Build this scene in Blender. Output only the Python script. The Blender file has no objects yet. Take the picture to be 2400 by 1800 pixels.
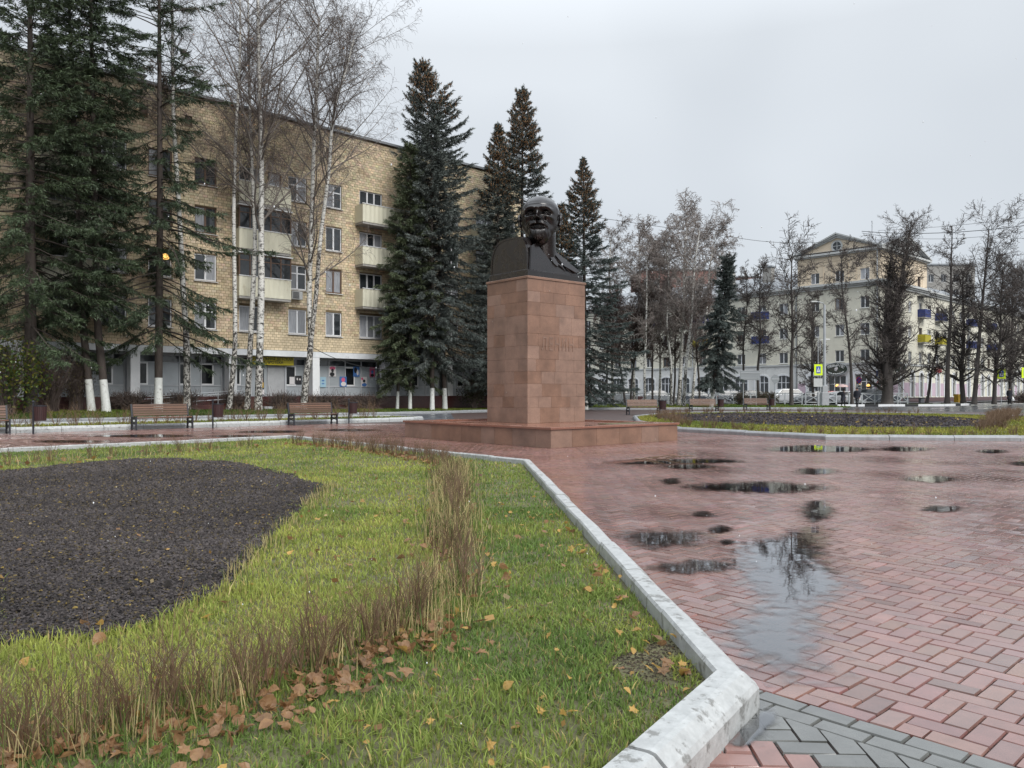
import bpy, math, random
import numpy as np
from mathutils import Vector, Matrix

R = math.radians
S = bpy.context.scene
COL = S.collection

# ------------------------------------------------------------------ camera, sky, sun, exposure
F, CX, HZ, H = 1850.0, 1200.0, 921.0, 1.30          # focal length, centre and horizon of the 2400 px photograph; eye height
cam_d = bpy.data.cameras.new("camera")
cam = bpy.data.objects.new("camera", cam_d)
COL.objects.link(cam)
cam.location = (0, 0, H)
cam.rotation_euler = (R(90), 0, 0)
cam_d.sensor_width = 36.0
cam_d.lens = 36.0 * F / 2400.0
cam_d.shift_y = (HZ - 900.0) / 2400.0
cam_d.clip_start = 0.05
cam_d.clip_end = 3000.0
S.camera = cam

SUN_EL, SUN_AZ = 41.0, 143.0                          # azimuth clockwise from +Y (the viewing direction)
world = bpy.data.worlds.new("World")
S.world = world
world.use_nodes = True
wn, wl = world.node_tree.nodes, world.node_tree.links
wn.clear()
w_out = wn.new("ShaderNodeOutputWorld")
w_bg = wn.new("ShaderNodeBackground")
w_bg.inputs["Strength"].default_value = 0.10
w_sky = wn.new("ShaderNodeTexSky")
w_sky.sky_type = 'NISHITA'
w_sky.sun_disc = False
w_sky.sun_elevation = R(SUN_EL)
w_sky.sun_rotation = R(SUN_AZ)
w_tc = wn.new("ShaderNodeTexCoord")
w_noise = wn.new("ShaderNodeTexNoise")
w_noise.inputs["Scale"].default_value = 1.7
w_noise.inputs["Detail"].default_value = 3.0
w_noise.inputs["Roughness"].default_value = 0.45
w_ramp = wn.new("ShaderNodeValToRGB")
w_ramp.color_ramp.elements[0].position = 0.33
w_ramp.color_ramp.elements[0].color = (3.05, 3.28, 3.55, 1)
w_ramp.color_ramp.elements[1].position = 0.68
w_ramp.color_ramp.elements[1].color = (4.5, 4.75, 5.0, 1)
w_mix = wn.new("ShaderNodeMix")
w_mix.data_type = 'RGBA'
w_mix.inputs[0].default_value = 0.94
wl.new(w_tc.outputs["Generated"], w_noise.inputs["Vector"])
wl.new(w_noise.outputs["Fac"], w_ramp.inputs["Fac"])
wl.new(w_sky.outputs["Color"], w_mix.inputs[6])
wl.new(w_ramp.outputs["Color"], w_mix.inputs[7])
# an overcast sky is brighter overhead than towards the horizon
w_sep = wn.new("ShaderNodeSeparateXYZ")
w_zen = wn.new("ShaderNodeMapRange")
w_zen.inputs["From Min"].default_value = 0.40
w_zen.inputs["From Max"].default_value = 1.0
w_zen.inputs["To Min"].default_value = 1.0
w_zen.inputs["To Max"].default_value = 3.0
w_scl = wn.new("ShaderNodeVectorMath")
w_scl.operation = 'SCALE'
wl.new(w_tc.outputs["Generated"], w_sep.inputs[0])
wl.new(w_sep.outputs["Z"], w_zen.inputs["Value"])
wl.new(w_mix.outputs[2], w_scl.inputs[0])
wl.new(w_zen.outputs["Result"], w_scl.inputs["Scale"])
wl.new(w_scl.outputs["Vector"], w_bg.inputs["Color"])
wl.new(w_bg.outputs["Background"], w_out.inputs["Surface"])

sun_d = bpy.data.lights.new("sun", 'SUN')
sun_d.energy = 1.5
sun_d.angle = R(35)
sun_d.color = (1.0, 0.97, 0.92)
sun = bpy.data.objects.new("sun", sun_d)
COL.objects.link(sun)
sun.rotation_euler = (R(90 - SUN_EL), 0, R(180 - SUN_AZ))
S.view_settings.view_transform = 'Standard'
S.view_settings.look = 'None'
S.view_settings.exposure = 0.85
S.view_settings.gamma = 1.0
S.view_settings.use_curve_mapping = False
S.cycles.max_bounces = 6
S.cycles.transparent_max_bounces = 8
S.cycles.caustics_reflective = False
S.cycles.caustics_refractive = False

# ------------------------------------------------------------------ the square's own street grid
A = (0.730, 0.683)          # along the long flats
B = (-0.683, 0.730)         # away from the viewer, square to A
ROTA = math.atan2(A[1], A[0])
MA_, MB_ = (0.760, 0.649), (-0.649, 0.760)            # the monument's own axes
ROTM = math.atan2(MA_[1], MA_[0])


def G(u, v, z=0.0):
    Y = F * (H - z) / (v - HZ)
    return ((u - CX) / F * Y, Y)


def X_at(u, Y):
    return (u - CX) / F * Y


def Z_at(v, Y):
    return H + (HZ - v) / F * Y


def AB(a, b):
    return (a * A[0] + b * B[0], a * A[1] + b * B[1])


def toAB(x, y):
    return (x * A[0] + y * A[1], x * B[0] + y * B[1])


def UB(u, b):
    k = (u - CX) / F
    Y = b / (B[1] + B[0] * k)
    return (k * Y, Y)


# ------------------------------------------------------------------ helpers
def mesh_np(name, V, Fs, C=None, smooth=False):
    """V (n,3); Fs list of (m,k) index arrays; C (n,3) colours."""
    me = bpy.data.meshes.new(name)
    V = np.asarray(V, dtype=np.float32)
    Fs = [np.asarray(f, dtype=np.int32) for f in Fs if len(f)]
    nl = sum(f.size for f in Fs)
    nf = sum(len(f) for f in Fs)
    me.vertices.add(len(V))
    me.vertices.foreach_set("co", V.ravel())
    me.loops.add(nl)
    me.loops.foreach_set("vertex_index", np.concatenate([f.ravel() for f in Fs]))
    me.polygons.add(nf)
    sizes = np.concatenate([np.full(len(f), f.shape[1], dtype=np.int32) for f in Fs])
    starts = np.concatenate([[0], np.cumsum(sizes)[:-1]]).astype(np.int32)
    me.polygons.foreach_set("loop_start", starts)
    me.polygons.foreach_set("use_smooth", np.full(nf, bool(smooth)))
    if C is not None:
        at = me.color_attributes.new("Col", 'FLOAT_COLOR', 'POINT')
        c4 = np.ones((len(V), 4), dtype=np.float32)
        c4[:, :3] = C
        at.data.foreach_set("color", c4.ravel())
    me.update(calc_edges=True)
    return me


def link(name, me, m, parent=None, kind=None):
    o = bpy.data.objects.new(name, me)
    COL.objects.link(o)
    if m is not None and me is not None and len(me.materials) == 0:
        me.materials.append(m)
    if parent is not None:
        o.parent = parent
    if kind:
        o["kind"] = kind
    return o


def setmat(o, m):
    """a material on the object, so that copies can share the mesh"""
    if len(o.data.materials) == 0:
        o.data.materials.append(m)
    o.material_slots[0].link = 'OBJECT'
    o.material_slots[0].material = m


def thing(name, label, cat, loc=(0, 0, 0), rotz=0.0, group=None):
    o = bpy.data.objects.new(name, None)
    COL.objects.link(o)
    o.empty_display_size = 0.2
    o.location = loc
    o.rotation_euler = (0, 0, rotz)
    o["label"] = label
    o["category"] = cat
    if group:
        o["group"] = group
    return o


def tag(o, label, cat, group=None):
    o["label"] = label
    o["category"] = cat
    if group:
        o["group"] = group
    return o


KIDS = {}


def kids_of(o):
    return [c for c in o.children]


def dup(root, loc, rotz, label, group=None, scale=None):
    r = root.copy()
    COL.objects.link(r)
    r.location = loc
    r.rotation_euler = (0, 0, rotz)
    r["label"] = label
    if group:
        r["group"] = group
    if scale is not None:
        r.scale = scale
    for ch in list(root.children):
        c = ch.copy()
        COL.objects.link(c)
        c.parent = r
        for g in list(ch.children):
            d = g.copy()
            COL.objects.link(d)
            d.parent = c
    return r


class MB:
    """collects shapes into one mesh"""
    def __init__(self):
        self.v, self.f, self.c = [], [], []

    def add(self, vs, fs, col=None):
        o = len(self.v)
        self.v.extend([tuple(p) for p in vs])
        self.f.extend([tuple(i + o for i in f) for f in fs])
        self.c.extend([col or (1, 1, 1)] * len(vs))
        return self

    def box(self, x0, x1, y0, y1, z0, z1, col=None):
        vs = [(x0, y0, z0), (x1, y0, z0), (x1, y1, z0), (x0, y1, z0), (x0, y0, z1), (x1, y0, z1), (x1, y1, z1), (x0, y1, z1)]
        fs = [(0, 3, 2, 1), (4, 5, 6, 7), (0, 1, 5, 4), (1, 2, 6, 5), (2, 3, 7, 6), (3, 0, 4, 7)]
        return self.add(vs, fs, col)

    def bbox(self, x0, x1, y0, y1, z0, z1, b=0.01, col=None):
        """box with bevelled top edges"""
        vs = [(x0, y0, z0), (x1, y0, z0), (x1, y1, z0), (x0, y1, z0),
              (x0, y0, z1 - b), (x1, y0, z1 - b), (x1, y1, z1 - b), (x0, y1, z1 - b),
              (x0 + b, y0 + b, z1), (x1 - b, y0 + b, z1), (x1 - b, y1 - b, z1), (x0 + b, y1 - b, z1)]
        fs = [(0, 3, 2, 1), (8, 9, 10, 11)]
        for i in range(4):
            j = (i + 1) % 4
            fs += [(i, j, 4 + j, 4 + i), (4 + i, 4 + j, 8 + j, 8 + i)]
        return self.add(vs, fs, col)

    def bar(self, p, q, w, h=None, up=(0, 0, 1), col=None):
        p, q = Vector(p), Vector(q)
        d = (q - p).normalized()
        u = Vector(up)
        s = d.cross(u)
        if s.length < 1e-5:
            s = d.cross(Vector((1, 0, 0)))
        s.normalize()
        u = s.cross(d)
        h = h or w
        vs = []
        for e in (p, q):
            for a, b in ((-1, -1), (1, -1), (1, 1), (-1, 1)):
                vs.append(e + s * (a * w / 2) + u * (b * h / 2))
        return self.add(vs, [(0, 3, 2, 1), (4, 5, 6, 7), (0, 1, 5, 4), (1, 2, 6, 5), (2, 3, 7, 6), (3, 0, 4, 7)], col)

    def tube(self, pts, rad, n=8, cap=True, col=None):
        pts = [Vector(p) for p in pts]
        if not isinstance(rad, (list, tuple)):
            rad = [rad] * len(pts)
        vs, fs = [], []
        prev = None
        for i, p in enumerate(pts):
            d = (pts[min(i + 1, len(pts) - 1)] - pts[max(i - 1, 0)]).normalized()
            if prev is None:
                s = d.cross(Vector((0.3, 0.1, 1)) if abs(d.z) < 0.9 else Vector((1, 0, 0))).normalized()
            else:
                s = (prev - d * prev.dot(d)).normalized()
            prev = s
            t = d.cross(s)
            for k in range(n):
                a = 2 * math.pi * k / n
                vs.append(p + (s * math.cos(a) + t * math.sin(a)) * rad[i])
        for i in range(len(pts) - 1):
            for k in range(n):
                fs.append((i * n + k, i * n + (k + 1) % n, (i + 1) * n + (k + 1) % n, (i + 1) * n + k))
        if cap:
            fs.append(tuple(range(n - 1, -1, -1)))
            fs.append(tuple((len(pts) - 1) * n + k for k in range(n)))
        return self.add(vs, fs, col)

    def lathe(self, prof, n=16, c=(0, 0), col=None, cap=True):
        vs, fs = [], []
        for r, z in prof:
            for k in range(n):
                a = 2 * math.pi * k / n
                vs.append((c[0] + r * math.cos(a), c[1] + r * math.sin(a), z))
        for i in range(len(prof) - 1):
            for k in range(n):
                fs.append((i * n + k, i * n + (k + 1) % n, (i + 1) * n + (k + 1) % n, (i + 1) * n + k))
        if cap:
            fs.append(tuple(range(n - 1, -1, -1)))
            fs.append(tuple((len(prof) - 1) * n + k for k in range(n)))
        return self.add(vs, fs, col)

    def prism(self, poly, z0, z1, col=None):
        n = len(poly)
        vs = [(x, y, z0) for x, y in poly] + [(x, y, z1) for x, y in poly]
        fs = [tuple(range(n - 1, -1, -1)), tuple(range(n, 2 * n))]
        fs += [(i, (i + 1) % n, n + (i + 1) % n, n + i) for i in range(n)]
        return self.add(vs, fs, col)

    def xprism(self, poly, x0, x1, col=None):
        """a (y,z) outline pulled along x"""
        n = len(poly)
        vs = [(x0, y, z) for y, z in poly] + [(x1, y, z) for y, z in poly]
        fs = [tuple(range(n - 1, -1, -1)), tuple(range(n, 2 * n))]
        fs += [(i, (i + 1) % n, n + (i + 1) % n, n + i) for i in range(n)]
        return self.add(vs, fs, col)

    def yprism(self, poly, y0, y1, col=None):
        """an (x,z) outline pulled along y"""
        n = len(poly)
        vs = [(x, y0, z) for x, z in poly] + [(x, y1, z) for x, z in poly]
        fs = [tuple(range(n - 1, -1, -1)), tuple(range(n, 2 * n))]
        fs += [(i, (i + 1) % n, n + (i + 1) % n, n + i) for i in range(n)]
        return self.add(vs, fs, col)

    def ball(self, c, r, n=12, m=8, col=None):
        if not isinstance(r, (tuple, list)):
            r = (r, r, r)
        vs = [(c[0], c[1], c[2] - r[2])]
        for i in range(1, m):
            ph = -math.pi / 2 + math.pi * i / m
            for k in range(n):
                a = 2 * math.pi * k / n
                vs.append((c[0] + r[0] * math.cos(ph) * math.cos(a), c[1] + r[1] * math.cos(ph) * math.sin(a), c[2] + r[2] * math.sin(ph)))
        vs.append((c[0], c[1], c[2] + r[2]))
        fs = [(0, 1 + (k + 1) % n, 1 + k) for k in range(n)]
        for i in range(m - 2):
            for k in range(n):
                a, b = 1 + i * n + k, 1 + i * n + (k + 1) % n
                fs.append((a, b, b + n, a + n))
        e = len(vs) - 1
        fs += [(e, 1 + (m - 2) * n + k, 1 + (m - 2) * n + (k + 1) % n) for k in range(n)]
        return self.add(vs, fs, col)

    def mesh(self, name, smooth=False, cols=False):
        me = bpy.data.meshes.new(name)
        me.from_pydata(self.v, [], self.f)
        if smooth:
            me.polygons.foreach_set("use_smooth", np.ones(len(me.polygons), dtype=bool))
        if cols:
            at = me.color_attributes.new("Col", 'FLOAT_COLOR', 'POINT')
            c4 = np.ones((len(self.v), 4), dtype=np.float32)
            c4[:, :3] = np.array(self.c, dtype=np.float32)
            at.data.foreach_set("color", c4.ravel())
        me.update()
        return me

    def build(self, name, m, parent=None, kind=None, smooth=False, cols=False):
        return link(name, self.mesh(name, smooth, cols), m, parent, kind)


def auto_smooth(o, deg=40):
    me = o.data
    me.polygons.foreach_set("use_smooth", np.ones(len(me.polygons), dtype=bool))
    try:
        me.set_sharp_from_angle(angle=R(deg))
    except Exception:
        pass


def in_poly(pts, poly):
    """pts (n,2), poly list -> bool mask"""
    x, y = pts[:, 0], pts[:, 1]
    inside = np.zeros(len(pts), dtype=bool)
    n = len(poly)
    j = n - 1
    for i in range(n):
        xi, yi = poly[i]
        xj, yj = poly[j]
        c = ((yi > y) != (yj > y)) & (x < (xj - xi) * (y - yi) / ((yj - yi) or 1e-12) + xi)
        inside ^= c
        j = i
    return inside


def dist_poly(pts, poly, closed=True):
    d = np.full(len(pts), 1e9)
    n = len(poly)
    for i in range(n if closed else n - 1):
        p, q = np.array(poly[i], float), np.array(poly[(i + 1) % n], float)
        e = q - p
        t = np.clip(((pts - p) @ e) / max(e @ e, 1e-12), 0, 1)
        d = np.minimum(d, np.linalg.norm(pts - (p + t[:, None] * e), axis=1))
    return d


def inset(poly, d):
    """move a convex-ish outline inwards by d"""
    n = len(poly)
    area = sum(poly[i][0] * poly[(i + 1) % n][1] - poly[(i + 1) % n][0] * poly[i][1] for i in range(n))
    s = 1 if area > 0 else -1
    out = []
    for i in range(n):
        p0, p1, p2 = Vector(poly[i - 1]), Vector(poly[i]), Vector(poly[(i + 1) % n])
        e1, e2 = (p1 - p0).normalized(), (p2 - p1).normalized()
        n1, n2 = Vector((-e1.y, e1.x)) * s, Vector((-e2.y, e2.x)) * s
        m = (n1 + n2)
        m = m / max(0.3, m.dot(m) / 2)
        out.append((p1.x + m.x * d, p1.y + m.y * d))
    return out


def flat_poly(name, poly, z, m, parent=None, kind=None):
    me = bpy.data.meshes.new(name)
    n = len(poly)
    ar = sum(poly[i][0] * poly[(i + 1) % n][1] - poly[(i + 1) % n][0] * poly[i][1] for i in range(n))
    if ar < 0:
        poly = poly[::-1]
    me.from_pydata([(x, y, z) for x, y in poly], [], [tuple(range(n))])
    me.update()
    return link(name, me, m, parent, kind)


def text_mesh(s, size, extrude=0.004, bold=False, spacing=1.0):
    cu = bpy.data.curves.new("lettering", 'FONT')
    cu.body = s
    cu.size = size
    cu.extrude = extrude
    cu.align_x = 'CENTER'
    cu.align_y = 'CENTER'
    cu.space_character = spacing
    if bold:
        cu.offset = size * 0.014
    cu.resolution_u = 3
    o = bpy.data.objects.new("lettering", cu)
    COL.objects.link(o)
    dg = bpy.context.evaluated_depsgraph_get()
    me = bpy.data.meshes.new_from_object(o.evaluated_get(dg))
    bpy.data.objects.remove(o)
    bpy.data.curves.remove(cu)
    # stand it up: letters in the X-Z plane facing -Y
    me.transform(Matrix.Rotation(R(90), 4, 'X'))
    me.materials.clear()
    return me


# ------------------------------------------------------------------ materials
MATS = {}


def mat(name, col=(0.5, 0.5, 0.5), rough=0.7, var=None, vamt=0.25, noise=None, bump=None, coat=0.0, metal=0.0, spec=0.5,
        emit=None, trans=False, cvar=None, coord='Object', stretch=None, noise2=None, rvar=None, croug=0.08):
    """var 'col': colour attribute, 'obj': brightness from the object's random number.
    noise (scale, amount, colour2 or None): mottling. noise2 (scale, lo, hi, colour): patches of another colour."""
    m = bpy.data.materials.new(name)
    m.use_nodes = True
    nt = m.node_tree
    N, L = nt.nodes, nt.links
    b = N["Principled BSDF"]
    b.inputs["Roughness"].default_value = rough
    b.inputs["Metallic"].default_value = metal
    b.inputs["Specular IOR Level"].default_value = spec
    b.inputs["Coat Weight"].default_value = coat
    b.inputs["Coat Roughness"].default_value = croug
    tc = N.new("ShaderNodeTexCoord")
    vec = tc.outputs[coord]
    if stretch:
        mp = N.new("ShaderNodeMapping")
        mp.inputs["Scale"].default_value = stretch
        L.new(vec, mp.inputs["Vector"])
        vec = mp.outputs["Vector"]
    if var == 'col':
        at = N.new("ShaderNodeAttribute")
        at.attribute_name = "Col"
        src = at.outputs["Color"]
    else:
        rgb = N.new("ShaderNodeRGB")
        rgb.outputs[0].default_value = (*col, 1)
        src = rgb.outputs[0]
        if var == 'obj':
            oi = N.new("ShaderNodeObjectInfo")
            mr = N.new("ShaderNodeMapRange")
            mr.inputs["To Min"].default_value = 1 - vamt
            mr.inputs["To Max"].default_value = 1 + vamt
            L.new(oi.outputs["Random"], mr.inputs["Value"])
            mx = N.new("ShaderNodeVectorMath")
            mx.operation = 'SCALE'
            L.new(src, mx.inputs[0])
            L.new(mr.outputs["Result"], mx.inputs["Scale"])
            src = mx.outputs["Vector"]
    nz = None
    if noise:
        nz = N.new("ShaderNodeTexNoise")
        nz.inputs["Scale"].default_value = noise[0]
        nz.inputs["Detail"].default_value = 5
        nz.inputs["Roughness"].default_value = 0.65
        L.new(vec, nz.inputs["Vector"])
        if len(noise) > 2 and noise[2]:
            mr = N.new("ShaderNodeMapRange")
            mr.inputs["From Min"].default_value = 0.5 - 0.2
            mr.inputs["From Max"].default_value = 0.5 + 0.2
            mr.inputs["To Max"].default_value = noise[1]
            L.new(nz.outputs["Fac"], mr.inputs["Value"])
            mx = N.new("ShaderNodeMix")
            mx.data_type = 'RGBA'
            L.new(mr.outputs["Result"], mx.inputs[0])
            L.new(src, mx.inputs[6])
            mx.inputs[7].default_value = (*noise[2], 1)
            src = mx.outputs[2]
        else:
            mr = N.new("ShaderNodeMapRange")
            mr.inputs["From Min"].default_value = 0.25
            mr.inputs["From Max"].default_value = 0.75
            mr.inputs["To Min"].default_value = 1 - noise[1]
            mr.inputs["To Max"].default_value = 1 + noise[1]
            L.new(nz.outputs["Fac"], mr.inputs["Value"])
            mx = N.new("ShaderNodeVectorMath")
            mx.operation = 'SCALE'
            L.new(src, mx.inputs[0])
            L.new(mr.outputs["Result"], mx.inputs["Scale"])
            src = mx.outputs["Vector"]
    if noise2:
        n2 = N.new("ShaderNodeTexNoise")
        n2.inputs["Scale"].default_value = noise2[0]
        n2.inputs["Detail"].default_value = 6
        n2.inputs["Roughness"].default_value = 0.7
        L.new(vec, n2.inputs["Vector"])
        mr = N.new("ShaderNodeMapRange")
        mr.inputs["From Min"].default_value = noise2[1]
        mr.inputs["From Max"].default_value = noise2[2]
        L.new(n2.outputs["Fac"], mr.inputs["Value"])
        mx = N.new("ShaderNodeMix")
        mx.data_type = 'RGBA'
        L.new(mr.outputs["Result"], mx.inputs[0])
        L.new(src, mx.inputs[6])
        mx.inputs[7].default_value = (*noise2[3], 1)
        src = mx.outputs[2]
    L.new(src, b.inputs["Base Color"])
    if rvar:
        n3 = N.new("ShaderNodeTexNoise")
        n3.inputs["Scale"].default_value = rvar[0]
        n3.inputs["Detail"].default_value = 3
        L.new(tc.outputs[coord], n3.inputs["Vector"])
        mr = N.new("ShaderNodeMapRange")
        mr.inputs["From Min"].default_value = 0.35
        mr.inputs["From Max"].default_value = 0.65
        mr.inputs["To Min"].default_value = rvar[1]
        mr.inputs["To Max"].default_value = rvar[2]
        L.new(n3.outputs["Fac"], mr.inputs["Value"])
        L.new(mr.outputs["Result"], b.inputs["Roughness"])
    if cvar:
        n5 = N.new("ShaderNodeTexNoise")
        n5.inputs["Scale"].default_value = cvar[0]
        n5.inputs["Detail"].default_value = 4
        L.new(tc.outputs[coord], n5.inputs["Vector"])
        for sock, lo, hi in (("Coat Roughness", cvar[1], cvar[2]), ("Coat Weight", cvar[3], cvar[4])):
            mr = N.new("ShaderNodeMapRange")
            mr.inputs["From Min"].default_value = 0.36
            mr.inputs["From Max"].default_value = 0.64
            mr.inputs["To Min"].default_value = lo
            mr.inputs["To Max"].default_value = hi
            L.new(n5.outputs["Fac"], mr.inputs["Value"])
            L.new(mr.outputs["Result"], b.inputs[sock])
    if bump:
        n4 = N.new("ShaderNodeTexNoise")
        n4.inputs["Scale"].default_value = bump[0]
        n4.inputs["Detail"].default_value = 4
        L.new(vec, n4.inputs["Vector"])
        bp = N.new("ShaderNodeBump")
        bp.inputs["Strength"].default_value = bump[1]
        bp.inputs["Distance"].default_value = bump[2] if len(bump) > 2 else 0.01
        L.new(n4.outputs["Fac"], bp.inputs["Height"])
        L.new(bp.outputs["Normal"], b.inputs["Normal"])
    if emit:
        b.inputs["Emission Color"].default_value = (*emit[0], 1)
        b.inputs["Emission Strength"].default_value = emit[1]
    if trans:
        # thin leaf or blade: part of the light passes through
        tr = N.new("ShaderNodeBsdfTranslucent")
        L.new(src, tr.inputs["Color"])
        ms = N.new("ShaderNodeMixShader")
        ms.inputs[0].default_value = 0.42
        L.new(b.outputs[0], ms.inputs[1])
        L.new(tr.outputs[0], ms.inputs[2])
        L.new(ms.outputs[0], N["Material Output"].inputs["Surface"])
    MATS[name] = m
    return m


M_ground = mat("ground_asphalt", (0.045, 0.047, 0.05), 0.45, noise=(0.6, 0.25), bump=(60, 0.2), rvar=(0.3, 0.25, 0.6))
M_road = mat("wet_asphalt", (0.05, 0.052, 0.056), 0.3, noise=(0.8, 0.25), bump=(50, 0.15), rvar=(0.35, 0.12, 0.45))
M_path = mat("wet_path_asphalt", (0.10, 0.105, 0.12), 0.3, noise=(0.8, 0.2), bump=(50, 0.15), rvar=(0.3, 0.15, 0.4))
M_joint = mat("paving_joint", (0.075, 0.05, 0.045), 0.5, noise=(3.0, 0.3), bump=(80, 0.3))
M_paver = mat("concrete_paver", rough=0.3, spec=0.6, cvar=(0.45, 0.10, 0.34, 1.0, 0.6), var='col', noise=(9, 0.22), bump=(130, 0.10, 0.003), rvar=(0.55, 0.14, 0.36), coord='Object')
M_kerb = mat("whitewashed_kerb", (0.39, 0.40, 0.395), 0.5, noise=(14, 0.22), noise2=(9.0, 0.56, 0.62, (0.20, 0.20, 0.19)), bump=(45, 0.4, 0.008))
M_kerbgrey = mat("grey_kerb", (0.27, 0.28, 0.29), 0.45, noise=(9, 0.2), noise2=(3.0, 0.5, 0.62, (0.22, 0.22, 0.22)), bump=(45, 0.3, 0.008))
M_soil = mat("garden_soil", (0.10, 0.095, 0.045), 0.85, noise=(6, 0.35), bump=(30, 0.6, 0.02))
M_lawn = mat("lawn_ground", (0.058, 0.075, 0.022), 0.8, noise=(1.2, 0.35), bump=(40, 0.6, 0.02))
M_mulchbase = mat("mulch_ground", (0.022, 0.019, 0.018), 0.7, noise=(12, 0.4), bump=(30, 0.8, 0.02))
M_mulch = mat("bark_mulch", rough=0.75, spec=0.2, var='col')
M_grass = mat("grass_blade", rough=0.6, var='col', trans=True, spec=0.12)
M_brick = mat("glazed_facade_block", rough=0.55, var='col', noise=(14, 0.1), noise2=(0.55, 0.56, 0.74, (0.22, 0.16, 0.09)))
M_brick1 = mat("facade_block_single", (0.62, 0.515, 0.355), 0.55, var='obj', vamt=0.16, noise=(14, 0.12))
M_mortar = mat("facade_mortar", (0.17, 0.125, 0.07), 0.85, noise=(6, 0.2))
M_white = mat("white_paint", (0.70, 0.71, 0.72), 0.5, noise=(5, 0.07))
M_beam = mat("white_beam_plaster", (0.66, 0.68, 0.70), 0.6, noise=(3, 0.12), noise2=(2.5, 0.62, 0.75, (0.42, 0.43, 0.44)))
M_pvc = mat("window_frame_white", (0.72, 0.73, 0.75), 0.4)
M_brownframe = mat("window_frame_brown", (0.12, 0.07, 0.045), 0.5, noise=(8, 0.2))
M_glass = mat("window_glass_dark", (0.035, 0.04, 0.045), 0.06, var='obj', vamt=0.5, spec=0.6, noise=(1.3, 0.5))
M_glassc = mat("window_glass_curtain_sky", (0.28, 0.29, 0.31), 0.1, var='obj', vamt=0.35, noise=(2.2, 0.35), stretch=(6, 1, 0.6))  # pale panes: curtains, and sky reflection put into the pane colour
M_greyglass = mat("storefront_grey_panel", (0.34, 0.37, 0.39), 0.18, noise=(1.0, 0.12), var='obj', vamt=0.15)
M_greyframe = mat("storefront_frame", (0.42, 0.44, 0.46), 0.45)
M_balcony = mat("cream_balcony_sheet", (0.66, 0.64, 0.51), 0.55, noise=(2, 0.08), stretch=(1, 1, 0.4), noise2=(1.2, 0.6, 0.8, (0.38, 0.32, 0.2)))
M_slab = mat("concrete_slab", (0.34, 0.33, 0.31), 0.7, noise=(4, 0.2))
M_plinth = mat("dark_red_tile", (0.075, 0.026, 0.024), 0.3, noise=(6, 0.3))
M_roofgrey = mat("grey_roof_sheet", (0.22, 0.235, 0.25), 0.4, noise=(2, 0.15))
M_roofdark = mat("dark_roof_edge", (0.17, 0.17, 0.17), 0.5)
M_cream = mat("cream_plaster", (0.68, 0.655, 0.55), 0.75, noise=(1.5, 0.08), noise2=(0.5, 0.58, 0.75, (0.46, 0.42, 0.34)))
M_peach = mat("peach_plaster", (0.68, 0.57, 0.43), 0.75, noise=(1.0, 0.06))
M_greywhite = mat("greyish_white_plaster", (0.66, 0.66, 0.64), 0.75, noise=(1.5, 0.1), noise2=(0.6, 0.55, 0.75, (0.40, 0.39, 0.37)))
M_pink = mat("pink_painted_panel", (0.52, 0.40, 0.46), 0.7, noise=(2, 0.1))
M_trim = mat("grey_white_moulding", (0.50, 0.51, 0.50), 0.65, noise=(3, 0.12), noise2=(2, 0.6, 0.8, (0.33, 0.33, 0.32)))
M_redbrick = mat("far_red_brick", (0.235, 0.125, 0.105), 0.85, noise=(0.4, 0.12))
M_fargrey = mat("far_grey_concrete", (0.30, 0.29, 0.27), 0.85, noise=(0.3, 0.2))
M_blue = mat("blue_balcony_sheet", (0.02, 0.035, 0.16), 0.5)
M_yellow = mat("yellow_balcony_sheet", (0.42, 0.36, 0.02), 0.5)
M_granite = mat("red_granite", (0.215, 0.125, 0.085), 0.33, var='obj', vamt=0.10, noise=(1.7, 0.42), noise2=(48, 0.46, 0.72, (0.17, 0.095, 0.07)), bump=(8, 0.03), coord='Object')
M_granite2 = mat("rose_granite", (0.235, 0.150, 0.112), 0.33, var='obj', vamt=0.10, noise=(1.6, 0.42), noise2=(48, 0.46, 0.72, (0.19, 0.115, 0.09)), bump=(8, 0.03), coord='Object')
M_granjoint = mat("granite_joint", (0.17, 0.095, 0.07), 0.6)
M_granwet = mat("wet_granite_coping", (0.24, 0.11, 0.075), 0.16, noise=(3, 0.2), noise2=(75, 0.52, 0.66, (0.09, 0.05, 0.04)), rvar=(1.2, 0.06, 0.3))
M_bronze = mat("dark_wet_bronze", (0.0085, 0.0058, 0.0056), 0.27, noise=(4, 0.4), coat=0.10, bump=(16, 0.22, 0.012), spec=0.6, croug=0.12, rvar=(3.0, 0.18, 0.38))
M_wood = mat("bench_wood", (0.125, 0.066, 0.042), 0.4, var='obj', vamt=0.28, noise=(7, 0.3), stretch=(0.5, 6, 6))
M_iron = mat("black_iron", (0.022, 0.023, 0.03), 0.4)
M_binwood = mat("bin_dark_wood", (0.045, 0.020, 0.020), 0.45, noise=(9, 0.3))
M_galv = mat("galvanised_steel", (0.44, 0.46, 0.48), 0.45, metal=0.3, noise=(3, 0.1))
M_steel = mat("stainless_rail", (0.62, 0.64, 0.66), 0.28, metal=0.6)
M_signback = mat("sign_back_grey", (0.25, 0.265, 0.28), 0.5)
M_yg = mat("yellow_green_retroreflective", (0.72, 0.92, 0.02), 0.45)
M_signblue = mat("sign_blue", (0.02, 0.09, 0.42), 0.45)
M_signwhite = mat("sign_white", (0.74, 0.75, 0.74), 0.45)
M_signred = mat("sign_red", (0.50, 0.03, 0.05), 0.45)
M_black = mat("sign_black", (0.015, 0.015, 0.018), 0.5)
M_signyellow = mat("library_sign_yellow", (0.60, 0.50, 0.02), 0.45, noise=(1.4, 0.1))
M_cafe = mat("cafe_sign_green", (0.02, 0.03, 0.018), 0.4)
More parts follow.
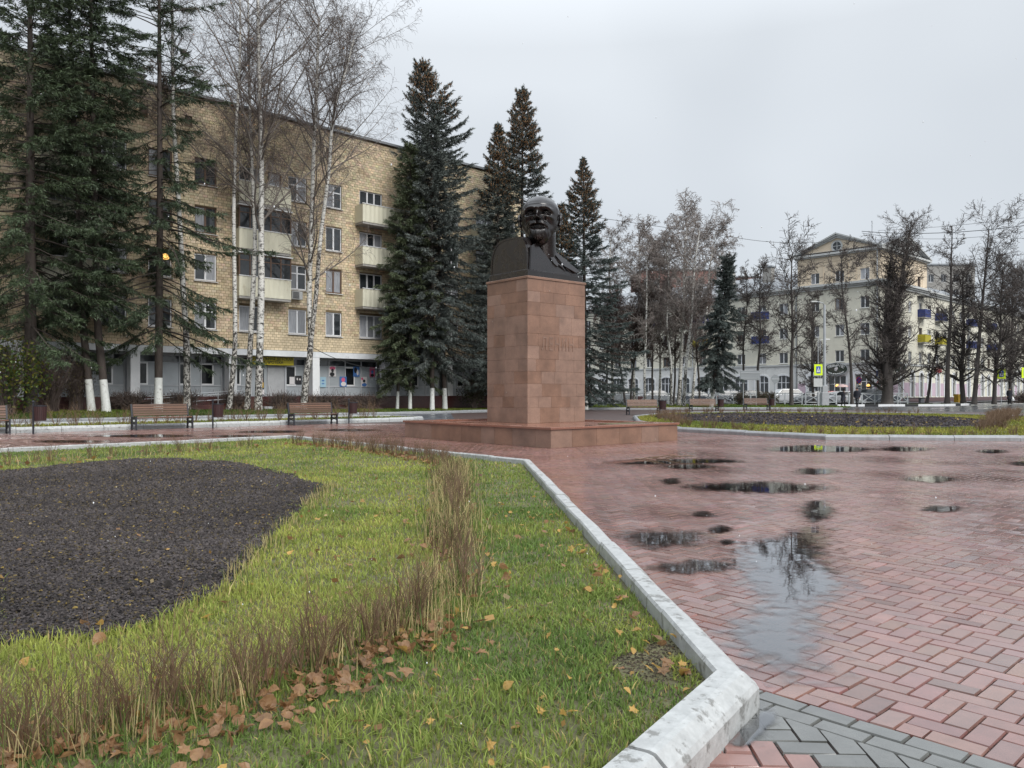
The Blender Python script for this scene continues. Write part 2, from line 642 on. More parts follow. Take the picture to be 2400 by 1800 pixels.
M_concrete = mat("bare_concrete", (0.36, 0.37, 0.38), 0.75, noise=(4, 0.15))
M_bark = mat("spruce_bark", (0.055, 0.043, 0.036), 0.85, noise=(7, 0.4), stretch=(1, 1, 0.35), bump=(14, 0.8, 0.03))
M_limebark = mat("dark_lime_bark", (0.055, 0.047, 0.043), 0.85, noise=(5, 0.35), stretch=(1, 1, 0.35))
M_whitewash = mat("trunk_whitewash", (0.62, 0.63, 0.60), 0.7, noise=(9, 0.15), noise2=(5, 0.58, 0.68, (0.2, 0.18, 0.16)))
M_birch = mat("birch_bark", (0.62, 0.61, 0.57), 0.6, noise=(3, 0.12), noise2=(3.2, 0.535, 0.58, (0.03, 0.026, 0.024)), stretch=(1.3, 1.3, 3.4), bump=(6, 0.3, 0.02))
M_birchlow = mat("birch_bark_old", (0.50, 0.48, 0.44), 0.7, noise=(3, 0.15), noise2=(6.0, 0.46, 0.52, (0.035, 0.03, 0.027)), stretch=(1.6, 1.6, 1.2), bump=(7, 0.7, 0.03))
M_birchlimb = mat("birch_limb", (0.17, 0.148, 0.13), 0.75, noise=(4, 0.3))
M_twig = mat("bare_twig", (0.10, 0.075, 0.065), 0.8, noise=(1.5, 0.25))
M_farlimb = mat("far_birch_limb", (0.27, 0.245, 0.225), 0.8, noise=(2, 0.4))
M_fartwig = mat("far_twig", (0.19, 0.16, 0.145), 0.85, noise=(0.8, 0.35))
M_saptwig = mat("sapling_twig", (0.095, 0.066, 0.058), 0.85, noise=(0.8, 0.35))
M_limetwig = mat("lime_twig", (0.085, 0.070, 0.063), 0.85, noise=(0.8, 0.25))
M_needle = mat("spruce_needles", rough=0.55, var='col', spec=0.35)
M_cone = mat("spruce_cones", (0.235, 0.13, 0.06), 0.6, noise=(5, 0.3))
M_shrub = mat("shrub_twig", (0.145, 0.088, 0.050), 0.7, noise=(5, 0.45))
M_straw = mat("dry_grass", rough=0.65, var='col', trans=True, spec=0.3)
M_leafc = mat("shrub_leaves", rough=0.5, var='col', trans=True)
M_leaf = mat("fallen_leaf_dry", (0.25, 0.13, 0.062), 0.4, var='obj', vamt=0.6, noise=(3.0, 0.8, (0.36, 0.22, 0.11)), trans=True)
M_leafy = mat("fallen_leaf_yellow", (0.50, 0.31, 0.09), 0.45, var='obj', vamt=0.3, noise=(12, 0.25), trans=True)
M_leafs = mat("fallen_leaf_mass", rough=0.5, var='col', trans=True)
M_rubber = mat("tyre_rubber", (0.018, 0.018, 0.018), 0.7)
M_rim = mat("wheel_rim", (0.45, 0.46, 0.48), 0.35, metal=0.7)
M_carglass = mat("car_glass", (0.02, 0.024, 0.027), 0.05, spec=0.7)
M_tail = mat("tail_lamp", (0.35, 0.01, 0.015), 0.25)
M_head = mat("head_lamp", (0.6, 0.62, 0.62), 0.12)
M_skin = mat("skin", (0.42, 0.24, 0.17), 0.55)
M_coat = mat("dark_coat_cloth", (0.013, 0.014, 0.022), 0.8)
M_trouser = mat("dark_trousers", (0.012, 0.012, 0.014), 0.8)
M_wire = mat("cable_black", (0.02, 0.02, 0.022), 0.5)
M_lampglow = mat("lit_lamp_shade", (0.9, 0.5, 0.15), 0.5, emit=((1.0, 0.55, 0.14), 1.0))
M_flake = mat("wet_snow", (0.80, 0.82, 0.85), 0.4)
M_ochre = mat("yellow_bin_plastic", (0.50, 0.30, 0.02), 0.45)


def water_material():
    m = bpy.data.materials.new("rain_water")
    m.use_nodes = True
    N, L = m.node_tree.nodes, m.node_tree.links
    N.remove(N["Principled BSDF"])
    out = N["Material Output"]
    tr = N.new("ShaderNodeBsdfTransparent")
    tr.inputs["Color"].default_value = (0.80, 0.78, 0.76, 1)
    gl = N.new("ShaderNodeBsdfGlossy")
    gl.inputs["Roughness"].default_value = 0.02
    gl.inputs["Color"].default_value = (0.95, 0.97, 1.0, 1)
    fr = N.new("ShaderNodeFresnel")
    fr.inputs["IOR"].default_value = 2.5
    mx = N.new("ShaderNodeMixShader")
    wet = N.new("ShaderNodeAttribute")
    wet.attribute_name = "Col"
    nz = N.new("ShaderNodeTexNoise")
    nz.inputs["Scale"].default_value = 5.0
    nz.inputs["Detail"].default_value = 2.0
    tc = N.new("ShaderNodeTexCoord")
    bp = N.new("ShaderNodeBump")
    bp.inputs["Strength"].default_value = 0.05
    bp.inputs["Distance"].default_value = 0.01
    L.new(tc.outputs["Object"], nz.inputs["Vector"])
    L.new(nz.outputs["Fac"], bp.inputs["Height"])
    L.new(bp.outputs["Normal"], gl.inputs["Normal"])
    L.new(bp.outputs["Normal"], fr.inputs["Normal"])
    n2 = N.new("ShaderNodeTexNoise")
    n2.inputs["Scale"].default_value = 9.0
    n2.inputs["Detail"].default_value = 4.0
    L.new(tc.outputs["Object"], n2.inputs["Vector"])
    ad = N.new("ShaderNodeMath")
    ad.operation = 'ADD'
    L.new(wet.outputs["Fac"], ad.inputs[0])
    L.new(n2.outputs["Fac"], ad.inputs[1])
    rg = N.new("ShaderNodeMapRange")                 # the film thins out towards the shore
    rg.interpolation_type = 'SMOOTHSTEP'
    rg.inputs["From Min"].default_value = 0.42
    rg.inputs["From Max"].default_value = 1.02
    L.new(ad.outputs[0], rg.inputs["Value"])
    mu = N.new("ShaderNodeMath")
    mu.operation = 'MULTIPLY'
    L.new(rg.outputs["Result"], mu.inputs[0])
    pw = N.new("ShaderNodeMath")
    pw.operation = 'POWER'
    pw.inputs[1].default_value = 0.7
    L.new(fr.outputs["Fac"], pw.inputs[0])
    L.new(pw.outputs[0], mu.inputs[1])
    L.new(mu.outputs[0], mx.inputs[0])
    cm = N.new("ShaderNodeMix")
    cm.data_type = 'RGBA'
    cm.inputs[6].default_value = (1, 1, 1, 1)
    cm.inputs[7].default_value = (0.80, 0.78, 0.76, 1)
    L.new(rg.outputs["Result"], cm.inputs[0])
    L.new(cm.outputs[2], tr.inputs["Color"])
    L.new(tr.outputs[0], mx.inputs[1])
    L.new(gl.outputs[0], mx.inputs[2])
    L.new(mx.outputs[0], out.inputs["Surface"])
    return m


M_water = water_material()
# ------------------------------------------------------------------ ground, paving, gardens
rng = np.random.default_rng(7)
random.seed(11)

flat_poly("ground", [(-1500, -60), (1500, -60), (1500, 1800), (-1500, 1800)], -0.07, M_ground, kind="structure")

# --- outlines (metres on the ground)
K = 0.17                                            # kerb width
GARDEN = [(1.02, 3.25), (0.36, 13.70), (-6.05, 21.60), (-9.95, 17.25), AB(-6.0, 18.9), (-9.0, -3.0), (-2.56, -2.06)]
GARDEN_R = [(5.55, 26.5), (8.68, 21.85), (13.7, 21.25), (19.5, 23.2), (26.0, 30.0), (27.8, 38.0), (24.5, 46.0), (17.0, 50.3), (9.6, 48.0), (6.2, 40.5), (5.2, 33.0)]
ST_C = (0.68, 22.43)                                # monument platform centre
ST_A, ST_B, ST_H = 2.375, 3.14, 0.49


def MON(x, y):
    return (ST_C[0] + x * MA_[0] + y * MB_[0], ST_C[1] + x * MA_[1] + y * MB_[1])


STAGE = [MON(-ST_A, -ST_B), MON(ST_A, -ST_B), MON(ST_A, ST_B), MON(-ST_A, ST_B)]

plaza = flat_poly("plaza", [AB(-30, -8), AB(60, -40), AB(60, 29.7), AB(46, 41), AB(32, 40), AB(24, 29.7), AB(-30, 29.7)], -0.012, M_joint, kind="structure")

# --- pavers
P_RED = np.array([0.215, 0.106, 0.087])
P_GREY = np.array([0.112, 0.114, 0.106])
EDGE_A = 3.16                                       # the grey border rows run along b at this a


def herringbone(x0, x1, y0, y1):
    """2x1 bricks in units of the short side: arrays (x, y, horizontal)"""
    cs, rs = np.meshgrid(np.arange(x0, x1), np.arange(y0, y1))
    cs, rs = cs.ravel(), rs.ravel()
    md = (cs - rs) % 4
    hm, vm = md == 0, md == 3
    return np.concatenate([np.stack([cs[hm], rs[hm], np.ones(hm.sum(), int)], 1), np.stack([cs[vm], rs[vm], np.zeros(vm.sum(), int)], 1)])


u_ = 0.1015
bricks = []                                         # (cx, cy, length direction angle, colour)
hb = herringbone(-3, 480, -330, 300)
cx_ = EDGE_A + (hb[:, 0] + np.where(hb[:, 2] == 1, 1.0, 0.5)) * u_
cy_ = (hb[:, 1] + np.where(hb[:, 2] == 1, 0.5, 1.0)) * u_
wx = cx_ * A[0] + cy_ * B[0]
wy = cx_ * A[1] + cy_ * B[1]
ang = np.where(hb[:, 2] == 1, ROTA, ROTA + math.pi / 2)
cut = (cx_ > EDGE_A - 2.2 * u_) & (cx_ < EDGE_A + 1.05 * u_) & ((hb[:, 0] < 0) | (cx_ < EDGE_A))
whole = hb[:, 0] >= 0
keep = whole & (wy > 0.9) & (wy < 33.5) & (np.abs(wx) < 0.68 * wy + 2.2) & (cy_ < 29.6)
pts = np.stack([wx, wy], 1)
for poly in (GARDEN, GARDEN_R, STAGE):
    keep &= ~in_poly(pts, inset(poly, 0.12))
cutset = [(x, y, a, 0) for x, y, a, c in zip(wx, wy, ang, cut & ~whole) if c]
wx, wy, ang = wx[keep], wy[keep], ang[keep]
tone = rng.normal(1.0, 0.09, len(wx))[:, None] * np.where(rng.random(len(wx)) < 0.04, 0.7, 1.0)[:, None]
pcol = P_RED * tone * (1 + rng.normal(0, 0.04, (len(wx), 3)))
red_set = np.column_stack([wx, wy, ang, np.zeros(len(wx))])

# two grey border rows laid end to end
bl = []
for row in range(2):
    aa = EDGE_A - (row + 0.5) * u_
    for j in range(-30, 22):
        bb = (j + 0.5 * row + 0.17) * 2 * u_
        p = AB(aa, bb)
        if p[1] > 0.9 and abs(p[0]) < 0.68 * p[1] + 2.2 and not in_poly(np.array([p]), inset(GARDEN, 0.12))[0]:
            bl.append((p[0], p[1], ROTA + math.pi / 2, 1))
# grey field (a band) and red field beyond it, laid at 45 degrees to the border
hb2 = herringbone(-70, 70, -70, 70)
x2 = (hb2[:, 0] + np.where(hb2[:, 2] == 1, 1.0, 0.5)) * u_
y2 = (hb2[:, 1] + np.where(hb2[:, 2] == 1, 0.5, 1.0)) * u_
c45, s45 = math.cos(R(45)), math.sin(R(45))
a2 = 2.3 + x2 * c45 - y2 * s45
b2 = 1.2 + x2 * s45 + y2 * c45
for a_, b_, h_ in zip(a2, b2, hb2[:, 2]):
    if a_ > EDGE_A - 2 * u_ + 0.12:
        continue
    p = AB(a_, b_)
    if a_ > EDGE_A - 2 * u_ - 0.12:
        cutset.append((p[0], p[1], ROTA + R(45) + (0 if h_ else math.pi / 2), 1))
        continue
    if p[1] > 0.9 and abs(p[0]) < 0.68 * p[1] + 2.2 and not in_poly(np.array([p]), inset(GARDEN, 0.12))[0]:
        bl.append((p[0], p[1], ROTA + R(45) + (0 if h_ else math.pi / 2), 1 if a_ > 2.66 else 0))
bl = np.array(bl)
allb = np.concatenate([red_set, bl])
gcol = np.where(bl[:, 3:4] == 1, P_GREY, P_RED * 1.12) * rng.normal(1.0, 0.08, (len(bl), 1))
allc = np.concatenate([pcol, gcol])
order = np.argsort(allb[:, 1] + 100.0 * ((allb[:, 1] < 2.65) | (np.abs(allb[:, 0]) > 0.65 * allb[:, 1])))
allb, allc = allb[order], allc[order]


def paver_arrays(bs, cs, L=2 * u_ - 0.007, W=u_ - 0.007, d=0.012, ch=0.004, seedz=3, lean=0.011):
    r = np.random.default_rng(seedz)
    n = len(bs)
    lo = np.array([(-L / 2, -W / 2), (L / 2, -W / 2), (L / 2, W / 2), (-L / 2, W / 2)])
    ti = np.array([(-L / 2 + ch, -W / 2 + ch), (L / 2 - ch, -W / 2 + ch), (L / 2 - ch, W / 2 - ch), (-L / 2 + ch, W / 2 - ch)])
    loc = np.concatenate([lo, ti])
    ca, sa = np.cos(bs[:, 2])[:, None], np.sin(bs[:, 2])[:, None]
    X = bs[:, 0:1] + loc[:, 0] * ca - loc[:, 1] * sa
    Y = bs[:, 1:2] + loc[:, 0] * sa + loc[:, 1] * ca
    tx, ty, tz = r.normal(0, lean, (n, 1)), r.normal(0, lean, (n, 1)), r.uniform(-0.0016, 0.0016, (n, 1))
    Z = np.zeros((n, 8))
    Z[:, 4:] = loc[4:, 0] * tx + loc[4:, 1] * ty + tz
    Z[:, :4] = -0.010
    V = np.stack([X, Y, Z], 2).reshape(-1, 3)
    base = np.arange(n)[:, None] * 8
    q = np.array([(4, 5, 6, 7), (0, 1, 5, 4), (1, 2, 6, 5), (2, 3, 7, 6), (3, 0, 4, 7)])
    Fq = (base[:, None, :] + q[None]).reshape(-1, 4)
    return V, Fq, np.repeat(cs, 8, axis=0)


NSING = 300
V, Fq, C = paver_arrays(allb[NSING:], allc[NSING:])
link("paver_field", mesh_np("paver_field", V, [Fq], C), M_paver, plaza, "stuff")
for i in range(NSING):
    V, Fq, C = paver_arrays(allb[i:i + 1], allc[i:i + 1], seedz=100 + i)
    link("paver", mesh_np("paver", V, [Fq], C), M_paver, plaza)

def clip_half(poly, lim, keep_above):
    out = []
    f = lambda q: (toAB(*q)[0] - lim) * (1 if keep_above else -1)
    for p, q in zip(poly, poly[1:] + poly[:1]):
        a, b = f(p), f(q)
        if a >= 0:
            out.append(p)
        if a * b < 0:
            t = a / (a - b)
            out.append((p[0] + (q[0] - p[0]) * t, p[1] + (q[1] - p[1]) * t))
    return out


# pavers cut to fit along the grey border rows
for x, y, a, g in cutset:
    if not (2.2 < y < 9 and abs(x) < 0.665 * y + 0.4) or in_poly(np.array([(x, y)]), inset(GARDEN, 0.12))[0]:
        continue
    L_, W_ = u_ - 0.0035, u_ / 2 - 0.0035
    rect = [(x + sx * L_ * math.cos(a) - sy * W_ * math.sin(a), y + sx * L_ * math.sin(a) + sy * W_ * math.cos(a)) for sx, sy in ((-1, -1), (1, -1), (1, 1), (-1, 1))]
    pl = clip_half(rect, EDGE_A - 2 * u_ - 0.004, False) if g else clip_half(rect, EDGE_A + 0.004, True)
    ar = 0.5 * abs(sum(p[0] * q[1] - q[0] * p[1] for p, q in zip(pl, pl[1:] + pl[:1]))) if len(pl) > 2 else 0
    if ar < 0.0012:
        continue
    c = (P_GREY if g else P_RED) * rng.normal(1, 0.08)
    MB().prism(pl, -0.01, rng.uniform(-0.001, 0.001), tuple(c)).build("paver", M_paver, plaza, cols=True)

# --- kerbs: a run of bevelled stones along an outline
KPROF = [(0.0, -0.06), (0.004, 0.085), (0.018, 0.108), (0.062, 0.147), (0.085, 0.152), (0.158, 0.150), (0.17, 0.135), (0.17, -0.06)]     # outside face first


def kerb_run(name, poly, closed, stone, m, prof=KPROF, h=1.0, skip=(), zoff=0.0, seed=1):
    """stones along poly; the inside of the outline is on the left when walking along it"""
    rr = random.Random(seed)
    root = None
    n = len(poly)
    ar = sum(poly[i][0] * poly[(i + 1) % n][1] - poly[(i + 1) % n][0] * poly[i][1] for i in range(n))
    if closed and ar < 0:
        poly = poly[::-1]
    segs = [(poly[i], poly[(i + 1) % n]) for i in range(n if closed else n - 1)]
    if not hasattr(poly[0], "__len__"):
        return
    inn = inset(poly, prof[-1][0]) if closed else None
    first = True
    objs = []
    for si, (p, q) in enumerate(segs):
        if si in skip:
            continue
        p, q = Vector(p), Vector(q)
        e = q - p
        Ln = e.length
        e.normalize()
        nrm = Vector((-e.y, e.x))
        k = max(1, round(Ln / stone))
        for j in range(k):
            t0, t1 = Ln * j / k, Ln * (j + 1) / k
            g0 = 0.007 if j > 0 else 0.0
            g1 = 0.007 if j < k - 1 else 0.0
            mb = MB()
            w = prof[-1][0]
            vs = []
            dz0, dz1 = rr.uniform(-0.009, 0.009), rr.uniform(-0.009, 0.009)
            of = rr.uniform(-0.006, 0.006)
            nsub = 1
            for (t, g, dz, end) in ((t0 + g0, g0, dz0, 0), (t1 - g1, g1, dz1, 1)):
                for d, z in prof:
                    tt = t
                    if closed:                       # mitre at the corners
                        if end == 0 and j == 0:
                            m0 = Vector(inn[si]) - p
                            tt = (m0.dot(e)) * d / w
                        if end == 1 and j == k - 1:
                            m1 = Vector(inn[(si + 1) % n]) - q
                            tt = Ln + (m1.dot(e)) * d / w
                    c = p + e * tt + nrm * (d + of)
                    vs.append((c.x, c.y, z * h + (dz if z > 0 else 0) + zoff))
            m_ = len(prof)
            fs = [(a, a + 1, m_ + a + 1, m_ + a) for a in range(m_ - 1)]
            fs += [tuple(range(m_ - 1, -1, -1)), tuple(range(m_, 2 * m_))]
            fs = [tuple(reversed(f)) for f in fs]
            mb.add(vs, fs)
            objs.append(mb)
    root = bpy.data.objects.new(name, None)
    COL.objects.link(root)
    root["kind"] = "structure"
    for mb in objs:
        mb.build("kerb_stone", m, root)
    return root


kerb_run("garden_kerb", GARDEN, True, 0.98, M_kerb)
kerb_run("garden_kerb", GARDEN_R, True, 1.5, M_kerbgrey, seed=5)
NEARK = [AB(-18, 29.75), AB(21.6, 29.75), AB(22.8, 30.6), AB(22.8, 33.2), AB(21.6, 34.0), AB(-18, 34.0)]
kerb_run("bench_kerb", NEARK, True, 1.3, M_kerb, h=1.25, seed=8)
FARK = [AB(-18, 40.2), AB(31.6, 40.0), (3.3, 61.2), (11.0, 62.6), (18.5, 62.9), (26.0, 62.0)]
kerb_run("path_kerb", FARK, False, 1.8, M_kerbgrey, seed=9)

# --- soils and flats
flat_poly("garden_soil", inset(GARDEN, 0.10), 0.062, M_soil, kind="structure")
flat_poly("garden_soil", inset(GARDEN_R, 0.10), 0.062, M_soil, kind="structure")
flat_poly("hedge_soil", inset(NEARK, 0.10), 0.09, M_soil, kind="structure")
flat_poly("path", [AB(-30, 29.7), AB(24, 29.7), AB(32, 40), AB(31.6, 40.35), AB(-30, 40.35)], -0.004, M_path, kind="structure")

# the lawn that rises towards the flats
lawn_v = []
la = [-30, -2, 8, 16, 24, 32, 40, 46]
for a in la:
    t = max(0, min(1, (a - 8) / 28))
    far = 0.46 * (1 - t) + 0.15 * t
    b0 = 40.25 if a <= 32 else 40.25 + (a - 32) * 0.17
    for b, z in ((b0, 0.10), (b0 + 1.1, 0.10 + (far - 0.1) * 0.75), (44.75, far), (52, far)):
        p = AB(a, b)
        lawn_v.append((p[0], p[1], z))
lf = []
for i in range(len(la) - 1):
    for j in range(3):
        k = i * 4 + j
        lf.append((k, k + 4, k + 5, k + 1))
me = bpy.data.meshes.new("lawn")
me.from_pydata(lawn_v, [], lf)
me.update()
link("lawn", me, M_lawn, kind="structure")


def lawn_z(a, b):
    t = max(0, min(1, (a - 8) / 28))
    far = 0.46 * (1 - t) + 0.15 * t
    b0 = 40.25 if a <= 32 else 40.25 + (a - 32) * 0.17
    if b < b0 + 1.1:
        return 0.10 + (far - 0.1) * 0.75 * max(0, (b - b0) / 1.1)
    return 0.10 + (far - 0.1) * (0.75 + 0.25 * min(1, (b - b0 - 1.1) / max(0.2, 44.75 - b0 - 1.1)))


PARK = [(3.3, 61.3), (11.0, 62.7), (18.5, 63.0), (26.0, 62.1), (28.5, 66), (27.5, 79.5), (8.0, 81.5), (-4, 84), (-7, 72)]
flat_poly("park_lawn", PARK, 0.12, M_lawn, kind="structure")
flat_poly("road", [AB(24, 29.9), AB(60, 29.9), AB(60, -40), (160, 20), (190, 220), (60, 160), (4, 190), (-6, 84), (-4, 61)], -0.03, M_road, kind="structure")
flat_poly("pavement", [(42.0, 89.6), (16.5, 117), (-10, 146), (-40, 180), (10, 180), (90, 160), (140, 190), (120, 160), (43.6, 88.4)], 0.14, M_path, kind="structure")
# black and white painted kerb of the crossing island in front of the flats
isl = [(27.5, 76.6), (43.5, 79.5), (49.0, 84.5), (52, 92), (47, 88), (41.5, 84), (27.0, 80.5)]
flat_poly("verge", inset(isl, 0.1), 0.13, M_lawn, kind="structure")
root = bpy.data.objects.new("road_kerb", None)
COL.objects.link(root)
root["kind"] = "structure"
for i in range(len(isl) - 3):
    p, q = Vector(isl[i]), Vector(isl[i + 1])
    n = max(1, round((q - p).length / 1.5))
    for j in range(n):
        s, t = p.lerp(q, j / n), p.lerp(q, (j + 0.99) / n)
        MB().bar((s.x, s.y, 0.06), (t.x, t.y, 0.06), 0.2, 0.24).build("kerb_stone", M_black if j % 3 == 2 else M_white, root)

# --- rain puddles on the paving: outlines on the ground, a film of water 4 mm over the pavers
def puddle_from_px(pts, seed, n=60, amp=0.10):
    g = [Vector((*G(u, v), 0)) for u, v in pts]
    c = sum(g, Vector()) / len(g)
    out = []
    rr = random.Random(seed)
    m = len(g)
    for i in range(m):
        p0, p1, p2, p3 = g[i - 1], g[i], g[(i + 1) % m], g[(i + 2) % m]
        for k in range(max(3, n // m)):
            t = k / max(3, n // m)
            q = 0.5 * ((2 * p1) + (p2 - p0) * t + (2 * p0 - 5 * p1 + 4 * p2 - p3) * t * t + (3 * p1 - p0 - 3 * p2 + p3) * t ** 3)
            s = 1 + rr.uniform(-amp, amp)
            q = c + (q - c) * s
            out.append((q.x, q.y))
    return out


def c3(x, y):
    return (1300 + x / 2.011, 1000 + y / 2.011)


def puddle(outline, z, soft=0.40):
    """a sheet of small squares; the colour holds the depth of the film: 0 at the shore"""
    o = np.array(outline)
    lo, hi = o.min(0) - 0.15, o.max(0) + 0.15
    st = max(0.03, min(0.12, (hi - lo).min() / 18))
    xs_, ys_ = np.arange(lo[0], hi[0] + st, st), np.arange(lo[1], hi[1] + st, st)
    gx, gy = np.meshgrid(xs_, ys_)
    p = np.stack([gx.ravel(), gy.ravel()], 1)
    d = dist_poly(p, outline) * np.where(in_poly(p, outline), 1, -1)
    sf = min(soft, 0.85 * max(d.max(), 0.02))
    dep = np.clip(0.25 + 0.5 * d / sf, 0, 0.75)
    nx_, ny_ = len(xs_), len(ys_)
    idx = (np.arange(ny_ - 1)[:, None] * nx_ + np.arange(nx_ - 1)[None]).ravel()
    q = np.stack([idx, idx + 1, idx + nx_ + 1, idx + nx_], 1)
    q = q[dep[q].max(1) > 0]
    used = np.unique(q)
    remap = np.zeros(len(p), int)
    remap[used] = np.arange(len(used))
    V = np.column_stack([p[used], np.full(len(used), z)])
    return link("puddle", mesh_np("puddle", V, [remap[q]], np.repeat(dep[used][:, None], 3, 1)), M_water, kind="structure")


PUD = [[(900, 560), (1050, 528), (1150, 492), (1235, 472), (1258, 560), (1255, 640), (1335, 738), (1300, 800), (1225, 840), (1195, 950), (1195, 1100),
        (1140, 1160), (1040, 1110), (950, 1100), (880, 1040), (840, 960), (960, 885), (1000, 820), (950, 770), (890, 680)]]


def ell(cx, cy, rx, ry, seed, k=9):
    rr = random.Random(seed)
    return [(cx + rx * math.cos(2 * math.pi * i / k) * rr.uniform(0.75, 1.15), cy + ry * math.sin(2 * math.pi * i / k) * rr.uniform(0.7, 1.2)) for i in range(k)]


for i, e in enumerate([(520, 530, 185, 42), (660, 662, 190, 28), (960, 285, 290, 24), (1235, 400, 66, 50), (1225, 212, 100, 15), (1270, 106, 250, 17),
                       (1650, 106, 120, 12), (1770, 248, 120, 15), (1820, 388, 90, 15), (780, 487, 58, 16), (700, 415, 50, 15), (550, 258, 45, 16),
                       (560, 165, 280, 13), (2060, 118, 75, 8), (2190, 176, 40, 9), (640, 190, 120, 10), (810, 545, 40, 10)]):
    PUD.append(ell(*e, seed=i + 3))
for i, p in enumerate(PUD):
    puddle(puddle_from_px([c3(*q) for q in p], i, amp=0.06 if i else 0.04), 0.0045 + 0.0002 * i)
for i, (u, v, rx, ry) in enumerate([(330, 1022, 120, 3), (640, 1012, 70, 3), (820, 1008, 60, 3), (560, 1022, 60, 2.5), (160, 1035, 70, 3)]):
    puddle(puddle_from_px(ell(u, v, rx, ry, 50 + i), 70 + i), 0.0045 + 0.0002 * i)
# rain water gathered against the kerb corner
puddle(puddle_from_px([(1790, 1668), (1815, 1680), (1800, 1705), (1765, 1740), (1735, 1752), (1715, 1745), (1745, 1710)], 91, amp=0.02), 0.0042)
# ------------------------------------------------------------------ facade tools
def wall_cells(s0, s1, z0, z1, holes):
    """rectangles (s0,s1,z0,z1) covering the wall except the holes"""
    xs = sorted({s0, s1, *[h[0] for h in holes], *[h[1] for h in holes]})
    zs = sorted({z0, z1, *[h[2] for h in holes], *[h[3] for h in holes]})
    out = []
    for j in range(len(zs) - 1):
        run = None
        for i in range(len(xs) - 1):
            cx, cz = (xs[i] + xs[i + 1]) / 2, (zs[j] + zs[j + 1]) / 2
            solid = s0 < cx < s1 and z0 < cz < z1 and not any(h[0] < cx < h[1] and h[2] < cz < h[3] for h in holes)
            if solid:
                run = (run[0] if run else xs[i], xs[i + 1])
            elif run:
                out.append((run[0], run[1], zs[j], zs[j + 1]))
                run = None
        if run:
            out.append((run[0], run[1], zs[j], zs[j + 1]))
    return out


def wall_mb(mb, fr, s0, s1, z0, z1, holes, depth):
    for a, b, c, d in wall_cells(s0, s1, z0, z1, holes):
        mb.add([fr(a, 0, c), fr(b, 0, c), fr(b, 0, d), fr(a, 0, d)], [(0, 1, 2, 3)])
    for a, b, c, d in holes:
        o = [(a, c), (b, c), (b, d), (a, d)]
        for i in range(4):
            p, q = o[i], o[(i + 1) % 4]
            mb.add([fr(p[0], 0, p[1]), fr(q[0], 0, q[1]), fr(q[0], depth, q[1]), fr(p[0], depth, p[1])], [(0, 1, 2, 3)])


WIN = {}


def window_meshes(w, h, sashes, tran=False):
    key = (round(w, 2), round(h, 2), sashes, tran)
    if key in WIN:
        return WIN[key]
    f = MB()
    t = 0.065
    f.box(0, t, 0, 0.07, 0, h).box(w - t, w, 0, 0.07, 0, h).box(t, w - t, 0, 0.07, 0, t).box(t, w - t, 0, 0.07, h - t, h)
    xs = [t + (w - 2 * t) * i / sashes for i in range(sashes + 1)]
    for x in xs[1:-1]:
        f.box(x - 0.05, x + 0.05, -0.012, 0.07, t, h - t)
    if tran:
        zt = h * 0.66
        for a, b in zip(xs[:-1], xs[1:]):
            f.box(a + (0.05 if a > t else 0), b - (0.05 if b < w - t - 1e-6 else 0), 0.0, 0.06, zt - 0.035, zt + 0.035)
    pm = MB().box(0.03, xs[1], 0.035, 0.05, 0.03, h - 0.03).mesh("pane")
    sill = MB().add([(-0.06, -0.19, -0.05), (w + 0.06, -0.19, -0.05), (w + 0.06, 0.0, -0.012), (-0.06, 0.0, -0.012),
                     (-0.06, -0.19, -0.075), (w + 0.06, -0.19, -0.075), (w + 0.06, 0.0, -0.06), (-0.06, 0.0, -0.06)],
                    [(0, 1, 2, 3), (7, 6, 5, 4), (4, 5, 1, 0), (5, 6, 2, 1), (7, 4, 0, 3)]).mesh("sill")
    WIN[key] = (f.mesh("window"), pm, sill, xs)
    return WIN[key]


def add_window(parent, loc, rot, w, h, sashes=2, fm=None, rr=random, sill=True, curtain_sky=0.5, tran=False, sm=None, gm=None):
    fme, pm, sm_, xs = window_meshes(w, h, sashes, tran)
    o = link("window", fme, None, parent)
    setmat(o, fm or M_pvc)
    o.location = loc
    o.rotation_euler = (0, 0, rot)
    step = xs[1] - xs[0]
    for i in range(sashes):
        p = link("pane", pm, None, o)
        setmat(p, gm or (M_glassc if rr.random() < curtain_sky else M_glass))
        p.location = (xs[i] - xs[0] + (0 if i == 0 else 0.0), 0, 0)
    if sill:
        s = link("sill", sm_, None, o)
        setmat(s, sm or M_white)
    return o


# ------------------------------------------------------------------ the brick block of flats
P0 = AB(23.7, 44.76)
flats = thing("apartment_building", "long five storey tan brick block of flats behind the spruces and birches", "building", (P0[0], P0[1], 0), ROTA)
X0, X1, ZB, ZT = -35.0, 19.3, 3.9, 18.05
rw = random.Random(4)
ROWS = [4.95, 7.7, 10.4, 13.15]
WINS = []                       # x0, w, z0, h, sashes, frame, balcony?
cols = [(-33.4, 1.25, 2), (-30.6, 1.25, 2), (-28.0, 1.5, 2), (-25.2, 1.25, 2), (-22.8, 1.25, 2), (-20.2, 1.25, 2), (-17.6, 1.25, 2), (-13.6, 1.5, 2), (-12.0, 0.8, 1), (-11.2, 1.25, 2), (-8.85, 1.25, 2), (-6.35, 1.25, 2), (-3.75, 1.5, 2), (-1.95, 0.85, 1), (-0.62, 1.22, 2), (1.95, 1.15, 2),
        (4.45, 1.75, 3), (8.9, 1.2, 2), (11.6, 1.2, 2), (14.5, 1.7, 3), (17.3, 1.2, 2)]
for cx0, w, sn in cols:
    for r, z in enumerate(ROWS):
        if sn == 1 and r == 0:
            continue
        zz, hh = (z, 1.5)
        if sn == 1:
            zz, hh = z - 0.72, 2.22
        WINS.append((cx0, w, zz, hh, sn, r))
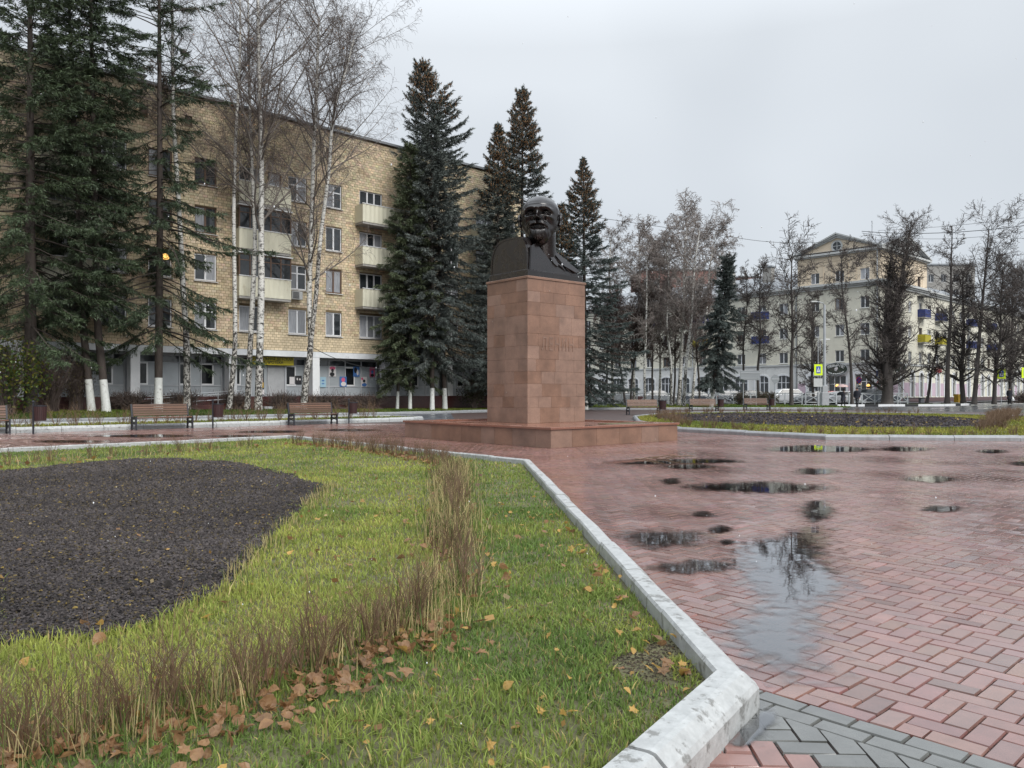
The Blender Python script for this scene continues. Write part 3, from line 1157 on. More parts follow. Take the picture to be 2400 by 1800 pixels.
holes = [(x, x + w, z, z + h) for x, w, z, h, sn, r in WINS]
attic = [(x, x + 0.42, 16.35, 16.85) for x in (-16, -9.3, -6.9, 2.0, 9.4, 15.8)]
mb = MB()
fr_y = lambda s, d, z: (s, d, z)
wall_mb(mb, fr_y, X0, X1, ZB, ZT, holes + attic, 0.14)
mb.add([(X1, 0, 0.2), (X1, 12, 0.2), (X1, 12, ZT), (X1, 0, ZT)], [(0, 1, 2, 3)])
mb.add([(X0, 0, ZB), (X0, 12, ZB), (X0, 12, ZT), (X0, 0, ZT)], [(3, 2, 1, 0)])
mb.add([(X0, 12, 0.2), (X1, 12, 0.2), (X1, 12, ZT), (X0, 12, ZT)], [(3, 2, 1, 0)])
mb.add([(X0, 0.0, ZB), (X1, 0.0, ZB), (X1, 1.0, ZB), (X0, 1.0, ZB)], [(3, 2, 1, 0)])
mb.build("wall", M_mortar, flats)
for x, x1, z, z1 in attic:
    MB().box(x, x1, 0.10, 0.13, z, z1).build("vent", M_brownframe, flats)
# the facing blocks, one by one: 300 below the first windows as parts, the rest in one part
bw, bh, gp = 0.272, 0.158, 0.013
bset, bcol = [], []
rb = np.random.default_rng(5)
nrow = int((ZT - ZB) / bh)
for r in range(nrow):
    z0 = ZB + r * bh
    off = (r % 2) * bw / 2 + rb.uniform(-0.03, 0.03)
    n = int((X1 - X0) / bw)
    for i in range(n):
        x0 = X0 + off + i * bw
        x1 = min(x0 + bw - gp, X1)
        bad = False
        for a, b, c, d in holes + attic:
            if z0 + bh - gp > c + 0.01 and z0 < d - 0.01 and x1 > a and x0 < b:
                if x0 < a - 0.06:
                    x1 = min(x1, a)
                elif x1 > b + 0.06:
                    x0 = max(x0, b)
                else:
                    bad = True
        if bad or x1 - x0 < 0.05:
            continue
        bset.append((x0, x1, z0, z0 + bh - gp, rb.uniform(0.012, 0.02)))
bset = np.array(bset)
cxm = (bset[:, 0] + bset[:, 1]) / 2
single = (bset[:, 2] < 5.0) & (cxm > -4.0) & (cxm < 7.6)
idx = np.where(single)[0][:300]
mask = np.ones(len(bset), bool)
mask[idx] = False


def block_arrays(bs, cs):
    n = len(bs)
    e = 0.008
    x0, x1, z0, z1, d = [bs[:, i] for i in range(5)]
    z = np.zeros(n)
    V = np.stack([np.stack([x0, z, z0], 1), np.stack([x1, z, z0], 1), np.stack([x1, z, z1], 1), np.stack([x0, z, z1], 1),
                  np.stack([x0 + e, -d, z0 + e], 1), np.stack([x1 - e, -d, z0 + e], 1), np.stack([x1 - e, -d, z1 - e], 1), np.stack([x0 + e, -d, z1 - e], 1)], 1).reshape(-1, 3)
    base = np.arange(n)[:, None] * 8
    q = np.array([(4, 5, 6, 7), (0, 1, 5, 4), (1, 2, 6, 5), (2, 3, 7, 6), (3, 0, 4, 7)])
    return V, (base[:, None, :] + q[None]).reshape(-1, 4), np.repeat(cs, 8, axis=0)


tone = rb.normal(1, 0.13, (len(bset), 1))
bc = np.array([0.62, 0.515, 0.355]) * tone * (1 + rb.normal(0, 0.03, (len(bset), 3)))
lowred = np.clip((11.5 - bset[:, 2:3]) / 7, 0, 1) * rb.uniform(0.2, 1, (len(bset), 1))
bc = bc * (1 - 0.25 * lowred) + np.array([0.36, 0.22, 0.125]) * 0.25 * lowred
V, Fq, C = block_arrays(bset[mask], bc[mask])
link("brick_field", mesh_np("brick_field", V, [Fq], C), M_brick, flats, "stuff")
for i in idx:
    V, Fq, C = block_arrays(bset[i:i + 1], bc[i:i + 1])
    link("brick", mesh_np("brick", V, [Fq]), M_brick1, flats)
# windows
for x, w, z, h, sn, r in WINS:
    fm = M_brownframe if rw.random() < 0.22 else M_pvc
    add_window(flats, (x, 0.06, z), 0, w, h, sn, fm, rw, sill=(sn != 1), tran=rw.random() < 0.25)
# balconies: slab, side and front sheets with ribs
def balcony(x0, x1, zf, m=M_balcony, proj=0.95, ribs=True, par=None, rot=0.0, hgt=1.12):
    o = MB().box(x0, x1, -proj, 0.0, zf - 0.16, zf - 0.02).build("balcony", M_slab, par)
    f = MB()
    t = 0.04
    z0, z1 = zf - 0.02, zf + hgt
    n = max(2, int((x1 - x0) / 0.16))
    vs, fs = [], []
    for i in range(n * 2 + 1):
        x = x0 + (x1 - x0) * i / (n * 2)
        y = -proj - 0.02 - (0.022 if i % 4 in (1, 2) else 0.0)
        vs += [(x, y, z0), (x, y, z1)]
    for i in range(n * 2):
        fs.append((i * 2, i * 2 + 2, i * 2 + 3, i * 2 + 1))
    f.add(vs, fs)
    f.box(x0 - 0.02, x0 + 0.02, -proj - 0.01, 0.0, z0, z1).box(x1 - 0.02, x1 + 0.02, -proj - 0.01, 0.0, z0, z1)
    f.build("front_sheet", m, o)
    MB().box(x0 - 0.04, x1 + 0.04, -proj - 0.07, -proj + 0.02, z1, z1 + 0.05).build("top_rail", M_white, o)
    if rot:
        o.rotation_euler = (0, 0, rot)
    return o


for x0, x1 in ((-28.6, -25.6), (-14.2, -11.2 - 0.05), (-4.15, -0.95), (4.1, 7.25), (14.0, 16.9)):
    for zf in (6.93, 9.68, 12.42):
        balcony(x0, x1, zf, par=flats)
# two balconies closed with brown glazing
for x0, x1, zf in ((-4.15, -0.95, 9.68), (-4.15, -0.95, 6.93)):
    z0, z1 = zf + 1.18, zf + 2.42
    g = MB()
    n = 5
    for i in range(n + 1):
        x = x0 + (x1 - x0) * i / n
        g.box(x - 0.035, x + 0.035, -0.96, -0.89, z0, z1)
    g.box(x0, x1, -0.97, -0.88, z1 - 0.06, z1 + 0.02)
    g.box(x0 + 0.035, x1 - 0.035, -0.955, -0.895, z0 + 0.85, z0 + 0.90)
    o = g.build("balcony_glazing", M_brownframe, flats)
    for i in range(n):
        xa, xb = x0 + (x1 - x0) * i / n + 0.035, x0 + (x1 - x0) * (i + 1) / n - 0.035
        p = MB().box(xa, xb, -0.935, -0.925, z0, z1 - 0.06).build("pane", M_glass, o)
    MB().box(x0 - 0.1, x1 + 0.1, -1.06, 0, z1 + 0.02, z1 + 0.09).build("canopy", M_white, o)
# roof edge, roof and roof vents
MB().box(X0 - 0.2, X1 + 0.15, -0.16, 12.3, ZT, ZT + 0.10).build("roof", M_roofdark, flats)
MB().box(X0 - 0.2, X1 + 0.15, -0.19, -0.163, ZT - 0.02, ZT + 0.13).build("roof_edge", M_roofgrey, flats)
for x in (-9.2, 4.0, 12.0):
    o = MB().box(x - 0.5, x + 0.5, 1.2, 2.2, ZT + 0.14, ZT + 0.8).build("chimney", M_brick1, flats)
    MB().box(x - 0.65, x + 0.65, 1.05, 2.35, ZT + 0.8, ZT + 0.9).build("cap", M_roofdark, o)
# split air conditioner under a window
ac = MB().box(-0.55, 0.15, -0.36, -0.03, 7.05, 7.55).build("air_conditioner", M_trim, flats)
m_ = MB()
for k in range(7):
    m_.box(-0.5, -0.08, -0.375, -0.362, 7.1 + k * 0.06, 7.13 + k * 0.06)
m_.build("grille", M_black, ac)
# concrete beam, columns and the recessed shop floor
MB().box(X0, X1, -0.12, 0.95, 3.53, 3.88).build("beam", M_beam, flats)
COLX = [-36.44 + 5.38 * i for i in range(11)]
for x in COLX:
    if X0 < x < X1:
        MB().bbox(x - 0.24, x + 0.24, -0.12 + 0.02, 0.52, 1.1, 3.527, 0.004).build("column", M_white, flats)
MB().box(X0, X1, -0.2, 3.0, -0.1, 1.095).build("plinth", M_plinth, flats)
MB().box(X0, X1, 1.25, 1.4, 1.1, 3.53).build("shop_back_wall", M_greyframe, flats)
MB().box(X0, X1, 0.953, 1.25, 3.42, 3.53).build("soffit", M_greyframe, flats)


def storefront(x0, x1, k, seed):
    rr = random.Random(seed)
    o = bpy.data.objects.new("storefront", None)
    COL.objects.link(o)
    o.parent = flats
    fr = MB()
    fr.box(x0, x1, 0.90, 1.0, 3.40, 3.53).box(x0, x1, 0.90, 1.0, 1.1, 1.17)
    w = (x1 - x0) / k
    for i in range(k + 1):
        x = x0 + i * w
        fr.box(max(x0, x - 0.035), min(x1, x + 0.035), 0.885, 1.0, 1.17, 3.40)
    for i in range(k):
        a, b = x0 + i * w + 0.035, x0 + (i + 1) * w - 0.035
        fr.box(a, b, 0.90, 0.99, 1.70, 1.76).box(a, b, 0.90, 0.99, 3.0, 3.05)
    fr.build("frame", M_greyframe, o)
    for i in range(k):
        a, b = x0 + i * w + 0.035, x0 + (i + 1) * w - 0.035
        MB().box(a, b, 0.935, 0.96, 1.17, 1.70).build("panel", M_greyglass, o)
        MB().box(a, b, 0.935, 0.96, 3.05, 3.40).build("pane", M_glass, o)
        if i % 2 == 0 or rr.random() < 0.25:
            c = a + (b - a) * rr.choice((0.5, 0.58, 0.45))
            MB().box(c, b, 0.935, 0.96, 1.76, 3.0).build("panel", M_greyglass, o)
            MB().box(a, c, 0.92, 0.955, 1.76, 3.0).box(a, c, 0.92, 0.955, 1.76, 3.0).build("pane", M_glass, o)
            MB().box(c - 0.05, c + 0.03, 0.90, 0.965, 1.76, 3.0).box(a + 0.002, c - 0.05, 0.905, 0.915, 1.76, 1.84).box(a + 0.002, c - 0.05, 0.905, 0.915, 2.93, 3.0).build("sash", M_white, o)
        else:
            MB().box(a, b, 0.935, 0.96, 1.76, 3.0).build("panel", M_greyglass, o)
    return o


for i in range(10):
    x0, x1 = COLX[i] + 0.24, COLX[i + 1] - 0.24
    x0, x1 = max(x0, X0 + 0.02), min(x1, X1 - 0.02)
    if i == 6:
        # the library entrance bay: window, two grey door leaves, window
        o = storefront(x0, -2.62, 1, 31)
        o2 = storefront(-0.32, x1, 1, 32)
        d = MB().box(-2.62, -0.32, 0.88, 1.02, 2.98, 3.53).box(-2.62, -2.52, 0.88, 1.02, 0.5, 2.98).box(-0.42, -0.32, 0.88, 1.02, 0.5, 2.98).build("entrance", M_greyframe, flats)
        d1 = MB().bbox(-2.50, -1.58, 0.90, 0.96, 0.55, 2.96, 0.004).build("door", M_greyglass, d)
        MB().box(-2.28, -1.78, 0.885, 0.895, 1.15, 2.75).build("pane", M_glass, d)
        MB().bbox(-1.55, -0.44, 0.90, 0.96, 0.55, 2.96, 0.004).build("door", M_concrete, d)
        MB().bar((-1.46, 0.86, 1.45), (-1.46, 0.86, 1.75), 0.03).build("handle", M_steel, d)
        MB().box(-2.6, -0.3, -0.9, 0.88, 0.1, 0.5).box(-2.9, 0.0, -1.4, -0.9, 0.1, 0.3).build("step", M_concrete, d)
    else:
        storefront(x0, x1, 4, 20 + i)

FL = lambda x, y, z: (P0[0] + x * A[0] + y * B[0], P0[1] + x * A[1] + y * B[1], z)
# library sign
p = FL(-1.45, 0.60, 3.28)
sg = thing("library_sign", "yellow signboard with black lettering hung over the grey library door", "sign", p, ROTA)
MB().bbox(-1.5, 1.5, 0.0, 0.06, -0.27, 0.22, 0.005).build("board", M_signyellow, sg)
for tx, tz, sz in (("ЦЕНТРАЛЬНАЯ ДЕТСКАЯ", 0.10, 0.23), ("БИБЛИОТЕКА", -0.12, 0.23)):
    t = link("lettering", text_mesh(tx, sz, 0.004, True), M_black, sg)
    t.location = (0, -0.006, tz)
# posters stuck behind and on the shop windows
def poster(x, z, w, h, base, parts, label, y=0.875):
    p = FL(x, y, z)
    t = thing("poster", label, "poster", p, ROTA, "posters in the library windows")
    MB().box(-w / 2, w / 2, 0.0, 0.006, -h / 2, h / 2).build("sheet", base, t)
    for kk, (dx, dz, rx, rz, m) in enumerate(parts):
        me = MB()
        n = 12
        vs = [(dx + rx * math.cos(2 * math.pi * i / n), -0.002 - 0.002 * kk, dz + rz * math.sin(2 * math.pi * i / n)) for i in range(n)]
        me.add(vs, [tuple(range(n))])
        me.build("printed_figure", m, t)
    return t


M_pk = mat("poster_pink", (0.60, 0.12, 0.22), 0.4)
M_bl = mat("poster_blue", (0.06, 0.16, 0.40), 0.4)
M_lb = mat("poster_light_blue", (0.30, 0.46, 0.55), 0.4)
M_pp = mat("poster_paper", (0.62, 0.60, 0.60), 0.4)
M_gn = mat("poster_pale_green", (0.42, 0.52, 0.45), 0.4)
M_or = mat("poster_orange", (0.55, 0.15, 0.05), 0.4)
M_yl = mat("poster_yellow", (0.62, 0.40, 0.05), 0.4)
bk = M_black
poster(2.95, 2.72, 0.52, 0.68, M_pp, [(0.0, 0.2, 0.22, 0.12, M_pk), (0.0, 0.05, 0.1, 0.12, bk), (-0.03, -0.2, 0.18, 0.14, bk)], "white poster with pink patch, upper row of the library window, nearest the white column")
poster(3.75, 2.05, 0.52, 0.66, M_bl, [(0.0, 0.12, 0.14, 0.15, M_pk), (0.02, -0.16, 0.2, 0.15, M_pp)], "blue poster with pink headed figure low in the library window beside the panel joint")
poster(4.75, 2.72, 0.48, 0.66, M_bl, [(-0.06, 0.1, 0.12, 0.2, bk), (0.1, -0.05, 0.08, 0.2, M_pp)], "dark blue poster with pale figure high in the middle library window")
poster(5.35, 2.05, 0.48, 0.66, M_pp, [(0, 0.05, 0.1, 0.11, bk), (0.02, -0.2, 0.2, 0.12, M_bl), (-0.15, 0.2, 0.08, 0.1, M_pk)], "white and blue poster with small figure low under the dark blue poster")
poster(6.0, 2.72, 0.42, 0.66, M_pk, [(0, 0.0, 0.1, 0.12, M_bl), (0.0, -0.22, 0.15, 0.1, bk)], "pink poster beside the white column at the far end of the library bay")
poster(1.80, 1.98, 0.42, 0.72, M_gn, [], "pale green sheet low in the window next to the white column")
poster(2.26, 2.0, 0.42, 0.66, M_lb, [(0, 0.1, 0.1, 0.05, M_bl), (0, -0.1, 0.1, 0.04, M_bl)], "light blue printed sheet beside the pale green sheet in the library window")
poster(0.08, 2.08, 0.34, 0.46, M_pp, [], "white notice on the glass beside the library door")
poster(0.52, 2.12, 0.46, 0.54, bk, [(-0.08, 0.06, 0.05, 0.08, M_pp), (0.1, 0.04, 0.06, 0.07, M_pp)], "black notice with white marks beside the white notice by the library door")
poster(-2.03, 2.08, 0.34, 0.30, M_or, [], "orange notice on the glass of the library door", 0.873)
poster(-2.0, 1.78, 0.36, 0.32, M_yl, [(0, 0, 0.08, 0.08, M_or)], "yellow notice under the orange one on the library door", 0.873)
poster(-2.0, 1.36, 0.46, 0.30, M_pp, [], "pair of white papers low on the glass of the library door", 0.873)
# lit lamp seen in a window
o = MB().lathe([(0.02, 0.25), (0.18, 0.2), (0.24, 0.0), (0.2, -0.05), (0.02, -0.08)], 12).build("window_lamp", M_lampglow)
o.location = FL(-8.0, -0.02, 8.72)
tag(o, "glowing orange lamp in a flat window behind the spruce", "lamp")
# ramp with a steel handrail in front of the shop floor
rp = thing("ramp_railing", "polished steel handrail of the entrance ramp behind the spruce trunk", "railing", FL(-10.2, -0.95, 0), ROTA)
for z in (0.55, 0.85, 0.98):
    MB().tube([(0, 0, 0.62 + z - 0.55), (6.1, 0, 1.0 + z - 0.55), (6.35, 0, 1.0 + z - 0.6)], 0.022, 6).build("rail", M_steel, rp)
for i in range(6):
    MB().tube([(i * 1.2, 0, 0.3), (i * 1.2, 0, 0.62 + 0.38 * i * 1.2 / 6.1 + 0.42)], 0.02, 6).build("post", M_steel, rp)
rmp = MB().add([(-0.3, -0.3, 0.2), (6.3, -0.3, 0.2), (6.3, 0.75, 0.2), (-0.3, 0.75, 0.2), (-0.3, -0.3, 0.4), (6.3, -0.3, 0.78), (6.3, 0.75, 0.78), (-0.3, 0.75, 0.4)],
               [(4, 5, 6, 7), (0, 1, 5, 4), (1, 2, 6, 5), (3, 0, 4, 7)]).build("entrance_ramp", M_plinth)
rmp.location = FL(-10.2, -0.95, 0)
rmp.rotation_euler = (0, 0, ROTA)
tag(rmp, "low dark red tiled entrance ramp along the shop floor", "ramp")
# ------------------------------------------------------------------ the cream corner building
CB = (43.2, 92.7)
corner = thing("corner_building", "cream corner building with a peach attic and two pediments across the road", "building", (CB[0], CB[1], 0), ROTA)
rc = random.Random(12)
TL, TR = 10.2, 14.9                      # tower length along each street
SB = 0.35                                # wings stand back by this
WL, WR = 52.0, 72.0
fx0 = lambda s, d, z: (d, s, z)
fxw = lambda s, d, z: (SB + d, s, z)
fyw = lambda s, d, z: (s, SB + d, z)
ZG, ZS, ZC = 0.2, 4.83, 14.0
UP = [5.1, 8.25, 11.45]
tower_l, wing_l, tower_r, wing_r = [], [], [], []
for s in (1.75, 4.8, 7.9):
    tower_l += [(s - 0.55, s + 0.55, z, z + 1.4) for z in UP]
for i in range(13):
    s = 12.3 + 3.05 * i
    wing_l += [(s - 0.6, s + 0.6, z, z + 1.4) for z in UP]
for s in (2.2, 5.7, 9.2, 12.7):
    tower_r += [(s - 0.55, s + 0.55, z, z + 1.4) for z in UP]
for i in range(17):
    s = 16.7 + 3.1 * i
    wing_r += [(s - 0.6, s + 0.6, z, z + 1.4) for z in UP]
g_tl = [(0.9, 2.9, 0.95, 3.55), (4.0, 6.2, 0.4, 3.4), (7.2, 8.8, 0.95, 3.4)]
g_wl = [(12.3 + 3.05 * i - 0.95, 12.3 + 3.05 * i + 0.95, 0.85, 3.55) for i in range(13)]
g_tr = [(2.6, 3.8, 0.3, 3.0), (5.6, 6.8, 0.75, 3.9), (9.3, 10.5, 0.75, 3.9), (12.3, 13.5, 0.75, 3.9)]
g_wr = [(16.7 + 3.1 * i - 0.6, 16.7 + 3.1 * i + 0.6, 0.75, 3.9) for i in range(17)]


def face(name, fr, s0, s1, z0, z1, holes, m, depth=0.18):
    mb = MB()
    wall_mb(mb, fr, s0, s1, z0, z1, holes, depth)
    return mb.build(name, m, corner)


face("wall", fx0, 0, TL, ZS, ZC, tower_l, M_cream)
face("wall", fx0, 0, TL, ZG, ZS, g_tl, M_greywhite)
face("wall", fxw, TL, WL, ZS, ZC, wing_l, M_cream)
face("wall", fxw, TL, WL, ZG, ZS, g_wl, M_greywhite)
face("wall", fr_y, 0, TR, ZS, ZC, tower_r, M_cream)
face("wall", fr_y, 0, TR, ZG, ZS, g_tr, M_cream)
face("wall", fyw, TR, WR, ZS, ZC, wing_r, M_cream)
face("wall", fyw, TR, WR, ZG, ZS, g_wr, M_cream)
MB().box(0, SB, TL - 0.01, TL, ZG, ZC).box(TR - 0.01, TR, 0, SB, ZG, ZC).build("wall", M_cream, corner)
MB().box(13, 13.2, 14, WL, ZG, ZC).box(14, WR, 13, 13.2, ZG, ZC).box(SB, 13, WL - 0.2, WL, ZG, ZC).box(WR - 0.2, WR, SB, 13, ZG, ZC).build("wall", M_greywhite, corner)


def arch_fill(w, r, depth=0.16, n=7):
    mb = MB()
    for sgn in (-1, 1):
        arc = [(sgn * w / 2 * math.cos(math.pi / 2 * i / n), -r + r * math.sin(math.pi / 2 * i / n)) for i in range(n + 1)]
        for i in range(n):
            (xa, za), (xb, zb) = arc[i], arc[i + 1]
            mb.yprism([(xa, za), (xb, zb), (xb, 0.0), (xa, 0.0)] if sgn > 0 else [(xb, zb), (xa, za), (xa, 0.0), (xb, 0.0)], 0.003, depth)
    return mb.mesh("arch")


def arch_trim(w, zlow, r, t=0.22, n=10):
    mb = MB()
    o1 = [(w / 2, zlow)] + [(w / 2 * math.cos(math.pi * i / n), -r + r * math.sin(math.pi * i / n)) for i in range(n + 1)] + [(-w / 2, zlow)]
    o2 = [(w / 2 + t, zlow)] + [((w / 2 + t) * math.cos(math.pi * i / n), -r + (r + t) * math.sin(math.pi * i / n)) for i in range(n + 1)] + [(-w / 2 - t, zlow)]
    for i in range(len(o1) - 1):
        mb.yprism([o1[i], o2[i], o2[i + 1], o1[i + 1]], -0.06, 0.0)
    return mb.mesh("surround")


AF, AF2 = arch_fill(1.9, 0.45), arch_fill(1.2, 0.6)
AT, AT2 = arch_trim(1.9, -2.7, 0.45, 0.2), arch_trim(1.2, -3.15, 0.6, 0.3)


def put(name, me, m, s, z, side, back):
    o = link(name, me, None, corner)
    setmat(o, m)
    if side == 'l':
        o.location = (back, s, z)
        o.rotation_euler = (0, 0, R(-90))
    else:
        o.location = (s, back, z)
    return o


def win_at(side, back, h, sashes=2, tran=False, fm=M_pvc, curtain_sky=0.25, sill=True, gm=None):
    s0, s1, z0, z1 = h
    if side == 'l':
        return add_window(corner, (back + 0.10, s1, z0), R(-90), s1 - s0, z1 - z0, sashes, fm, rc, sill, curtain_sky, tran, M_trim, gm)
    return add_window(corner, (s0, back + 0.10, z0), 0, s1 - s0, z1 - z0, sashes, fm, rc, sill, curtain_sky, tran, M_trim, gm)


for h in tower_l:
    win_at('l', 0, h, fm=M_pvc if rc.random() < 0.75 else M_brownframe)
for h in wing_l:
    win_at('l', SB, h, fm=M_pvc if rc.random() < 0.75 else M_brownframe)
for h in tower_r:
    win_at('r', 0, h, fm=M_pvc if rc.random() < 0.6 else M_brownframe)
for h in wing_r:
    win_at('r', SB, h, fm=M_pvc if rc.random() < 0.6 else M_brownframe)
for h in g_wl:
    win_at('l', SB, h, 3, True, curtain_sky=0.1, sill=False)
    put("arch", AF, M_greywhite, (h[0] + h[1]) / 2, h[3], 'l', SB)
    put("surround", AT, M_white, (h[0] + h[1]) / 2, h[3], 'l', SB)
for i, h in enumerate(g_tl):
    win_at('l', 0, h, 3 if i < 2 else 2, True, sill=False, curtain_sky=0.0)
    x0, x1, z0, z1 = h
    o = MB().box(-0.07, 0, x0 - 0.3, x0, z0, z1 + 0.35).box(-0.07, 0, x1, x1 + 0.3, z0, z1 + 0.35).box(-0.07, 0, x0, x1, z1, z1 + 0.35).build("surround", M_white, corner)
for h in g_tr[1:]:
    win_at('r', 0, h, 2, True, curtain_sky=0.15, sill=False)
    put("arch", AF2, M_cream, (h[0] + h[1]) / 2, h[3], 'r', 0)
    put("surround", AT2, M_white, (h[0] + h[1]) / 2, h[3], 'r', 0)
MB().bbox(2.62, 3.78, 0.08, 0.14, 0.3, 2.98, 0.01).build("door", M_brownframe, corner)
for h in g_wr:
    win_at('r', SB, h, 2, True, curtain_sky=0.15, sill=False)
    put("arch", AF2, M_cream, (h[0] + h[1]) / 2, h[3], 'r', SB)
    put("surround", AT2, M_white, (h[0] + h[1]) / 2, h[3], 'r', SB)
# pink painted panels between the shop windows, dark plinth
for a, b in ((0.05, 0.58), (3.22, 3.68), (6.52, 6.88), (9.12, 10.15)):
    MB().box(-0.03, 0, a, b, 0.9, 2.5).build("pink_panel", M_pink, corner)
for a, b in ((3.9, 5.28), (7.12, 8.98), (10.82, 11.98), (13.82, 14.85)):
    MB().box(a, b, -0.03, 0, 0.9, 2.6).build("pink_panel", M_pink, corner)
for i in (0, 1, 3, 4, 6, 9, 12):
    s = 16.7 + 3.1 * i
    MB().box(s + 0.92, s + 2.18, SB - 0.03, SB, 0.9, 2.6).build("pink_panel", M_pink, corner)
for bx in ((-0.05, 0, 0, 0.88, ZG, 0.85), (-0.05, 0, 6.5, 10.2, ZG, 0.85), (0, 2.5, -0.05, 0, ZG, 0.85), (3.9, 14.9, -0.05, 0, ZG, 0.72), (SB - 0.05, SB, TL, WL, ZG, 0.8), (TR, WR, SB - 0.05, SB, ZG, 0.72)):
    MB().box(*bx).build("plinth", M_plinth, corner)
# string course and cornices
MB().box(-0.14, 0, -0.14, TL, ZS - 0.12, ZS + 0.12).box(0, TR, -0.14, 0, ZS - 0.12, ZS + 0.12).build("string_course", M_trim, corner)
MB().box(SB - 0.12, SB, TL, WL, ZS - 0.1, ZS + 0.1).box(TR, WR, SB - 0.12, SB, ZS - 0.1, ZS + 0.1).build("string_course", M_trim, corner)
for (x0, x1, y0, y1) in ((-1, 0.2, -1, TL + 0.02), (0.2, TR + 0.02, -1, 0.2)):
    c = MB()
    for d, z0, z1 in ((0.22, ZC, ZC + 0.24), (0.42, ZC + 0.24, ZC + 0.42), (0.62, ZC + 0.42, ZC + 0.68)):
        c.box(-d if x0 < 0 else x0, x1, -d, y1, z0, z1)
    c.build("cornice", M_trim, corner)
c = MB()
for d, z0, z1 in ((0.22, ZC, ZC + 0.24), (0.42, ZC + 0.24, ZC + 0.42), (0.62, ZC + 0.42, ZC + 0.62)):
    c.box(SB - d, SB + 0.2, TL + 0.025, WL, z0, z1)
    c.box(TR + 0.025, WR, SB - d, SB + 0.2, z0, z1)
c.build("cornice", M_trim, corner)
# wing roofs
rf = MB()
rf.add([(SB - 0.62, TL, 14.63), (SB - 0.62, WL, 14.63), (7, WL - 4, 17.6), (7, TL, 17.6), (13.4, TL, 14.63), (13.4, WL, 14.63)], [(0, 3, 2, 1), (3, 4, 5, 2), (1, 2, 5)])
rf.add([(TR, SB - 0.62, 14.63), (WR, SB - 0.62, 14.63), (WR - 4, 7, 17.6), (TR, 7, 17.6), (TR, 13.4, 14.63), (WR, 13.4, 14.63)], [(0, 1, 2, 3), (3, 2, 5, 4), (1, 5, 2)])
rf.build("roof", M_roofgrey, corner)
for y in (16, 22, 29, 36):
    o = MB().box(4, 4.9, y, y + 1.3, 15, 18.4).build("chimney", M_fargrey, corner)
    MB().box(3.85, 5.05, y - 0.15, y + 1.45, 18.4, 18.6).build("cap", M_roofgrey, o)
# the raised attic with its two pediments
at_l = [(s - 0.55, s + 0.55, 14.86, 16.2) for s in (1.75, 4.8, 7.9)]
at_r = [(s - 0.5, s + 0.5, 14.86, 16.2) for s in (3.2, 7.45, 12.2)]
face("attic_wall", fx0, 0, TL, ZC + 0.68, 18.1, at_l, M_peach)
face("attic_wall", fr_y, 0, TR, ZC + 0.68, 18.1, at_r, M_peach)
MB().box(0, TR, TL - 0.02, TL, ZC + 0.6, 18.1).box(TR - 0.02, TR, 0, TL - 0.02, ZC + 0.6, 18.1).build("attic_wall", M_peach, corner)
for h in at_l:
    win_at('l', 0, h, curtain_sky=0.7)
    s0, s1, z0, z1 = h
    MB().box(-0.05, 0, s0 - 0.55, s1 + 0.55, 17.0, 17.08).box(-0.05, 0, s0 - 0.55, s0 - 0.47, 14.9, 17.0).box(-0.05, 0, s1 + 0.47, s1 + 0.55, 14.9, 17.0).build("surround", M_peach, corner)
for h in at_r:
    win_at('r', 0, h, fm=M_brownframe)
    s0, s1, z0, z1 = h
    MB().box(s0 - 0.55, s1 + 0.55, -0.05, 0, 17.0, 17.08).box(s0 - 0.55, s0 - 0.47, -0.05, 0, 14.9, 17.0).box(s1 + 0.47, s1 + 0.55, -0.05, 0, 14.9, 17.0).build("surround", M_peach, corner)
MB().box(-0.06, 0, 0, TL, 17.45, 17.55).box(0, TR, -0.06, 0, 17.45, 17.55).build("string_course", M_peach, corner)
c = MB()
for d, z0, z1 in ((0.25, 18.1, 18.26), (0.48, 18.26, 18.5)):
    c.box(-d, 0.3, -d, TL + d, z0, z1)
    c.box(0.3, TR + d, -d, 0.3, z0, z1)
c.build("cornice", M_trim, corner)
ZA = 20.75
MB().xprism([(0.1, 18.5), (TL - 0.1, 18.5), (TL / 2, ZA - 0.25)], -0.02, 0.2).build("pediment", M_peach, corner)
MB().yprism([(0.1, 18.5), (TR - 0.1, 18.5), (TR / 2, ZA - 0.25)], -0.02, 0.2).build("pediment", M_trim, corner)
c = MB()
for (dz, pr, th) in ((0.0, 0.5, 0.16), (-0.2, 0.36, 0.2), (-0.42, 0.2, 0.2)):
    for sgn in (0, 1):
        ya, yb = (-0.5, TL / 2) if sgn == 0 else (TL + 0.5, TL / 2)
        c.bar((-pr / 2 + 0.1, ya, 18.55 + dz * 0.2), (-pr / 2 + 0.1, yb, ZA + dz), pr + 0.2, th)
        xa, xb = (-0.5, TR / 2) if sgn == 0 else (TR + 0.5, TR / 2)
        c.bar((xa, -pr / 2 + 0.1, 18.55 + dz * 0.2), (xb, -pr / 2 + 0.1, ZA + dz), pr + 0.2, th)
c.build("raking_cornice", M_trim, corner)
c = MB()
c.add([(-0.5, -0.5, 18.62), (-0.5, TL / 2, ZA + 0.1), (TR, TL / 2, ZA + 0.1), (TR, -0.5, 18.62), (-0.5, TL + 0.5, 18.62), (TR, TL + 0.5, 18.62)], [(0, 3, 2, 1), (1, 2, 5, 4), (2, 3, 5)])
c.add([(-0.5, -0.5, 18.63), (TR / 2, -0.5, ZA + 0.11), (TR / 2, TL, ZA + 0.11), (-0.5, TL, 18.63), (TR + 0.5, -0.5, 18.63), (TR + 0.5, TL, 18.63)], [(0, 1, 2, 3), (1, 4, 5, 2)])
c.build("roof", M_roofgrey, corner)
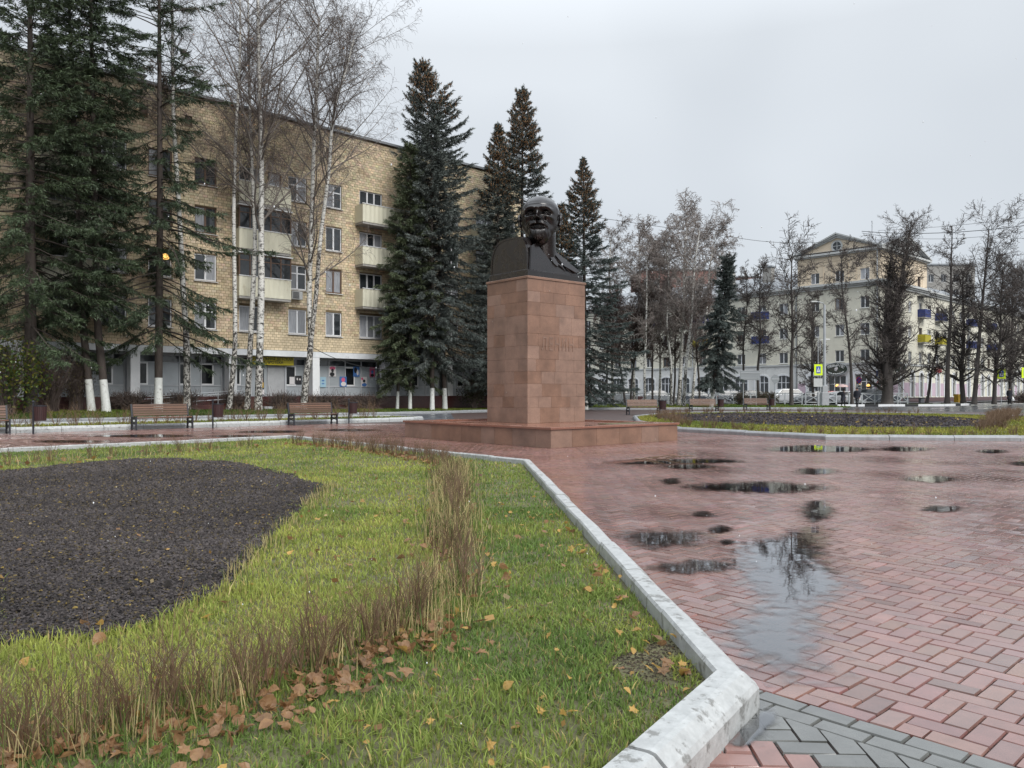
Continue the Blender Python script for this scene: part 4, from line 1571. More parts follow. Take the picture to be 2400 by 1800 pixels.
# round window in the pediment
rw_ = MB()
n = 18
for i in range(n):
    a0, a1 = 2 * math.pi * i / n, 2 * math.pi * (i + 1) / n
    rw_.xprism([(TL / 2 + r_ * math.cos(a), 19.25 + r_ * math.sin(a)) for r_, a in ((0.52, a0), (0.72, a0), (0.72, a1), (0.52, a1))], -0.1, -0.02)
o = rw_.build("round_window", M_trim, corner)
MB().xprism([(TL / 2 + 0.52 * math.cos(2 * math.pi * i / n), 19.25 + 0.52 * math.sin(2 * math.pi * i / n)) for i in range(n)], -0.035, -0.022).build("pane", M_glass, o)
MB().box(-0.06, -0.036, TL / 2 - 0.5, TL / 2 + 0.5, 19.22, 19.28).box(-0.06, -0.036, TL / 2 - 0.03, TL / 2 + 0.03, 18.75, 19.75).build("bar", M_trim, o)
# down pipes
for x, y in ((-0.12, 0.25), (SB - 0.12, TL + 0.3), (TR + 0.3, SB - 0.12), (SB - 0.12, 26.0), (32.0, SB - 0.12)):
    MB().tube([(x, y, 0.5), (x, y, 14.2)], 0.075, 6).build("down_pipe", M_galv, corner)
MB().tube([(-0.12, 0.25, 14.8), (-0.12, 0.25, 18.2)], 0.075, 6).build("down_pipe", M_galv, corner)
# balconies
for s, z, m in ((15.35, 11.0, M_blue), (15.35, 7.8, M_blue), (24.5, 11.0, M_blue), (24.5, 7.8, M_yellow), (33.65, 11.0, M_blue)):
    o = balcony(-s - 1.0, -s + 1.0, z, m, 0.9, par=corner, rot=R(-90), hgt=0.95)
    o.location = (SB, 0, 0)
for s, z, m in ((12.7, 11.0, M_blue), (12.7, 7.8, M_yellow)):
    balcony(s - 1.0, s + 1.0, z, m, 0.9, par=corner, hgt=0.95)
for s in (19.8, 32.2, 41.5):
    for z, m in ((11.0, M_blue), (7.8, M_yellow if s < 20 else M_blue)):
        o = balcony(s - 1.0, s + 1.0, z, m, 0.9, par=corner, hgt=0.95)
        o.location = (0, SB, 0)
g = MB()
for i in range(5):
    g.box(11.7 + i * 0.5 - 0.03, 11.7 + i * 0.5 + 0.03, -0.92, -0.86, 12.0, 13.6)
for z in (12.8, 13.55):
    g.box(11.7, 13.7, -0.93, -0.85, z, z + 0.06)
o = g.build("balcony_glazing", M_black, corner)
MB().box(11.5, 13.9, -1.1, 0, 13.62, 13.7).build("canopy", M_roofdark, o)
# antenna on the roof
an = MB().tube([(9.0, 4.6, 20.0), (9.0, 4.6, 23.6)], 0.06, 6).build("antenna_mast", M_galv, corner)
for z, w in ((23.4, 0.7), (22.9, 0.5)):
    MB().tube([(9.0 - w, 4.6 - w * 0.3, z), (9.0 + w, 4.6 + w * 0.3, z)], 0.035, 5).build("arm", M_galv, an)
# cafe lamps glowing behind the shop glass
CL = lambda x, y, z: (CB[0] + x * A[0] + y * B[0], CB[1] + x * A[1] + y * B[1], z)
for y, z, lab in ((2.35, 2.15, "lit cafe lamp in the window by the corner, left of its pair"), (1.35, 2.15, "lit cafe lamp in the window by the corner, right of its pair"), (5.1, 2.15, "glowing pendant lamp behind the glass under the oval cafe sign")):
    o = MB().lathe([(0.03, 0.22), (0.14, 0.16), (0.2, 0.0), (0.17, -0.06), (0.02, -0.09)], 10).build("cafe_lamp", M_lampglow)
    o.location = CL(0.02, y, z)
    tag(o, lab, "lamp", "lamps in the cafe windows")
# oval cafe sign over the windows
def oval_sign(loc, rot, w, h, label, txt):
    t = thing("oval_sign", label, "sign", loc, rot)
    n = 28
    MB().yprism([(w / 2 * math.cos(2 * math.pi * i / n), h / 2 * math.sin(2 * math.pi * i / n)) for i in range(n)], -0.12, 0.0).build("board", M_cafe, t)
    m = MB()
    for i in range(n):
        a0, a1 = 2 * math.pi * i / n, 2 * math.pi * (i + 1) / n
        m.bar((w / 2 * math.cos(a0), -0.12, h / 2 * math.sin(a0)), (w / 2 * math.cos(a1), -0.12, h / 2 * math.sin(a1)), 0.06)
    m.build("rim", M_galv, t)
    if txt:
        n = len(txt)
        for i, ch in enumerate(txt):
            if ch == " ":
                continue
            a = R(148 - 116 * i / (n - 1))
            o = link("lettering", text_mesh(ch, 0.42, 0.01, True), M_signwhite, t)
            o.location = (w * 0.37 * math.cos(a), -0.135, h * 0.30 * math.sin(a) - 0.02)
            o.rotation_euler = (0, -(a - math.pi / 2) * 0.35, 0)
    m = MB()
    for i in range(9):
        a0, a1 = R(-148 + 13 * i), R(-148 + 13 * i + 11)
        m.bar((w * 0.40 * math.cos(a0), -0.13, h * 0.38 * math.sin(a0)), (w * 0.40 * math.cos(a1), -0.13, h * 0.38 * math.sin(a1)), 0.02, 0.12)
    m.build("lettering", M_signwhite, t)
    m = MB()
    m.ball((0, -0.13, -0.02), (w * 0.07, 0.03, h * 0.15), 10, 6).ball((w * 0.05, -0.13, h * 0.06), (w * 0.04, 0.03, h * 0.1), 8, 5)
    m.build("emblem", M_pp, t)
    return t


oval_sign(CL(-0.25, 5.1, 4.2), ROTA - R(90), 2.9, 1.5, "dark green oval sign with arched white lettering over the lit cafe window", "ГРЕШНЫЙ ПЁС")
oval_sign(CL(3.6, -0.9, 4.2), ROTA + R(-25), 1.7, 1.4, "dark green round sign hung from the wall beside the tall arched windows", None)
# red shop lettering far along the right street
o = link("shop_sign", text_mesh("АПТЕКА", 0.7, 0.03, True), M_signred)
o.location = CL(19.6, SB - 0.12, 4.25)
o.rotation_euler = (0, 0, ROTA)
tag(o, "small red shop letters over the arched windows, behind the lime trunks", "sign")

# ------------------------------------------------------------------ buildings far behind
def far_block(name, label, u0, u1, vtop, Y, m, rows, cols, depth=14, z0=0.0):
    x0, x1, zt = X_at(u0, Y), X_at(u1, Y), Z_at(vtop, Y)
    t = thing(name, label, "building", (x0, Y, 0))
    w = x1 - x0
    hs = []
    for r in range(rows):
        for c in range(cols):
            a = w * (c + 0.28) / cols
            z = zt - 3.2 - r * 2.9
            if z > 0.5:
                hs.append((a, a + w / cols * 0.42, z, z + 1.5))
    mb = MB()
    wall_mb(mb, fr_y, 0, w, 0, zt, hs, 0.2)
    mb.box(0, 0.02, 0.01, depth, 0, zt).box(w - 0.02, w, 0.01, depth, 0, zt).box(0, w, depth - 0.02, depth, 0, zt)
    mb.build("wall", m, t)
    MB().box(-0.2, w + 0.2, -0.2, depth + 0.2, zt, zt + 0.3).build("roof", M_roofgrey, t)
    for h in hs:
        o = MB().box(h[0], h[1], 0.16, 0.2, h[2], h[3]).build("window", M_pvc, t)
        MB().box(h[0] + 0.08, (h[0] + h[1]) / 2 - 0.04, 0.14, 0.158, h[2] + 0.1, h[3] - 0.1).build("pane", M_glass, o)
        MB().box((h[0] + h[1]) / 2 + 0.04, h[1] - 0.08, 0.14, 0.158, h[2] + 0.1, h[3] - 0.1).build("pane", M_glass, o)
    return t


far_block("brick_tower_block", "tall red brick block of flats rising behind the bare birches", 1502, 1680, 634, 165, M_redbrick, 5, 7)
far_block("brick_block", "red brick building whose top shows above the grey roof left of the peach attic", 1732, 1900, 650, 172, M_redbrick, 2, 6)
far_block("concrete_block", "grey concrete building rising behind the attic at the right", 2168, 2285, 622, 150, M_fargrey, 3, 4)
far_block("concrete_block", "low pale building far down the street behind the spruce and birch trunks", 1330, 1420, 800, 200, M_greywhite, 3, 5)
# ------------------------------------------------------------------ the monument: platform, pedestal, bust
rm = random.Random(21)


def slab_on(parent, fr, s0, s1, z0, z1, d, m, name="slab"):
    e = 0.004
    vs = [fr(s0, 0, z0), fr(s1, 0, z0), fr(s1, 0, z1), fr(s0, 0, z1), fr(s0, -d + e, z0), fr(s1, -d + e, z0), fr(s1, -d + e, z1), fr(s0, -d + e, z1),
          fr(s0 + e, -d, z0 + e), fr(s1 - e, -d, z0 + e), fr(s1 - e, -d, z1 - e), fr(s0 + e, -d, z1 - e)]
    fs = [(8, 9, 10, 11)]
    for i in range(4):
        j = (i + 1) % 4
        fs += [(i, j, 4 + j, 4 + i), (4 + i, 4 + j, 8 + j, 8 + i)]
    return MB().add(vs, fs).build(name, m, parent)


stage = thing("stone_platform", "low red granite platform with a stone coping round the foot of the pedestal", "platform", (*ST_C, 0), ROTM)
a_, b_ = ST_A - 0.03, ST_B - 0.03
MB().box(-a_, a_, -b_, b_, -0.02, 0.40).build("core", M_granjoint, stage)
for fr, L0, L1 in ((lambda s, d, z: (s, -b_ + d, z), -ST_A, ST_A), (lambda s, d, z: (-a_ + d, s, z), -ST_B, ST_B), (lambda s, d, z: (a_ - d, s, z), -ST_B, ST_B), (lambda s, d, z: (s, b_ - d, z), -ST_A, ST_A)):
    s = L0
    while s < L1 - 0.01:
        w = rm.choice((0.55, 0.7, 0.62, 0.85))
        e = min(s + w, L1)
        if L1 - e < 0.25:
            e = L1
        slab_on(stage, fr, s + 0.002, e - 0.002, 0.0, 0.437, 0.03, M_granite2 if rm.random() < 0.6 else M_granite)
        s = e
for (x0, x1, y0, y1) in ((-ST_A - 0.04, ST_A + 0.04, -ST_B - 0.04, -ST_B + 0.36), (-ST_A - 0.04, -ST_A + 0.36, -ST_B + 0.363, ST_B + 0.04), (ST_A - 0.36, ST_A + 0.04, -ST_B + 0.363, ST_B + 0.04), (-ST_A + 0.363, ST_A - 0.363, ST_B - 0.36, ST_B + 0.04)):
    along_x = (x1 - x0) > (y1 - y0)
    s, e1 = (x0, x1) if along_x else (y0, y1)
    while s < e1 - 0.01:
        e = min(s + rm.uniform(0.8, 1.1), e1)
        if e1 - e < 0.3:
            e = e1
        dz = rm.uniform(-0.004, 0.003)
        m = MB()
        if along_x:
            m.bbox(s + 0.003, e - 0.003, y0, y1, 0.437, 0.49 + dz, 0.008)
        else:
            m.bbox(x0, x1, s + 0.003, e - 0.003, 0.437, 0.49 + dz, 0.008)
        m.build("coping", M_granwet, stage)
        s = e
MB().box(-ST_A + 0.36, ST_A - 0.36, -ST_B + 0.36, ST_B - 0.36, 0.40, 0.45).build("paved_top", M_granwet, stage)
MB().box(0.55, ST_A - 0.37, -ST_B + 0.37, -ST_B + 1.25, 0.45, 0.475).build("planting_soil", M_soil, stage)

PC = (0.435 + 1.1425 * MA_[0] + 0.9 * MB_[0], 22.0 + 1.1425 * MA_[1] + 0.9 * MB_[1])
PA, PB, PZ0, PZ1 = 1.1425, 0.90, 0.45, 4.58
ped = thing("pedestal", "tall red granite pedestal clad in mottled slabs under the bronze bust", "pedestal", (*PC, 0), ROTM)
pa, pb = PA - 0.035, PB - 0.035
MB().box(-pa, pa, -pb, pb, PZ0, PZ1 - 0.06).build("core", M_granjoint, ped)
rows = [0.42, 0.30, 0.36, 0.34, 0.34, 0.36, 0.34, 0.50, 0.36, 0.30, 0.34]
tot = sum(rows)
rows = [r * (PZ1 - 0.07 - PZ0) / tot for r in rows]
for fi, (fr, hw) in enumerate(((lambda s, d, z: (s, -pb + d, z), PA), (lambda s, d, z: (-pa + d, s, z), PB), (lambda s, d, z: (pa - d, s, z), PB), (lambda s, d, z: (s, pb - d, z), PA))):
    z = PZ0
    for ri, rh in enumerate(rows):
        ws = []
        s = -hw
        fp = rm.uniform(0.25, 0.6)
        while s < hw - 0.01:
            e = s + (fp if not ws else rm.choice((0.5, 0.62, 0.75)))
            if hw - e < 0.2:
                e = hw
            ws.append((s, e))
            s = e
        if fi == 0 and ri == 6:
            ws = [(-hw, -hw + 0.40), (-hw + 0.40, hw - 0.28), (hw - 0.28, hw)]
        for s, e in ws:
            slab_on(ped, fr, s + 0.0012, e - 0.0012, z + 0.0012, z + rh - 0.0012, 0.035 + rm.uniform(0, 0.002), M_granite if rm.random() < (0.75 if z > 3.2 else 0.35) else M_granite2)
        z += rh
MB().bbox(-PA - 0.025, PA + 0.025, -PB - 0.025, PB + 0.025, PZ1 - 0.068, PZ1, 0.012).build("cap", M_granite, ped)
o = link("lettering", text_mesh("ЛЕНИН", 0.50, 0.010, False, 1.25), M_granite2, ped)
w = o.dimensions.x
o.scale = (1.26 / max(w, 0.1), 1.0, 1.05)
o.location = (0.02, -PB - 0.003, 2.67)

# ---- the bust
BZ = PZ1
bust = thing("bust", "dark wet bronze bust of a bald bearded man on the granite pedestal", "statue", (*PC, BZ), ROTM)
body = MB()
# shoulders: cross-sections from the cut left shoulder to the low right one; local x along the front, -y to the front
nx, nt = 26, 22
xs = [-1.06 + 2.12 * (i / (nx - 1)) for i in range(nx)]


def lerp_tab(x, tab):
    for (x0, y0), (x1, y1) in zip(tab[:-1], tab[1:]):
        if x <= x1:
            t = max(0, (x - x0) / (x1 - x0))
            t = t * t * (3 - 2 * t)
            return y0 + (y1 - y0) * t
    return tab[-1][1]


HT = [(-1.06, 1.15), (-0.75, 1.21), (-0.35, 1.20), (0.0, 1.10), (0.3, 0.90), (0.65, 0.55), (0.95, 0.25), (1.06, 0.20)]


def lean_at(x):
    return 0.52 * min(1, max(0, (x + 0.85) / 0.5)) * min(1, max(0.0, (1.05 - x) / 0.3))


vs, fs = [], []
for i, x in enumerate(xs):
    h = lerp_tab(x, HT)
    fy = -0.80 if x > -0.9 else -0.77
    by = 0.80
    for k in range(nt):
        t = math.pi * k / (nt - 1)
        c, s = math.cos(t), math.sin(t)
        e = 0.70 if c > 0 else 0.45
        yy = (abs(c) ** e) * (1 if c > 0 else -1)
        zz = abs(s) ** (0.62 if c > 0 else 0.5)
        y = (by + fy) / 2 + yy * (by - fy) / 2
        z = 0.10 + (h - 0.10) * zz
        if yy < 0:
            y += lean_at(x) * max(0, z - 0.2) * -yy             # the chest leans back towards the neck
        vs.append((x, y, z))
for i in range(nx - 1):
    for k in range(nt - 1):
        a = i * nt + k
        fs.append((a, a + 1, a + nt + 1, a + nt))
fs.append(tuple(range(nt)))
fs.append(tuple((nx - 1) * nt + k for k in range(nt - 1, -1, -1)))
body.add(vs, fs)
body.bbox(-1.09, 1.09, -0.85, 0.85, 0.0, 0.20, 0.02)
# raised rim round the flat shoulder cut
for k in range(nt - 1):
    body.bar(Vector(vs[k]) + Vector((0.03, 0, 0)), Vector(vs[k + 1]) + Vector((0.03, 0, 0)), 0.09, 0.05)


def sheet(pts, thick, off=0.0):
    """a flap of cloth lying on the chest: points (x, z)"""
    m = len(pts)
    p = [Vector((x, -0.80 + lean_at(x) * max(0, z - 0.2) - 0.01 - off, z)) for x, z in pts]
    q = [a + Vector((0.02, -thick, thick * 0.5)) for a in p]
    body.add(p + q, [tuple(range(m - 1, -1, -1)), tuple(range(m, 2 * m))] + [(i, (i + 1) % m, m + (i + 1) % m, m + i) for i in range(m)])


sheet([(-1.02, 0.12), (-0.97, 0.84), (-0.66, 0.98), (-0.36, 0.80), (-0.05, 0.44), (0.30, 0.27), (0.98, 0.19), (1.05, 0.12)], 0.045)
sheet([(-0.66, 1.02), (-0.50, 1.16), (-0.30, 1.00), (-0.16, 0.74), (-0.36, 0.84)], 0.07, 0.05)
sheet([(-0.10, 0.74), (0.05, 0.74), (0.17, 0.46), (0.09, 0.36), (-0.01, 0.44)], 0.05, 0.03)
sheet([(0.10, 0.84), (0.24, 0.84), (0.94, 0.27), (0.76, 0.23), (0.36, 0.40)], 0.07, 0.02)
for p, q in (((0.16, 0.66), (0.60, 0.26)), ((0.14, 0.52), (0.40, 0.27))):
    pa_, pq = Vector((p[0], -0.85 + 0.52 * (p[1] - 0.2), p[1])), Vector((q[0], -0.86 + 0.52 * (q[1] - 0.2), q[1]))
    body.tube([pa_, pa_.lerp(pq, 0.5) + Vector((0.03, -0.02, 0)), pq], [0.03, 0.035, 0.02], 6)
ob = body.build("torso", M_bronze, bust)
auto_smooth(ob, 38)

# ---- head: sphere pushed into shape
hd = MB()
nu, nv = 132, 96


def ray_ell(d, c, r):
    # distance along d (from the origin) to an ellipsoid holding the origin
    q = [d[i] / r[i] for i in range(3)]
    o = [-c[i] / r[i] for i in range(3)]
    a = sum(x * x for x in q)
    b = 2 * sum(x * y for x, y in zip(q, o))
    c_ = sum(x * x for x in o) - 1
    D = b * b - 4 * a * c_
    if D < 0:
        return 0
    return (-b + math.sqrt(D)) / (2 * a)


ELL = [((0, 0.06, 0.12), (0.54, 0.62, 0.57)), ((0, -0.14, -0.24), (0.43, 0.42, 0.48)), ((0, 0.20, -0.08), (0.56, 0.40, 0.42)), ((0, -0.26, -0.52), (0.30, 0.27, 0.34)),
       ((0, -0.12, 0.14), (0.46, 0.55, 0.44)), ((0, -0.05, -0.15), (0.50, 0.36, 0.40))]
FEAT = [  # x, z, sx, sz, amplitude forwards (towards -y)
    (0.19, 0.165, 0.15, 0.036, 0.125), (0.34, 0.11, 0.06, 0.05, 0.085), (0.0, 0.16, 0.10, 0.045, 0.06),
    (0.19, 0.055, 0.110, 0.055, -0.135), (0.31, 0.05, 0.06, 0.05, -0.06), (0.185, 0.035, 0.050, 0.026, 0.060), (0.20, 0.075, 0.09, 0.014, 0.022), (0.20, -0.030, 0.08, 0.018, 0.020),
    (0.0, 0.03, 0.046, 0.11, 0.13), (0.0, -0.09, 0.056, 0.065, 0.20), (0.0, -0.125, 0.070, 0.036, 0.14), (0.080, -0.14, 0.036, 0.030, 0.13),
    (0.30, -0.07, 0.09, 0.05, 0.075), (0.17, -0.17, 0.030, 0.08, -0.055), (0.31, -0.26, 0.09, 0.10, -0.06),
    (0.09, -0.235, 0.090, 0.052, 0.12), (0.19, -0.265, 0.055, 0.046, 0.10), (0.255, -0.32, 0.032, 0.05, 0.07),
    (0.0, -0.345, 0.075, 0.022, 0.03), (0.0, -0.385, 0.10, 0.020, -0.015),
    (0.0, -0.50, 0.17, 0.08, 0.13), (0.0, -0.65, 0.13, 0.11, 0.13), (0.16, -0.44, 0.05, 0.06, 0.05),
    (0.0, 0.36, 0.3, 0.02, -0.012), (0.0, 0.28, 0.3, 0.02, -0.014)]
vs = []
for j in range(nv + 1):
    ph = -math.pi / 2 + math.pi * j / nv
    for i in range(nu):
        th = 2 * math.pi * i / nu
        d = (math.cos(ph) * math.sin(th), -math.cos(ph) * math.cos(th), math.sin(ph))
        rr = [ray_ell(d, c, r) for c, r in ELL]
        kf = 22.0
        mx = max(rr)
        r_ = mx + math.log(sum(math.exp(kf * (q - mx)) for q in rr)) / kf - 0.02
        x, y, z = d[0] * r_, d[1] * r_, d[2] * r_
        fw = max(0.0, min(1.0, (-y - 0.10) / 0.20))
        if fw > 0:
            for fx, fz, sx, sz, am in FEAT:
                g = math.exp(-((z - fz) / sz) ** 2) * (math.exp(-((x - fx) / sx) ** 2) + (math.exp(-((x + fx) / sx) ** 2) if fx > 0 else 0))
                y -= am * g * fw
            # strands of the beard and moustache
            if z < -0.2 and abs(x) < 0.32:
                y -= 0.007 * math.sin(x * 80 + z * 18) * fw * min(1, (-z - 0.2) / 0.08)
        else:
            # hair round the back and sides stands a little proud
            pass
        if -0.35 < z < 0.30 and y > -0.22:
            s = 0.02 + 0.006 * math.sin(40 * z + 9 * y)
            x *= 1 + s
        vs.append((x, y, z))
fs = []
for j in range(nv):
    for i in range(nu):
        a, b = j * nu + i, j * nu + (i + 1) % nu
        fs.append((a, b, b + nu, a + nu))
hd.add(vs, fs)
# ears
for sx in (-1, 1):
    ear = MB()
    pts = []
    for i in range(15):
        a = R(-100 + 290 * i / 14)
        pts.append((sx * (0.555 + 0.022 * math.sin(a * 0.9)), -0.02 + 0.105 * math.cos(a), -0.06 + 0.155 * math.sin(a)))
    ear.tube(pts, [0.03] * 4 + [0.036] * 11, 7)
    ear.ball((sx * 0.54, 0.0, -0.07), (0.03, 0.085, 0.13), 10, 6)
    ear.ball((sx * 0.545, -0.05, -0.20), (0.035, 0.045, 0.055), 8, 5)
    hd.add(ear.v, ear.f)
# neck
nk = []
for i in range(9):
    t = i / 8
    nk.append((0.0, 0.04 + 0.46 * t, -0.30 - 0.98 * t))
hd.tube(nk, [0.42, 0.42, 0.415, 0.41, 0.41, 0.41, 0.41, 0.42, 0.43], 28)
# moustache, goatee and brows in strands over the face
HV = np.array(vs)


def surf(x, z):
    d = (HV[:, 0] - x) ** 2 + (HV[:, 2] - z) ** 2
    k = np.argsort(d + (HV[:, 1] > -0.2) * 9)[:3]
    return float(HV[k, 1].min())


for sx in (-1, 1):
    for k in range(4):
        dz = 0.022 - 0.022 * k
        pts = [(sx * x, surf(sx * x, z) - o_, z + dz * (1 - i * 0.2)) for i, (x, z, o_) in enumerate(((0.012, -0.225, 0.005), (0.07, -0.228, 0.014), (0.14, -0.245, 0.014), (0.205, -0.285, 0.012), (0.25, -0.345, 0.01)))]
        hd.tube(pts, [0.014, 0.027, 0.028, 0.023, 0.010], 7)
    pts = [(sx * x, surf(sx * x, z) - 0.006, z) for x, z in ((0.055, 0.145), (0.13, 0.175), (0.22, 0.185), (0.31, 0.155), (0.36, 0.10))]
    hd.tube(pts, [0.016, 0.026, 0.028, 0.022, 0.010], 7)
for z, w, o_, r_ in ((-0.315, 0.15, 0.0, 0.022), (-0.345, 0.12, 0.014, 0.026), (-0.375, 0.10, 0.008, 0.02)):
    hd.tube([(x * w, surf(x * w, z) - o_ * (1 - x * x), z + 0.012 * x * x) for x in (-1, -0.6, 0, 0.6, 1)], [0.008, r_, r_, r_, 0.008], 7)
for sx in (-1, 1):
    ye = surf(sx * 0.19, 0.035)
    hd.ball((sx * 0.188, ye + 0.028, 0.032), (0.078, 0.05, 0.042), 12, 8)
    hd.tube([(sx * x, ye + o_, z) for x, o_, z in ((0.095, 0.02, 0.03), (0.14, -0.022, 0.062), (0.19, -0.030, 0.070), (0.25, -0.018, 0.058), (0.29, 0.03, 0.028))], [0.008, 0.016, 0.018, 0.016, 0.008], 6)
    hd.tube([(sx * x, ye + o_, z) for x, o_, z in ((0.10, 0.02, 0.015), (0.15, -0.012, -0.006), (0.20, -0.014, -0.010), (0.26, 0.005, 0.004))], [0.006, 0.012, 0.013, 0.006], 6)
rg2 = random.Random(5)
for k in range(17):
    x = -0.19 + 0.38 * k / 16
    zt = -0.43 + 0.35 * abs(x) if abs(x) > 0.06 else -0.385
    pts = []
    for i in range(5):
        t = i / 4
        z = zt + (-0.80 + 0.55 * abs(x) - zt) * t
        xx = x * (1 - 0.35 * t) + rg2.uniform(-0.008, 0.008)
        pts.append((xx, surf(xx, z) - 0.012 + 0.02 * t, z))
    hd.tube(pts, [0.016, 0.026, 0.027, 0.022, 0.010], 6)
# hair at the back and temples, in shallow locks
for sx in (-1, 1):
    for k in range(9):
        z0_, z1_ = 0.30 - 0.02 * k, -0.28 + 0.02 * k
        y0_ = 0.02 + 0.065 * k
        pts = []
        for i in range(6):
            t = i / 5
            z = z0_ + (z1_ - z0_) * t
            y = y0_ + 0.10 * t
            m_ = np.abs(HV[:, 2] - z) + np.abs(HV[:, 1] - y) + (HV[:, 0] * sx < 0) * 9
            pts.append((HV[int(np.argmin(m_)), 0] - sx * 0.012, y, z))
        hd.tube(pts, [0.012, 0.03, 0.034, 0.034, 0.03, 0.012], 6)
oh = hd.build("head", M_bronze, bust, smooth=True)
HY = 22.9
hx, hz = X_at(1266, HY), Z_at(514, HY)
dx, dy = hx - PC[0], HY - PC[1]
oh.location = (dx * MA_[0] + dy * MA_[1], dx * MB_[0] + dy * MB_[1], hz - BZ)
oh.scale = (1.06, 1.0, 1.0)
oh.rotation_euler = (R(-2), 0, -ROTM - R(9))
# ------------------------------------------------------------------ benches, bins, signs, fence, cars, people
def bench_proto(name, L, label, group):
    t = thing(name, label, "bench", (0, 0, 0), 0, group)
    side = MB()
    side.bar((0, 0.24, 0.0), (0, 0.20, 0.45), 0.055, 0.06).bar((0, 0.20, 0.45), (0, 0.30, 0.90), 0.055, 0.06)
    side.bar((0, -0.24, 0.0), (0, -0.22, 0.46), 0.055, 0.06).bar((0, -0.26, 0.40), (0, 0.22, 0.38), 0.05, 0.05)
    side.bar((0, -0.22, 0.46), (0, 0.1, 0.43), 0.05, 0.035).bar((0, -0.20, 0.18), (0, 0.20, 0.30), 0.03, 0.03).bar((0, -0.20, 0.30), (0, 0.20, 0.18), 0.03, 0.03)
    side.ball((0, 0, 0.24), (0.03, 0.05, 0.05), 8, 5).bar((0, -0.20, 0.05), (0, 0.21, 0.05), 0.03, 0.03)
    sm = side.mesh("side_frame")
    for s in (-1, 1):
        o = link("side_frame", sm, M_iron, t)
        o.location = (s * L / 2, 0, 0)
    ss = MB().bbox(-L / 2 + 0.03, L / 2 - 0.03, -0.045, 0.045, -0.018, 0.018, 0.006).mesh("seat_slat")
    for i in range(5):
        o = link("seat_slat", ss, M_wood, t)
        o.location = (0, -0.24 + 0.105 * i, 0.435 - 0.006 * i)
    bs = MB().bbox(-L / 2 + 0.03, L / 2 - 0.03, -0.018, 0.018, -0.034, 0.034, 0.006).mesh("back_slat")
    for i in range(5):
        o = link("back_slat", bs, M_wood, t)
        o.location = (0, 0.175 + 0.0205 * i, 0.53 + 0.083 * i)
        o.rotation_euler = (R(-12), 0, 0)
    return t


GB = "wooden benches with black iron frames round the square"
bench = bench_proto("park_bench", 1.95, "wooden bench cut off by the left edge of the picture", GB)
BL = [(-0.6, "bench", None)]
spots = [((-16.81, 24.55), "wooden bench with black frame at the far left, most of it out of the picture"),
         ((-12.55, 28.35), "wooden bench with black frame in front of the whitewashed spruce trunk, between two bins"),
         ((-8.15, 32.35), "wooden bench with black frame in front of the leaning twin birch")]
for i, ((x, y), lab) in enumerate(spots):
    if i == 0:
        bench.location = (x, y, 0)
        bench.rotation_euler = (0, 0, ROTA)
        bench["label"] = lab
    else:
        dup(bench, (x, y, 0), ROTA, lab)
for u, v, lab in ((1508, 972, "brown bench beyond the pedestal, the first of three to its right"), (1650, 965.5, "brown bench beyond the planted circle in front of the whitewashed spruce"), (1774, 961, "small brown bench beyond the planted circle, farthest of the row")):
    p = G(u, v)
    dup(bench, (p[0], p[1], 0), R(12), lab)

GBN = "dark slatted litter bins beside the benches"


def bin_proto(label):
    t = thing("litter_bin", label, "litter bin", (0, 0, 0), 0, GBN)
    MB().tube([(-0.19, 0.0, 0), (-0.19, 0, 1.0)], 0.03, 8).ball((-0.19, 0, 1.02), 0.045, 8, 6).build("post", M_iron, t)
    MB().tube([(-0.19, 0, 0.5), (-0.12, 0, 0.5)], 0.02, 6).tube([(-0.19, 0, 0.85), (-0.12, 0, 0.85)], 0.02, 6).build("bracket", M_iron, t)
    MB().lathe([(0.148, 0.42), (0.165, 0.86), (0.12, 0.86), (0.12, 0.5)], 20).build("drum", M_black, t)
    sl = MB().add([(-0.021, -0.152, 0.415), (0.021, -0.152, 0.415), (0.023, -0.172, 0.87), (-0.023, -0.172, 0.87), (-0.021, -0.166, 0.415), (0.021, -0.166, 0.415), (0.023, -0.188, 0.87), (-0.023, -0.188, 0.87)],
                  [(4, 5, 6, 7), (0, 4, 7, 3), (1, 2, 6, 5), (3, 7, 6, 2), (0, 1, 5, 4)]).mesh("slat")
    for i in range(20):
        o = link("slat", sl, M_binwood, t)
        o.rotation_euler = (0, 0, 2 * math.pi * i / 20)
    MB().lathe([(0.192, 0.868), (0.196, 0.905), (0.13, 0.91), (0.12, 0.868)], 20).build("rim", M_iron, t)
    return t


lb = bin_proto("")
first = True
for u, v, sc, lab in ((87, 1017, 1.0, "dark slatted bin between the cut off bench and the next bench"),
                  (505, 1004, 1.0, "dark slatted bin between the two nearer benches"),
                  (822, 992, 1.0, "dark slatted bin between the second bench and the granite platform"),
                  (1549, 978, 1.15, "dark bin right of the first bench beyond the pedestal"),
                  (1686, 968, 1.15, "dark bin at the end of the bench before the whitewashed spruce"),
                  (1806, 964, 1.15, "dark bin at the end of the far bench, under the round sign")):
    p = G(u, v)
    if first:
        lb.location = (p[0] + 0.1, p[1], 0)
        lb.rotation_euler = (0, 0, R(35))
        lb["label"] = lab
        first = False
    else:
        dup(lb, (p[0] + 0.1, p[1], 0), R(35) if u < 1000 else R(0), lab)


